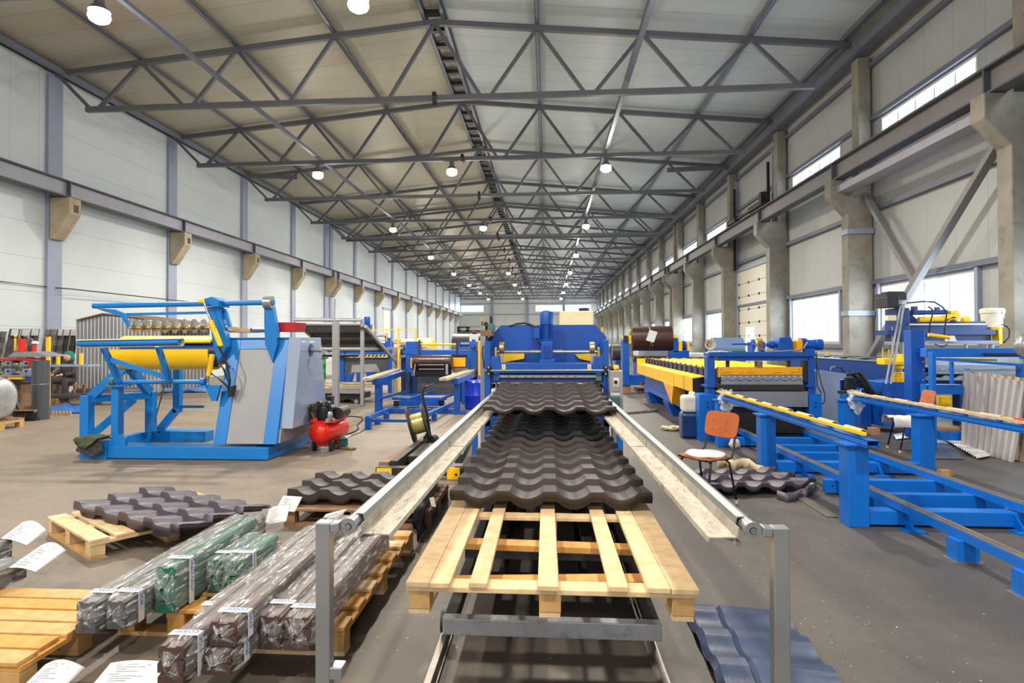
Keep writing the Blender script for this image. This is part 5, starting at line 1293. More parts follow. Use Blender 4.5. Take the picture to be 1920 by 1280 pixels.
for x in (2.92, 3.87):
    r_ = MB().box(x - .035, x + .035, 3.5, 9.6, .15, .215).build('track_beam', 'railblue', t)
    MB().box(x - .03, x + .03, 3.5, 9.6, .215, .222).box(x - .012, x + .012, 3.5, 9.6, .222, .235).build('track_rail', 'railtop', r_)
    for y in (4.6, 3.98):
        MB().box(x - .075, x + .075, y - .06, y + .06, .008, .15).build('track_foot', 'railblue', t); MB().box(x - .1, x + .1, y - .08, y + .08, 0, .008).build('foot_plate', 'railtop', t)
for x in (2.95, 3.8):
    for y in (5.33, 7.42):
        m = MB().prism([(y + .03, .13), (y - .1, .015), (y + .03, .015)], 'x', x, x + .015).box(x - .07, x + .09, y - .13, y, .0, .014); m.build('gusset', 'railblue', t)
for x, sgn in ((2.60, 1), (4.42, -1)):
    n0, n1 = 5.15, 9.6
    b = MB().box(x - .05, x + .05, n0, n1, .70, .705).box(x - .05, x - .044, n0, n1, .69, .75).box(x + .044, x + .05, n0, n1, .69, .75).box(x - .05, x + .05, n0, n1, .745, .75).build('edge_channel', 'railblue', t)
    for k in range(9): MB().cyl((x, n0 + .25 + k * .5, .75), (x, n0 + .25 + k * .5, .775), .03, n=12).build('stud', 'railblue', b)
    ty = MB().box(x - .035, x + .0, n0 + .1, n1, .775, .80).build('slide_bar', 'yellow' if sgn > 0 else 'boardwood', t)
    for k in range(8):
        y = n0 + .22 + k * .52; n = 8
        m = MB(); pr = [(x + .035 + .035 * math.cos(math.pi * i / n), .776 + .035 * math.sin(math.pi * i / n)) for i in range(n + 1)]; pr += [(x + .035 + .029 * math.cos(math.pi * i / n), .776 + .029 * math.sin(math.pi * i / n)) for i in range(n, -1, -1)]
        m.prism(pr, 'y', y, y + .3); m.build('half_tube_pad', 'boardwood', t, smooth=True)
    if sgn < 0: MB().box(x + .02, x + .05, n0 + .5, n1, .775, .80).build('slide_bar', 'yellow', t); MB().box(x - .01, x + .06, 5.75, 6.2, .80, .812).build('red_strip', 'red', t)
MB().box(2.66, 2.72, 5.28, 5.36, .775, .83).build('stop_block', 'brownwood', t); MB().box(4.25, 4.34, 9.3, 9.4, .775, .82).build('stop_block', 'dark', t)
for x, y0, y1, nm in ((2.44, 5.62, 6.9, 'front'), (2.38, 7.7, 9.0, 'rear')):
    o = MB().box(x, x + .1, y0, y1, 0, .012).build('floor_plank', 'grey_strip'); tag(recentre(o, (x, y0, 0)), nm + ' flat strip on the floor left of the blue frame posts', 'strip', 'flat strips along the blue frame')
# film rags hanging from the conveyor edges
for x, nm, Y0 in ((2.6, 'left', 9.45), (4.42, 'right', 9.45)):
    o = rag(lambda u, v: Vector((x - .09 + .18 * u + .02 * math.sin(9 * v), Y0 - .16 - .05 * math.sin(3 * u) - .05 * v, .84 - .36 * v * (1 - .5 * abs(u - .5)) )), 14, 18, .025, 11 if nm == 'left' else 12).build('film_rag', 'filmthick', smooth='all')
    tag(recentre(o, (x, Y0, .8)), 'crumpled clear film hanging from the far end of the %s conveyor edge' % nm, 'film', 'film rags on the blue frame')

# ------------------------------------------------------------------ panel former with cutting gantry
YG = 9.85
t = thing('cutting_gantry', 'blue cutting gantry with a motor on top and a yellow wavy die', 'machine', (3.4, YG, 0))
for a, b, c, d in ((1326, 1341, 1311, 1342), (1515, 1528, 1517, 1542)):
    PB(a, 668, b, 740, YG, YG + .2).build('upright', 'blue', t, bevel=.005); PB(c, 739, d, 831, YG - .05, YG + .3).build('pedestal', 'railblue', t, bevel=.006)
    m = MB(); x = (c + d) / 2
    for y in (755, 763): pcyl(m, x - 2.5, y, x + 2.5, y, YG - .055, .003, 6); pcyl(m, x, y - 2.5, x, y + 2.5, YG - .055, .003, 6)
    m.build('scribed_cross', 'black', t)
    m = MB(); cx_ = (a + b) / 2 + 1; pcyl(m, cx_, 726, cx_, 739, YG + .1, .045, 16); m.build('spring_column', 'blue', t, smooth=True); PB(a - 3, 722, b + 3, 725.5, YG - .05, YG + .25).build('flange', 'blue', t)
PB(1330, 660, 1529, 668, YG - .06, YG + .3).build('top_beam', 'blue', t, bevel=.006); PB(1347, 668, 1517, 676, YG, YG + .2).build('top_web', 'blue', t)
for x in (1362, 1476.5): PB(x, 675, x + 6, 689, YG + .05, YG + .1).build('guide_strip', 'black', t)
PB(1507, 676, 1514, 715, YG + .02, YG + .15).build('guide_strip', 'dark', t)
y_ = PB(1346.5, 688, 1504.5, 702.5, YG - .02, YG + .06).build('upper_die', 'orange_yellow', t, bevel=.004); PB(1346.5, 702, 1351, 707, YG - .02, YG + .06).build('die_ear', 'orange_yellow', t)
m = MB()
for x in (1352.5, 1499): c = at(x, 692.5, YG - .03); m.cyl(c, c + Vector((0, .02, 0)), .012, n=12)
m.build('bolt', 'steel', y_)
for x, w in ((1353, 18), (1388, 6), (1400, 18), (1450, 18), (1483, 18)): m = MB(); m.path([at(x, 701, YG - .025), at(x + 1, 697.5, YG - .03), at(x + w, 697, YG - .03)], .005, 6); m.build('welded_rod', 'orange_yellow', y_)
PB(1420, 677, 1430, 689, YG - .03, YG + .1).build('lock_block', 'brownwood', t)
def wavy_bar(y0, y1, amp, up):
    p, q = at(1352, y0, YG), at(1505.5, y0, YG); zb = at(1352, y1, YG).z; N = 96
    top = [(p.x + (q.x - p.x) * k / N, p.z) for k in range(N + 1)]
    def w(k):
        u = (k / N * 9.2) % 1.0; return amp * (0 if u < .45 else (math.sin(math.pi * (u - .45) / .55) ** .6))
    bot = [(p.x + (q.x - p.x) * k / N, zb + w(k)) for k in range(N + 1)]
    return top, bot
tp, bt = wavy_bar(703, 713, .022, 1)
MB().prism(tp + bt[::-1], 'y', YG, YG + .04).build('upper_blade', 'galv', t)
tp2, bt2 = wavy_bar(720.5, 714, .022, 1)
MB().prism(tp2 + bt2[::-1], 'y', YG, YG + .04).build('lower_blade', 'galv', t)
m = MB()
for k in range(14): c = at(1355 + k * 11.3, 705.5, YG - .008); m.cyl(c, c + Vector((0, .012, 0)), .011, n=8)
m.build('blade_bolt', 'whitepaint', t)
PB(1349, 704, 1508, 721, YG + .06, YG + .09).build('black_gap', 'black', t)
PB(1345, 721, 1509, 732, YG - .08, YG + .2).build('die_bed', 'dark', t, bevel=.004); PB(1373, 733, 1515.5, 763, YG - .05, YG + .25).build('scrap_pan', 'galv', t, bevel=.004)
PB(1345, 764, 1516, 812, YG + .1, YG + .3).build('bottom_tie', 'black', t)
for a, b, c, d in ((1460, 640, 1488, 662), ): PB(a, b, c, d, YG + .02, YG + .3).build('gear_box', 'blue', t, bevel=.02)
m = MB(); ppoly(m, [(1460, 641), (1462, 633), (1483, 631), (1487, 641)], YG + .02, YG + .3); m.build('gear_cover', 'blue', t, bevel=.01)
m = MB(); pcyl(m, 1437, 646, 1462, 646, YG + .15, .03, 14); pcyl(m, 1442, 646, 1450, 646, YG + .15, .06, 18); pcyl(m, 1453, 646, 1459, 646, YG + .15, .05, 18); m.build('coupling', 'blue', t, smooth=True)
for x in (1413, 1433): PB(x - 2, 641, x + 2, 661, YG, YG + .25).build('bearing_plate', 'blue', t, bevel=.004)
m = MB(); c = at(1426, 647, YG + .12); m.cyl(c - Vector((.012, 0, 0)), c + Vector((.012, 0, 0)), .11, n=28); m.build('brake_disc', 'brownwood', t, smooth=True)
m = MB(); ppoly(m, [(1424, 634), (1427, 633), (1430, 636), (1428, 640)], YG + .05, YG + .2); m.build('disc_guard', 'yellow', t)
m = MB(); pcyl(m, 1372, 645, 1412, 644.5, YG + .15, .014, 12); c = at(1410, 646, YG + .15); m.cyl(c, c + Vector((.03, 0, 0)), .085, n=20); m.build('eccentric_shaft', 'blue', t, smooth=True)
PB(1494, 636, 1506.5, 666, YG - .02, YG + .3).build('belt_guard', 'orange_yellow', t, bevel=.03)
m = MB(); pcyl(m, 1507, 646, 1535, 646, YG + .15, .075, 22); mt = m.build('motor', 'blue', t, smooth=True)
m = MB(); pcyl(m, 1528, 646, 1541, 646, YG + .15, .088, 22); m.build('fan_cowl', 'blue', mt, smooth=True, bevel=.01); PB(1502, 634, 1514, 641, YG + .1, YG + .25).build('terminal_box', 'blue', mt, bevel=.01)
PB(1507, 653, 1528, 660, YG + .0, YG + .3).build('motor_foot', 'blue', t)
m = MB(); m.path([at(1411, 643, YG - .03), at(1420, 650, YG - .06), at(1432, 656, YG - .06), at(1455, 658.5, YG - .06), at(1490, 657, YG - .06), at(1507, 652, YG - .04), at(1514, 641, YG)], .009); m.build('cable', 'grey', t)
m = MB(); m.path([at(1531, 660, YG), at(1533, 690, YG - .03), at(1541, 722, YG - .05), at(1547, 740, YG - .05), at(1546, 754, YG - .05), at(1540, 758, YG)], .008); m.path([at(1528, 660, YG), at(1531, 680, YG), at(1532, 722, YG), at(1540, 737, YG)], .008); m.build('cable', 'black', t)
# roll former behind the gantry
t = thing('roll_former', 'long yellow and blue roll forming line behind the cutting gantry', 'roll former', (3.4, 13, 0))
X0 = 2.6
MB().box(X0, X0 + .04, 10.3, 16.6, .35, 1.05).build('side_wall', 'blue', t); MB().box(4.28, 4.32, 10.3, 16.6, .35, 1.05).build('side_wall', 'blue', t)
for k in range(15):
    y = 10.42 + k * .42
    s = MB().box(X0 - .03, X0, y, y + .17, .93, 1.09).build('stand_block', 'brownwood' if False else 'dark', t)
    MB().cyl((X0 - .01, y + .085, 1.09), (X0 - .01, y + .085, 1.14), .012, n=8).box(X0 - .04, X0 + .03, y + .06, y + .11, 1.11, 1.118).build('adjusting_screw', 'brownwood', s)
MB().box(X0 - .004, X0 + .05, 10.3, 16.6, 1.05, 1.07).build('top_rail', 'navy', t)
m = MB(); n = 44
for k in range(n + 1): pass
vs = []; 
for y in (10.35, 16.6):
    for k in range(n + 1): vs.append((2.72 + 1.5 * k / n, y, 1.085 + .018 * math.sin(k * 2 * math.pi / 8)))
m.add(vs, [(k, k + 1, n + 2 + k, n + 1 + k) for k in range(n)]); m.build('top_cover', 'yellow', t, smooth='all', solid=.008)
for a, b in ((10.3, 10.85), (10.9, 11.7), (11.74, 14.0), (14.03, 16.35)):
    MB().prism([(2.36, .72), (2.38, .72), (2.38, .935), (2.585, .965), (2.585, .98), (2.36, .955)], 'y', a, b).build('chain_cover', 'yellow', t)
MB().box(2.36, 2.6, 16.35, 16.37, .72, 1.1).build('end_cover', 'yellow', t)
m = MB().prism([(2.4, 10.32), (2.585, 10.32), (2.585, 16.3), (2.4, 16.3)], 'z', .7, .93); m.build('chain_space', 'black', t)
m = MB(); m.add([(2.35, 11.7, .72), (2.35, 12.7, .72), (2.35, 11.9, .36), (2.58, 11.7, .72), (2.58, 12.7, .72), (2.58, 11.9, .36)], [(0, 1, 2), (5, 4, 3), (0, 3, 4, 1), (1, 4, 5, 2), (2, 5, 3, 0)]); m.build('triangle_cover', 'orange_yellow', t)
MB().box(2.62, 4.3, 10.35, 16.6, .28, .36).build('bed', 'navy', t); MB().box(2.56, 2.66, 10.3, 16.6, .28, .40).build('bed_beam', 'blue', t); MB().box(4.24, 4.34, 10.3, 16.6, .28, .40).build('bed_beam', 'blue', t)
for y in (10.7, 13.0, 15.6):
    m = MB().prism([(2.5, .28), (2.95, .28), (2.85, 0), (2.6, 0)], 'y', y, y + .6); m.build('leg', 'blue', t)
    m = MB().prism([(3.95, .28), (4.36, .28), (4.3, 0), (4.05, 0)], 'y', y, y + .6); m.build('leg', 'blue', t)
MB().box(2.62, 4.3, 10.6, 10.65, .02, .25).build('dark_skirt', 'black', t)
# brown coil on its decoiler
YC_ = 18.6
t = thing('coil_stand', 'blue and yellow decoiler stand carrying the brown coil', 'decoiler', (3.2, YC_, 0))
PB(1167.5, 637, 1180.5, 722, YC_, YC_ + .5).build('post', 'blue', t, bevel=.01); PB(1165, 716, 1200, 722, YC_ - .1, YC_ + .6).build('foot', 'blue', t); PB(1168, 722.2, 1182, 737.3, YC_ - .05, YC_ + .4).build('support_block', 'brownwood', t); PB(1180, 703, 1290, 716, YC_ + .1, YC_ + .5).build('base_beam', 'blue', t)
PB(1262, 633, 1272, 660, YC_, YC_ + .4).build('post', 'blue', t, bevel=.01); PB(1258, 657, 1293, 736.6, YC_, YC_ + .5).build('post_base', 'blue', t, bevel=.01)
PB(1272.5, 639, 1279.5, 658, YC_, YC_ + .4).build('chain_guard', 'yellow', t, bevel=.01); PB(1289, 642, 1293, 657, YC_, YC_ + .4).build('chain_guard', 'yellow', t)
m = MB(); pcyl(m, 1279, 650, 1289, 650, YC_ + .2, .08, 16); pbox(m, 1281, 639, 1286, 648, YC_ + .1, YC_ + .3); pbox(m, 1280, 655, 1291, 658, YC_ + .1, YC_ + .3); m.build('motor', 'blue', t, smooth=True)
for a, b, c, d in ((1168, 629, 1184, 635), (1179, 636, 1184, 644), (1178, 618, 1183, 622), (1259, 628, 1270, 634)): PB(a, b, c, d, YC_ - .05, YC_ + .3).build('clamp_arm', 'yellow', t, bevel=.01)
PB(1169, 629, 1178, 638, YC_ - .1, YC_ - .02).build('bearing', 'dark', t)
a, b = at(1184, 634.5, YC_ + .2), at(1258, 634.5, YC_ + .2); r = .372
t = thing('brown_coil', 'big dark brown steel coil on the blue decoiler stand', 'coil', a)
MB().lathe([(.2, 0), (r, 0), (r, b.x - a.x), (.2, b.x - a.x)], (a.x, a.y, a.z), 'x', 48).build('winding', 'brown', t, smooth=True)
w = (b.x - a.x) * .43; m = MB().lathe([(r, -.006), (r + .006, 0), (r, .006)], (a.x + w, a.y, a.z), 'x', 40); m.path([(a.x + w, a.y - r - .01, a.z + .05), (a.x + w + .03, a.y - r - .02, a.z - .15), (a.x + w + .06, a.y - r - .01, a.z - .22), (a.x + w + .09, a.y - r, a.z - .2)], .008); m.build('tie_strap', 'brass', t)
p = at(1222, 630, a.y - r - .02); m = MB(); d1 = Vector((.115, 0, -.035)); d2 = Vector((.055, 0, .155)); m.add([p - d1 - d2, p + d1 - d2, p + d1 + d2, p - d1 + d2], [(0, 1, 2, 3)]); o = m.build('paper_tag', 'paper', solid=.004); tag(recentre(o, p), 'white paper tag tied on the brown coil', 'tag')
# wrapped blue coil, lamp shade and small things behind the gantry
cc = coil(1334, 1391, 652, 17.4, .285, 'coilblue', 'blue film wrapped coil behind the gantry', None, False); MB().box(at(1336, 0, 17.4).x, at(1388, 0, 17.4).x, 17.2, 17.6, 0, at(1336, 652, 17.4).z - .27).build('bench', 'blue', cc)
t = thing('work_lamp', 'white conical lamp shade turned to the camera above the yellow covers', 'lamp', at(1329, 646, 11.2))
c = at(1329, 645.5, 11.2); MB().lathe([(.095, -.1), (.09, -.1), (.03, .03), (.03, .1), (.0301, .1), (.036, .03), (.098, -.1)], c, 'y', 28, False).build('shade', 'whitepaint', t, smooth=True)
MB().ball(c + Vector((.005, -.02, -.02)), .026).build('bulb', 'brass', t, smooth='all'); m = MB(); m.path([c + Vector((0, .1, 0)), c + Vector((0, .14, -.08)), c + Vector((0, .14, -.47))], .014); m.build('stem', 'navy', t)
o = rag(lambda u, v: at(1322 + 44 * u, 661.5, YG + .02 + .24 * v) + Vector((0, 0, .035 * math.sin(3.1 * u) * (.4 + .6 * math.sin(3.1 * v)))), 18, 8, .02, 21).build('film_scrap', 'filmthick', smooth='all'); tag(recentre(o, at(1345, 661, YG)), 'crumpled clear film lying on the left end of the gantry beam', 'film')
o = PB(1372, 657, 1399, 660, YG - .02, YG + .15).build('green_box', 'green', bevel=.006); tag(recentre(o, at(1385, 660, YG)), 'flat green and white pack on the gantry beam', 'pack')
# ivory tank with a black lid behind the press
t = thing('liquid_tank', 'square ivory plastic tank with a dark lid standing high behind the press', 'tank', (at(1081, 600, 20).x, 20.5, 0))
PB(1050, 583, 1113, 633, 20, 21.0).build('body', 'ibc', t, bevel=.05); PB(1048, 633, 1115, 637, 19.95, 21.05).build('pallet', 'brownwood', t)
c = at(1095, 580, 20.5); MB().cyl(c + Vector((0, 0, .04)), c - Vector((0, 0, .05)), .17, n=20).build('lid', 'black', t)
for x in (1052, 1108): PB(x, 637, x + 4, 729.2, 20.1, 20.2).build('frame_leg', 'dark', t); PB(x, 637, x + 4, 726, 20.85, 20.95).build('frame_leg', 'dark', t)
# dark coil and silver coil on the floor between press and stand
coil(1147, 1166, 659, 23.0, .33, 'charcoal', 'dark grey coil on the floor between the press and the coil stand'); cs = coil(1188, 1196, 666, 22.0, .16, 'galv', 'small silver coil on the floor under the brown coil', None, True)
o = PB(1145, 646, 1166, 649, 24.5, 26).build('sheet_pack', 'whitepaint'); MB().box(at(1146, 0, 25).x, at(1165, 0, 25).x, 24.6, 25.9, 0, at(1146, 649, 24.5).z).build('trestle', 'grey', o); tag(o, 'white sheet pack on a grey trestle beyond the control box', 'sheets')
o = PB(1128, 613, 1132, 623, 12.0, 12.1).build('yellow_marker', 'yellow'); MB().box(at(1129, 0, 12).x, at(1131, 0, 12).x, 12.0, 12.1, 0, at(1128, 623, 12).z).build('pole', 'grey', o); tag(o, 'small yellow marker peeping out right of the blue press plate', 'marker')
# long white packs beyond the yellow covers
for k, (a, b, c, d, lab) in enumerate(((1197, 657, 1257, 668, 'white wrapped pack of sheets below the brown coil'), (1294, 662, 1330, 670, 'white wrapped pack right of the coil stand base'))):
    o = PB(a, b, c, d, 19.8, 21).build('wrapped_pack', 'whitepaint', bevel=.03); q = at(a, d, 19.8); q2 = at(c, d, 19.8); MB().box(q.x + .1, q2.x - .1, 19.9, 20.9, 0, q.z).build('trestle', 'brownwood', o); tag(o, lab, 'pack')
c = on_floor(1200, 735); t = thing('small_pallet', 'small wooden pallet on the floor below the brown coil', 'pallet', (c.x, c.y, 0))
for k in range(4): MB().box(c.x - .1, c.x + .75, c.y - .1 + k * .25, c.y + .06 + k * .25, .12, .145).build('deck_board', 'pineyellow', t)
for x in (-.08, .3, .64): MB().box(c.x + x, c.x + x + .1, c.y - .1, c.y + .81, 0, .12).build('block', 'brownwood', t)

# ------------------------------------------------------------------ jerrycans, rope, bag
c = Vector((at(1297.5, 800, 10.05).x, 10.2, 0))
m = MB().box(c.x - .155, c.x + .155, 10.02, 10.34, 0, .41); t = thing('blue_jerrycan', 'dark blue plastic can on the floor under the white one', 'can', c)
m.build('body', 'darkblue', t, bevel=.05); MB().box(c.x - .16, c.x + .16, 10.01, 10.35, .27, .29).build('band', 'darkblue', t)
t = thing('white_jerrycan', 'dirty white plastic can standing on the dark blue can', 'can', (c.x, 10.2, .411))
MB().box(c.x - .14, c.x + .135, 10.05, 10.31, .411, .68).build('body', 'white', t, bevel=.05)
MB().box(c.x - .02, c.x + .08, 10.14, 10.2, .67, .735).build('handle', 'white', t, bevel=.02); MB().cyl((c.x + .05, 10.12, .67), (c.x + .05, 10.12, .72), .03, n=14).build('cap', 'white', t)
c = on_floor(1260, 808); m = MB(); rnd = random.Random(9); pts = []
for k in range(60): an = k * .7; rr = .06 + .08 * rnd.random(); pts.append((c.x + rr * 1.3 * math.cos(an), c.y + .1 + rr * math.sin(an), .02 + .05 * rnd.random()))
o = m.path(pts, .016, 6).build('rope_heap', 'rope', smooth='all'); tag(recentre(o, c), 'small heap of pale rope on the floor left of the blue can', 'rope')
c = on_floor(1380, 842); m = MB(); rnd = random.Random(4)
m.ball((c.x, c.y + .08, .06), .075, 14, 10); m.v = [(x + rnd.uniform(-.02, .02), y + rnd.uniform(-.02, .02), max(.002, z + rnd.uniform(-.02, .02))) for x, y, z in m.v]; o = m.build('plastic_bag', 'cloth', smooth='all'); tag(recentre(o, c), 'crumpled white plastic bag on the floor behind the chair', 'bag')
a, b = on_floor(1172, 774, .03), on_floor(1232, 769, .03); o = MB().cyl(a, b, .025, .04, 14).build('film_roll', 'silver', smooth=True); tag(recentre(o, a), 'long roll of silvery film lying on the floor right of the control box', 'roll')
c = on_floor(1777, 892); o = MB().bar((c.x - .1, c.y, .035), (c.x + .05, c.y + .01, .035), .08, .07).build('wood_block', 'pineyellow', bevel=.006); tag(recentre(o, c), 'small wooden block alone on the grey floor at the right', 'block')

# ------------------------------------------------------------------ chairs
def chair(cx, cy, rz, label, pad):
    t = thing('chair', label, 'chair', (cx, cy, 0), rz, None)
    n = 20; W, D = .20, .20
    def plate(w, d, z0, th, pw=3.2):
        pr = []
        for k in range(28):
            an = 2 * math.pi * k / 28; ca, sa = math.cos(an), math.sin(an)
            pr.append((w * abs(ca) ** (2 / pw) * (1 if ca > 0 else -1), d * abs(sa) ** (2 / pw) * (1 if sa > 0 else -1)))
        return pr
    MB().prism(plate(.2, .2, 0, 0), 'z', .435, .447).build('seat', 'chestnut', t, local=True)
    m = MB().prism([(x, z) for x, z in plate(.2, .125, 0, 0, 5)], 'y', -.006, .006); m.xf(Matrix.Translation((0, .24, .73)) @ Matrix.Rotation(math.radians(-12), 4, 'X')); bk = m.build('backrest', 'chestnut', t, local=True)
    m = MB()
    for x in (-.09, .07):
        for z in (.68, .76): m.cyl((x, .205 + (z - .68) * .2, z), (x, .215 + (z - .68) * .2, z), .006, n=8)
    m.build('rivet', 'galv', bk, local=True)
    for s in (-1, 1):
        MB().path([(s * .19, -.15, .428), (s * .19, .1, .428), (s * .185, .16, .435), (s * .175, .2, .5), (s * .165, .245, .7), (s * .165, .265, .8)], .011, 8).build('back_tube', 'dark', t, smooth='all', local=True)
        for fy, ty, b in ((-.1, -.2, -.04), (.1, .2, .06)):
            l = MB().path([(s * .1, fy * .9, .425), (s * .165, fy, .42), (s * .185, fy + b * .5, .39), (s * .205, ty, .02)], .011, 8).build('leg', 'black', t, smooth='all', local=True)
            MB().cyl((s * .205, ty, 0), (s * .204, ty, .035), .016, n=10).build('rubber_foot', 'beige', l, local=True)
    MB().cyl((-.19, -.14, .425), (.19, -.14, .425), .01, n=8).build('cross_tube', 'dark', t, local=True)
    return t
fw = math.atan2(-.55, -.83)       # facing left and a little to the camera
rz = fw + math.pi / 2
chair(1.52, 6.12, rz, 'orange brown plywood chair with a white seat pad beside the right guide', True)
c, s = math.cos(rz), math.sin(rz)
def loc(x, y, z, C=(1.52, 6.12)): return Vector((C[0] + x * c - y * s, C[1] + x * s + y * c, z))
m = MB().lathe([(.01, 0), (.185, 0), (.19, .012), (.18, .024), (.01, .03)], (0, 0, 0), 'z', 28); m.v = [tuple(loc(x * 1.0 + .0, y + .01, .449 + z + .006 * math.sin(30 * x) * math.cos(25 * y))) for x, y, z in m.v]
o = m.build('seat_pad', 'cloth', smooth='all'); tag(recentre(o, loc(0, 0, .449)), 'round white seat pad lying on the nearest chair', 'cushion')
rz2 = math.pi * 1.5 - .12
chair(5.08, 9.1, rz2, 'reddish brown chair draped with pale cloth behind the blue conveyor edge', False)
c, s = math.cos(rz2), math.sin(rz2)
o = rag(lambda u, v: loc(-.23 + .46 * u, -.27 + .42 * v, .475 - (.12 * max(0, abs(u - .5) - .42) / .08) , (5.08, 9.1)), 18, 16, .014, 31).build('seat_cloth', 'cloth', smooth='all', solid=.006); tag(recentre(o, (5.08, 9.1, .46)), 'pale cloth draped over the seat of the farther chair', 'cloth')

# ------------------------------------------------------------------ scrap sheets on the floor
o = tile_sheet(tile_mesh(1.1, .72, .05, .045, sag=lambda x, y: .03 * math.sin(3 * x + 1) ** 2 + .05 * max(0, x) * max(0, .6 - y)), 'scrap_sheet', 'tileviolet', (2.18, 6.38, .012), math.radians(12), 'bent dark tile sheet scrap on the floor behind the nearest chair')
def curl(pts, h, name, mat, label):
    g = [on_floor(*p) for p in pts]; m = MB(); vs = []; N = 24; P = []
    for k in range(N + 1):
        u = k / N * (len(g) - 1); i = min(int(u), len(g) - 2); P.append(g[i].lerp(g[i + 1], u - i))
    vs = [(p.x, p.y, .0) for p in P] + [(p.x + .01, p.y + .03, h) for p in P]
    m.add(vs, [(k, k + 1, N + 2 + k, N + 1 + k) for k in range(N)]); o = m.build(name, mat, smooth='all', solid=.005); tag(recentre(o, P[0]), label, 'scrap')
curl([(1457, 936), (1463, 938), (1474, 942), (1490, 940), (1503, 933), (1512, 934), (1524, 926), (1531, 912)], .085, 'curled_strip', 'tileviolet', 'curled dark strip of sheet standing on edge on the floor')
curl([(1461, 905), (1476, 902), (1492, 911), (1510, 909), (1528, 917)], .08, 'curled_strip', 'boardwood', 'beige curled strip standing on edge beside the blue cross beam')
curl([(1345, 878), (1360, 874), (1376, 881), (1392, 876), (1404, 877), (1418, 889), (1432, 892)], .11, 'bent_strip', 'boardwood', 'beige underside of a bent sheet strip standing behind the nearest chair')
# blue tile sheet, lower right
def mods_sheet():
    m = MB(); per = .285; xs = [k * 1.2 / 72 for k in range(73)]
    def zx(x):
        u = (x / per) % 1.0; return .03 if u < .3 else .03 * (1 - math.sin(math.pi * (u - .3) / .7) ** .75)
    rows = [(0, 0), (.003, .0), (.03, .026), (.16, .022), (.163, -.004), (.19, .024), (.55, .002)]
    vs = [(x - .6, y, zx(x) + dz + .004) for y, dz in rows for x in xs]; n = len(xs)
    m.add(vs, [(j * n + i, j * n + i + 1, (j + 1) * n + i + 1, (j + 1) * n + i) for j in range(len(rows) - 1) for i in range(n - 1)]); return m
o = mods_sheet().build('tile_sheet', 'tileblue', smooth=True, solid=.004); o.location = (.76, 2.98, .005); o.rotation_euler = (0, 0, -math.pi / 2 - .02); tag(o, 'blue grey granular tile sheet lying on the floor at the lower right', 'roofing sheet')
# flat sheets on the floor at the right
def ribbed(pts, name, mat, label, per=.11, h=.02, along=0, z0=.01, hh=None):
    a, b, c, d = [on_floor(*p) for p in pts]; L = (b - a).length; n = max(4, int(L / per) * 4); m = MB(); vs = []
    for v in (0, 1):
        for k in range(n + 1):
            u = k / n; p = a.lerp(b, u).lerp(d.lerp(c, u), v); vs.append((p.x, p.y, z0 + h * (0, 0, 1, 1)[k % 4]))
    m.add(vs, [(k, k + 1, n + 2 + k, n + 1 + k) for k in range(n)]); o = m.build(name, mat, solid=.004); tag(recentre(o, a), label, 'sheet', 'flat ribbed sheets on the floor'); return o
ribbed([(1748, 861), (1738, 827), (1770, 824), (1806, 862)], 'floor_sheet', 'tileblue', 'dark blue grey ribbed sheet lying flat on the floor at the right')
ribbed([(1832, 863), (1758, 821), (1786, 820), (1858, 858)], 'floor_sheet', 'whitepaint', 'pale ribbed sheet lying flat under the leaning sheets', z0=.03)
ribbed([(1680, 826), (1675, 818), (1708, 812), (1715, 822)], 'floor_sheet', 'galv', 'small silver ribbed piece on the floor behind the right blue post', z0=.02)
# leaning corrugated sheets
def leaning(pb0, pb1, pt0, Yt0, pt1, Yt1, off, label, mat):
    a, b = on_floor(*pb0), on_floor(*pb1); c, d = at(*pt0, Yt0), at(*pt1, Yt1); n = 72; m = MB(); vs = []
    for v in range(2):
        for k in range(n + 1):
            u = k / n; p = a.lerp(b, u) if v == 0 else c.lerp(d, u); w = .016 * (1 if (k % 8) < 4 else -1); vs.append((p.x + w + off, p.y + w * .2, p.z))
    m.add(vs, [(k, k + 1, n + 2 + k, n + 1 + k) for k in range(n)]); o = m.build('corrugated_sheet', mat, solid=.004); tag(recentre(o, a + Vector((off, 0, 0))), label, 'sheet', 'corrugated sheets leaning at the right')
M['corr_grey'] = paint('pale_violet_grey_sheet', (176, 172, 172), .4, .1, .05, 3)
leaning((1800, 838), (1899, 866), (1804, 697), 9.35, (1926, 716), 8.32, 0, 'front grey corrugated sheet leaning at the right edge', 'corr_grey')
leaning((1806, 836), (1912, 866), (1812, 696), 9.4, (1940, 712), 8.35, .05, 'rear corrugated sheet leaning behind the front grey one', 'boardwood')

# ------------------------------------------------------------------ right background: long former and hydraulic press
t = thing('long_former', 'dark blue roll former with clear oval covers at the right behind the gantry', 'roll former', (6.8, 13, 0))
MB().box(6.40, 6.48, 11.8, 17, .72, 1.14).build('side_beam', 'navy', t, bevel=.005); MB().box(7.6, 7.68, 11.8, 17, .72, 1.14).build('side_beam', 'navy', t)
MB().box(6.48, 7.6, 11.82, 17, 1.06, 1.1).build('roller_bed', 'whitepaint', t)
for k in range(12):
    m = MB(); m.lathe([(.05, 0), (.1, .2), (.12, .5), (.1, .85), (.05, 1.05)], (6.51, 11.95 + k * .44, 1.08), 'x', 14); m.build('forming_roll', 'steel' if k % 2 else 'dark', t, smooth=True)
MB().box(6.38, 6.52, 11.8, 17, 1.14, 1.155).build('top_lip', 'palegrey', t)
for y in (11.85, 13.4, 15.5): MB().box(6.42, 6.57, y, y + .2, 0, .72).build('leg', 'navy', t, bevel=.004); MB().box(7.5, 7.65, y, y + .2, 0, .72).build('leg', 'navy', t)
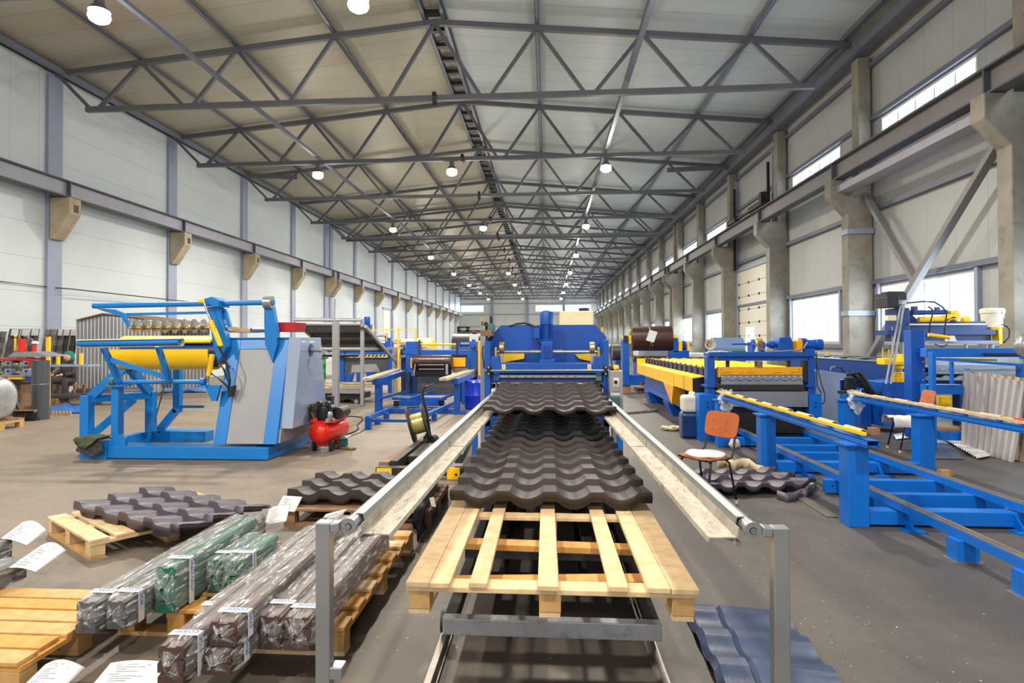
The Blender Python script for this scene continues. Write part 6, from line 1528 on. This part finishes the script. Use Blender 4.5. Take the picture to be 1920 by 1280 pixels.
for x, a, b in ((1553, 658, 667), (1656.5, 653, 681), (1668, 655, 675)): PB(x - 1, a, x + 1.3, b, 11.8, 11.83).build('yellow_pin', 'yellow', t)
t = thing('grey_control_desk', 'pale grey steel desk right of the cutting gantry', 'cabinet', (5.0, 10.9, 0))
m = MB(); ppoly(m, [(1528, 692), (1587, 701), (1587, 708), (1575, 709), (1575, 800), (1528, 800)], 10.7, 11.3); m.build('body', 'palegrey', t, bevel=.006)
m = MB(); m.path([at(1557, 693, 10.9), at(1558, 688, 10.9), at(1567, 687, 10.9)], .012); m.build('pipe', 'galv', t)
for k, pts in enumerate(([(1588, 701), (1600, 702), (1613, 712), (1622, 725), (1627, 738)], [(1600, 699), (1612, 699), (1622, 712), (1632, 728), (1640, 737), (1650, 738)], [(1567, 688), (1577, 689), (1583, 697)])):
    m = MB(); m.path([at(a, b, 11.0 - .1 * k) for a, b in pts], .035 if k < 2 else .015, 10); m.build('hose', 'rubber', t, smooth='all')
m = PB(1577, 712, 1605, 736, 11.4, 11.9); m.build('pump_block', 'navy', t); PB(1530, 798, 1580, 810, 10.75, 11.2).build('plinth', 'navy', t)
m = MB(); pbox(m, 1588, 708, 1604, 730, 11.2, 11.3); m.build('valve', 'dark', t)
PB(1592, 745, 1598, 800, 10.6, 10.7).build('leg', 'railblue', t); PB(1616, 730, 1634, 800, 11.2, 11.5).build('leg', 'blue', t)
YH = 11.15
t = thing('hydraulic_press', 'tall dark blue hydraulic press with yellow cylinders before the bright window', 'press', (7.2, YH, 0))
PB(1682, 577, 1706, 640, YH, YH + .4).build('side_frame', 'navy', t, bevel=.01); PB(1700, 609, 1852, 640, YH + .1, YH + .4).build('upper_beam', 'navy', t, bevel=.006); PB(1664, 619, 1873, 627, YH - .02, YH + .4).build('platen', 'navy', t)
m = MB(); ppoly(m, [(1700, 577), (1708, 582), (1712, 592), (1724, 602), (1846, 602), (1852, 608), (1852, 612), (1700, 612)], YH + .2, YH + .3); m.build('back_frame', 'navy', t)
m = MB(); pcyl(m, 1711, 586, 1775, 585, YH + .05, .04, 18); c = at(1714, 583, YH + .05); m.box(c.x - .03, c.x + .03, c.y - .05, c.y + .05, c.z - .05, c.z + .08); c = at(1757, 578, YH + .05); m.box(c.x - .03, c.x + .03, c.y - .03, c.y + .03, c.z - .08, c.z + .02); m.build('blue_cylinder', 'navy', t, smooth=True)
m = MB(); pcyl(m, 1774, 585.5, 1792, 585.5, YH + .05, .022, 12); m.build('piston_rod', 'steel', t, smooth=True)
m = MB(); pcyl(m, 1722, 599, 1768, 598, YH, .045, 18); pcyl(m, 1768, 597, 1786, 594, YH, .055, 18); m.build('yellow_cylinder', 'yellow', t, smooth=True)
m = MB(); ppoly(m, [(1788, 584), (1796, 581), (1803, 588), (1801, 598), (1794, 603), (1787, 596)], YH - .05, YH + .12); pcyl(m, 1803, 599, 1818, 599, YH + .05, .05, 16); m.build('lever', 'yellow', t, bevel=.02)
m = MB(); pbar(m, 1705, 608, 1848, 607.5, YH - .02, .03, .025); m.build('pale_rail', 'whitepaint', t); m = MB(); pbar(m, 1738, 641.5, 1872, 641.5, YH - .3, .05, .055); m.build('pale_rail', 'palegrey', t)
for x, r in ((1691, .035), (1680, .03), (1674, .02), (1859, .045), (1849, .025), (1811, .03)): m = MB(); pcyl(m, x, 616 if x > 1800 else 612, x, 676, YH + .15, r, 16); m.build('guide_column', 'steel', t, smooth=True)
PB(1873, 613, 1880, 645, YH - .05, YH + .3).build('yellow_end', 'yellow', t, bevel=.006)
m = MB(); pcyl(m, 1741, 627.5, 1780, 632.5, YH - .4, .03, 16); m.build('yellow_cylinder', 'yellow', t, smooth=True)
m = MB(); ppoly(m, [(1778, 640), (1782, 629), (1790, 629), (1794, 640)], YH - .4, YH - .3); m.build('cylinder_bracket', 'whitepaint', t)
for pts in ([(1742, 625), (1744, 605), (1748, 592), (1748, 580), (1740, 574)], [(1770, 627), (1773, 605), (1775, 588), (1768, 576), (1752, 566), (1730, 565), (1700, 568)], [(1776, 600), (1786, 595), (1792, 595)], [(1878, 608), (1888, 612), (1893, 618), (1892, 632), (1881, 643)], [(1753, 645), (1765, 650), (1776, 646)]):
    m = MB(); m.path([at(a, b, YH - .35) for a, b in pts], .011); m.build('hose', 'rubber', t, smooth='all')
b = PB(1664, 556, 1686, 576, YH - .1, YH + .3).build('valve_box', 'black', t, bevel=.006)
m = PB(1662, 549, 1700, 562, YH - .05, YH + .35)
for k in range(5): pbox(m, 1664 + k * 7, 546, 1668 + k * 7, 551, YH, YH + .2)
m.build('valve_stack', 'dark', b)
PB(1684, 570, 1692, 640, YH + .05, YH + .2).build('valve_post', 'navy', t)
for a, b_, c_, d in ((1689, 573, 1661, 720), (1695, 570, 1670, 720)): m = MB(); m.cyl(at(a, b_, YH - .1), at(c_, d, YH - .5), .016, n=12); m.build('pipe', 'grey', t, smooth=True)
PB(1664.5, 591, 1681.5, 601, YH - .25, YH - .1).build('cream_box', 'ibc', t, bevel=.01)
for y0, y1, w in ((676, 683.5, 14), (684, 691, 9.5), (697, 706, 9.5), (706.5, 716, 12)):
    m = MB(); c0, c1 = at(1681 + 3, y1, YH - .2), at(1681 + 3, y0, YH - .2); m.cyl(c0, c1, w * 9.6 / 1000, n=20); m.build('yellow_collar', 'yellow', t, bevel=.008)
m = MB(); m.cyl(at(1684, 698, YH - .2), at(1684, 690, YH - .2), .07, n=18); m.build('steel_neck', 'steel', t)
PB(1658, 672, 1708, 684, YH - .25, YH).build('yellow_platen', 'yellow', t, bevel=.01); PB(1690, 664, 1708, 676, YH - .1, YH + .2).build('yellow_platen', 'yellow', t, bevel=.01)
PB(1655, 716, 1708, 800, YH - .3, YH + .3).build('press_base', 'blue', t, bevel=.01); PB(1664, 712, 1846, 722, YH + .1, YH + .5).build('lower_table', 'blue', t)
PB(1759, 684, 1913, 691, YH - .3, YH).build('tool_bar', 'palegrey', t); PB(1759, 693, 1913, 701, YH - .25, YH).build('tool_bar', 'palegrey', t); PB(1740, 668, 1913, 684, YH, YH + .2).build('tool_back', 'galv', t)
m = MB(); N = 50; q0, q1 = at(1740, 706, YH - .2), at(1860, 706, YH - .2)
pr = [(q0.x + (q1.x - q0.x) * k / N, q0.z + .025 * math.sin(k * .55)) for k in range(N + 1)] + [(q1.x, q0.z - .06), (q0.x, q0.z - .06)]; m.prism(pr, 'y', YH - .2, YH - .1); m.build('wavy_tool', 'galv', t)
PB(1735, 700, 1860, 704, YH - .15, YH - .05).build('dark_gap', 'black', t)
t = thing('transfer_frame', 'bright blue open frame standing before the hydraulic press', 'frame', (6.0, 9.8, 0))
PB(1708, 619, 1737, 822, 9.75, 9.95).build('tall_post', 'blue', t, bevel=.008); m = MB(); pcyl(m, 1722.5, 0, 1722.6, 1, 9, .001, 3) if False else None
m = MB()
for y in (662, 678, 693, 712): c = at(1731, y, 9.745); m.cyl(c, c + Vector((0, .01, 0)), .009, n=8)
m.build('bolt', 'whitepaint', t)
m = MB()
for y in (655, 661, 667):
    for x in (1720, 1723): c = at(x, y, 9.745); m.cyl(c, c + Vector((0, .01, 0)), .008, n=8)
m.build('hole', 'black', t)
PB(1737, 653, 1990, 669, 9.4, 9.55).build('top_beam', 'railblue', t, bevel=.006)
PB(1748, 660, 1757.5, 842, 9.0, 9.1).build('post', 'railblue', t, bevel=.004); PB(1784, 678, 1789, 720, 9.2, 9.25).build('strut', 'railblue', t); PB(1914, 684, 1930, 880, 9.25, 9.35).build('post', 'railblue', t)
m = MB(); pbar(m, 1755, 673, 1925, 685, 9.15, .035); m.build('brace', 'railblue', t); PB(1737, 721, 1806, 739, 9.3, 9.45).build('lower_beam', 'railblue', t)
m = MB(); pbar(m, 1770, 673, 1868, 675, 9.6, .04, .03); m.build('yellow_strip', 'yellow', t); PB(1850, 662, 1990, 665, 9.33, 9.4).build('dark_rail', 'dark', t)
m = MB(); ppoly(m, [(1758, 743), (1784, 743), (1784, 765), (1757, 765)], 9.9, 10.0); m.build('yellow_bracket', 'yellow', t)
PB(1757, 801, 1800, 806, 9.6, 9.7).build('wood_bar', 'amberwood', t); PB(1765, 810, 1806, 826, 9.5, 9.6).build('floor_beam', 'railblue', t)
t = thing('white_bucket', 'dirty white bucket with lid on the right end of the hydraulic press', 'bucket', at(1860, 613, YH + .2))
bz = lambda y: at(1860, y, YH + .25).z; bx_ = at(1860.5, 600, YH + .25).x
MB().lathe([(.01, bz(613)), (.15, bz(613)), (.172, bz(584)), (.01, bz(584))], (bx_, YH + .25, 0), 'z', 28).build('body', 'white', t, smooth=True)
MB().lathe([(.182, bz(587)), (.184, bz(581)), (.16, bz(578)), (.01, bz(577))], (bx_, YH + .25, 0), 'z', 28).build('lid', 'white', t, smooth=True)
MB().path([(bx_ + .04, YH + .07, bz(585)), (bx_ + .05, YH + .05, bz(600)), (bx_ + .06, YH + .06, bz(610))], .006).build('handle', 'dark', t)
c = at(1925, 648, 8.2); m = MB().ball(c, .13, 18, 12, 1.1); rnd = random.Random(6); m.v = [(x + rnd.uniform(-.008, .008), y, z + rnd.uniform(-.008, .008)) for x, y, z in m.v]; t = thing('wrapped_bundle', 'crumpled silvery wrapped bundle at the right edge of the photo', 'bundle', c); m.build('film', 'silver', t, smooth='all')
m = MB(); m.box(c.x - .02, c.x + .3, 8.1, 8.3, c.z - .17, c.z - .14).box(c.x - .02, c.x + .03, 8.17, 8.23, 0, c.z - .17); m.build('stand', 'railblue', t)
# ------------------------------------------------------------------ pallets at the front left
def pallet(t, L, W, mats, boards, along='x', H=.144, stagger=None):
    """local frame: deck boards run along x, width along y, origin at the low corner"""
    n = len(boards)
    for k, (y0, y1, xa, xb) in enumerate(boards):
        MB().box(xa, xb, y0, y1, H - .022, H).build('deck_board', mats[k % len(mats)], t, local=True, bevel=.004)
    for x in (0.0, L / 2 - .05, L - .1):
        MB().box(x, x + .1, .004, W - .004, H - .044, H - .0221).build('cross_board', mats[1 % len(mats)], t, local=True)
        for y in (0.004, W / 2 - .05, W - .104):
            MB().box(x + .004, x + .096, y, y + .1, .022, H - .0441).build('block', mats[0], t, local=True, bevel=.004)
    for y in (0.006, W / 2 - .048, W - .1): MB().box(.002, L - .002, y, y + .092, 0, .0219).build('skid_board', mats[-1], t, local=True)
# pallet with the violet sheet
A = on_floor(88, 968, .144); B = on_floor(228, 1048, .144); A.z = B.z = 0
dx = (A - B).normalized(); ang = math.atan2(dx.y, dx.x) - math.pi
# boards run from A (far) to B (near); local x = B-A direction
ang = math.atan2(B.y - A.y, B.x - A.x); L = .98
t = thing('wooden_pallet', 'new pine pallet under the graphite violet tile sheet', 'pallet', A, ang)
# width runs to the right/back: local +y
W_ = 1.15
pallet(t, L, W_, ['pine', 'pine', 'pineyellow'], [(0, .13, 0, L), (.17, .30, 0.0, L), (.42, .54, 0, L), (.66, .78, 0, L), (.88, 1.0, 0, L), (1.04, 1.15, 0, L)])
sa = [on_floor(a, b, .19) for a, b in ((160, 950), (275, 1018), (460, 958), (340, 915))]
al = ((sa[2] + sa[3]) / 2 - (sa[0] + sa[1]) / 2); al.z = 0
rz = math.atan2(al.y, al.x) - math.pi / 2; mid = (sa[0] + sa[1]) / 2 + al.normalized() * .07
for k in range(3):
    o = tile_sheet(tile_mesh((sa[0] - sa[1]).length * 1.0, al.length * .98, .04, .046, nper=4, flat=True, module=al.length * .98 / 3), 'tile_sheet', 'tileviolet', (mid.x, mid.y, .149 + .010 * k), rz, ['bottom', 'middle', 'top'][k] + ' graphite violet tile sheet of the stack on the new pine pallet', group='violet tile sheets on the pine pallet')
# pallet with the dark tile stack
t = thing('wooden_pallet', 'weathered brown pallet under the black brown tile stack', 'pallet', (-2.22, 5.08, 0), 0)
pallet(t, 1.25, 1.0, ['brownwood'], [(k * .17, k * .17 + .13, 0, 1.25) for k in range(6)], H=.15)
base = tile_mesh(1.2, .95, .05, .042, nper=4, module=.32)
for i in range(4):
    o = tile_sheet(base, 'tile_sheet', 'tiledark', (-1.64, 5.2 + .004 * i, .154 + .012 * i), 0, ['bottom', 'second lowest', 'second highest', 'top'][i] + ' black brown tile sheet of the stack on the weathered pallet', group='black brown tile sheets on the weathered pallet')
for k, p in enumerate(((-1.15, 5.3), )):
    o = rag(lambda u, v: Vector((-1.03 + .03 * v, 4.72 + 1.1 * u, .25 - .24 * v)), 20, 10, .03, 41).build('black_film', 'black', smooth='all', solid=.006); tag(recentre(o, (-1.03, 5.2, .2)), 'black film hanging at the right side of the dark tile stack under the guide', 'film')
# yellow pallet at the lower left corner
rows = [(3.25, 3.365, 0), (3.115, 3.23, 0), (2.98, 3.095, 0), (2.845, 2.96, 0), (2.71, 2.825, -.02), (2.575, 2.69, -.01)]
t = thing('wooden_pallet', 'yellowish worn pallet at the lower left corner of the photo', 'pallet', (-3.53, 2.575, 0), 0)
pallet(t, 1.21, .79, ['pineyellow', 'amberwood', 'pineyellow'], [(a - 2.575, b - 2.575, 0, 1.21 + d) for a, b, d in rows])
# pallets under the packs
t = thing('wooden_pallet', 'pallet under the grey and green wrapped profile packs', 'pallet', (-2.28, 3.14, 0), 0); pallet(t, .64, 1.2, ['amberwood', 'pineyellow'], [(.0, .13, 0, .64), (.22, .35, 0, .64), (.45, .58, 0, .64), (.68, .81, 0, .64), (.9, 1.03, 0, .64)])
t = thing('wooden_pallet', 'pallet under the brown wrapped profile packs left of the guide post', 'pallet', (-1.62, 3.0, 0), 0); pallet(t, .62, 1.6, ['pineyellow', 'amberwood', 'pine'], [(k * .24, k * .24 + .13, 0, .62) for k in range(7)])
# ------------------------------------------------------------------ packs of profiles wrapped in film
def pack(x0, x1, y0, y1, z0, z1, layers, mat, label, seed, tape=True, taper=0.0):
    rnd = random.Random(seed)
    t = thing('wrapped_profile_pack', label, 'profile pack', ((x0 + x1) / 2, y0, z0), 0, 'film wrapped packs of metal profiles')
    h = (z1 - z0) / layers
    for k in range(layers):
        a, b = z0 + k * h + .002, z0 + (k + 1) * h - .003; w = (x1 - x0)
        m = MB(); j = rnd.uniform(-.006, .006)
        pr = [(x0 + .006, a), (x0 + .006, b - h * .25), (x0 + .016, b), (x0 + w * .3, b), (x0 + w * .34, b - h * .12), (x0 + w * .66, b - h * .12), (x0 + w * .7, b), (x1 - .016, b), (x1 - .006, b - h * .25), (x1 - .006, a)]
        m.prism(pr, 'y', y0 + .012 + j, y1 - .012 + j); m.build('profile', mat, t)
    nu, nv = 36, 44; cx, cz = (x0 + x1) / 2, (z0 + z1) / 2; hw, hh = (x1 - x0) / 2 + .003, (z1 - z0) / 2 + .003
    ph = [rnd.uniform(0, 6.28) for _ in range(8)]
    def fn(u, v):
        an = u * 2 * math.pi; ca, sa_ = math.cos(an), math.sin(an); e = .28
        px_ = hw * (abs(ca) ** e) * (1 if ca > 0 else -1); pz_ = hh * (abs(sa_) ** e) * (1 if sa_ > 0 else -1)
        edge = min(v, 1 - v) * 30; wr = .0035 * (math.sin(an * 9 + ph[0] + 9 * v) + .6 * math.sin(an * 17 + 31 * v + ph[1]) + .5 * math.sin(an * 5 - 24 * v + ph[2])); k = 1.0
        if edge < 1: k = .15 + .85 * edge ** .5
        yy = y0 - .012 + (y1 - y0 + .024) * v + (.01 * math.sin(an * 6 + ph[3]) if edge < 1.5 else 0)
        f = 1 + wr / max(hw, hh)
        return Vector((cx + px_ * k * f + (wr if edge < 3 else 0), yy, max(z0 + .0005 if z0 < .2 else z0 - .002, cz + pz_ * k * f)))
    MB().grid(fn, nu, nv).build('film', 'film', t, smooth='all')
    if tape:
        ty = y0 + rnd.uniform(.09, .13); e = .0075
        m = MB(); lo = cz - (z1 - z0) * .5
        m.box(x0 - .004, x1 + .004, ty, ty + .046, z1 + .004, z1 + .0055).box(x1 + e - .001, x1 + e + .0005, ty, ty + .046, lo, z1 + .0055)
        tp = m.build('tape', 'paper', t)
        for (lc, rot, sz) in (((x1 - .004, ty + .012, z1 + .0062), (0, 0, math.pi), .05), ((x1 + e + .0012, ty + .012, z1 - .002), (0, math.pi / 2, 0), .05)):
            cu = bpy.data.curves.new('lettering', 'FONT'); cu.extrude = .0002
            w_ = (x1 - x0) if rot[1] == 0 else (z1 - z0); cu.body = 'color' if rot[1] == 0 else ('Stalcolor' if w_ > .18 else 'Stal'); cu.size = min(sz, w_ / (2.5 if rot[1] == 0 else (4.3 if w_ > .18 else 2.1)))
            tmp = bpy.data.objects.new('lettering', cu); me = bpy.data.meshes.new_from_object(tmp); bpy.data.objects.remove(tmp); o = bpy.data.objects.new('lettering', me); COL.objects.link(o); o.parent = tp; me.materials.clear(); me.materials.append(M['blueink'])
            o.location = Vector(lc) - Vector(t.location); o.rotation_euler = rot
            if rot[1] == 0: o.location.y += .028
    return t
P = pack
P(-2.285, -2.172, 2.84, 4.40, .147, .30, 3, 'greyprofile', 'grey wrapped profile pack, leftmost one with its end beside the yellow pallet', 1)
P(-2.165, -2.055, 2.88, 4.42, .147, .295, 3, 'greyprofile', 'grey wrapped profile pack between the leftmost grey pack and the green pack', 2)
P(-2.035, -1.92, 3.07, 4.0, .152, .39, 4, 'greenprofile', 'green wrapped profile pack, longest and nearest of the three green ones', 3)
P(-1.91, -1.825, 3.35, 3.86, .147, .335, 4, 'greenprofile', 'short green wrapped pack, middle one of the three green packs', 4)
P(-1.82, -1.70, 3.35, 3.84, .147, .335, 4, 'greenprofile', 'short green wrapped pack, right one of the three green packs', 5)
P(-1.70, -1.60, 2.84, 4.3, .147, .255, 2, 'barkbrown', 'brown wrapped pack lying farthest left among the brown packs', 6)
P(-1.595, -1.475, 2.42, 4.3, .147, .315, 3, 'barkbrown', 'brown wrapped pack whose end reaches nearest to the camera', 7)
P(-1.465, -1.33, 2.52, 4.3, .147, .24, 2, 'barkbrown', 'low brown wrapped pack underneath another brown pack', 8)
P(-1.455, -1.325, 2.56, 4.25, .247, .355, 2, 'barkbrown', 'brown wrapped pack lying on top of another brown pack', 9)
P(-1.318, -1.212, 2.74, 4.2, .147, .305, 3, 'barkbrown', 'brown wrapped pack second from the grey guide post', 10)
P(-1.205, -1.075, 2.74, 4.2, .147, .30, 3, 'barkbrown', 'brown wrapped pack right beside the grey guide post', 11)
P(-3.62, -3.50, 2.5, 3.84, .147, .27, 2, 'greyprofile', 'dark wrapped pack at the left edge, upper one in the photo', 12, False)
P(-3.24, -3.11, 2.3, 3.52, .147, .27, 2, 'greyprofile', 'dark wrapped pack at the left edge, lower one in the photo', 13, False)

# ------------------------------------------------------------------ loose papers with printed lines
def paper(c, a, b, label, curl_=.02, seed=0):
    """sheet with one corner c and the edge vectors a, b"""
    c, a, b = Vector(c), Vector(a), Vector(b); n = a.cross(b).normalized()
    if n.z < 0: n = -n
    f = lambda u, v: c + a * u + b * v + n * (curl_ * math.sin(math.pi * (u * .9 + .1)) * (.4 + v) + .004)
    t = thing('paper_sheet', label, 'paper', c)
    MB().grid(f, 10, 10).build('sheet', 'paper', t, smooth='all', solid=.0006)
    m = MB(); rnd = random.Random(seed)
    for k in range(9):
        v = .1 + k * .09; u0 = .12 + rnd.uniform(0, .1); u1 = u0 + rnd.uniform(.15, .55)
        q = [f(u0, v), f((u0 + u1) / 2, v), f(u1, v), f(u1, v + .02), f((u0 + u1) / 2, v + .02), f(u0, v + .02)]; q = [p + n * .0012 for p in q]; m.add(q, [(0, 1, 4, 5), (1, 2, 3, 4)])
    m.build('printed_lines', 'ink', t)
def fp(a, b, z): return on_floor(a, b, z)
def quad_paper(p0, p1, p3, label, curl_, seed, Z=(.2, .2, .2)):
    c = fp(*p0, Z[0]); paper(c, fp(*p1, Z[1]) - c, fp(*p3, Z[2]) - c, label, curl_, seed)
quad_paper((170, 1290), (300, 1290), (208, 1246), 'white paper with printed lines at the lower edge before the brown packs', .015, 1, (.05, .05, .08))
quad_paper((40, 1292), (118, 1292), (85, 1252), 'white paper curling up at the lower edge below the yellow pallet', .03, 2, (.05, .05, .08))
quad_paper((35, 1066), (50, 1080), (72, 1030), 'white paper hanging on the end of the lower left edge pack', .01, 3, (.20, .16, .26)) if False else None
c = Vector((-3.10, 3.36, .25)); paper(c, (.16, .01, -.02), (-.06, .30, .02), 'white curled paper on the end of the lower pack at the left edge', .03, 3)
c = Vector((-3.56, 3.80, .27)); paper(c, (.20, -.02, -.03), (-.05, .22, .03), 'white curled paper on the end of the upper pack at the left edge', .03, 4)
a_, b_ = at(516, 958, 5.06), at(553, 960, 5.06); c_ = at(531, 930, 5.17); paper(a_, b_ - a_, c_ - a_, 'blank white paper hanging from the front of the black brown tile stack', .004, 5)
c = at(497, 986, 4.43); paper(c, at(537, 978, 4.43) - c, at(505, 957, 4.55) - c, 'white paper with blue print on the far end of the grey packs', .02, 6)
c = at(582, 1000, 4.32); paper(c, at(622, 990, 4.32) - c, at(612, 964, 4.36) - c, 'white paper standing up at the far end of the brown packs', .01, 7)
o = MB().add([at(805, 933, 5.1), at(813, 931, 5.1), at(818, 950, 5.08), at(809, 949, 5.08)], [(0, 1, 2, 3)]).build('paper_tag', 'paper', solid=.003); tag(recentre(o, at(810, 940, 5.1)), 'small white tag stuck on the black film below the left guide ledge', 'tag')
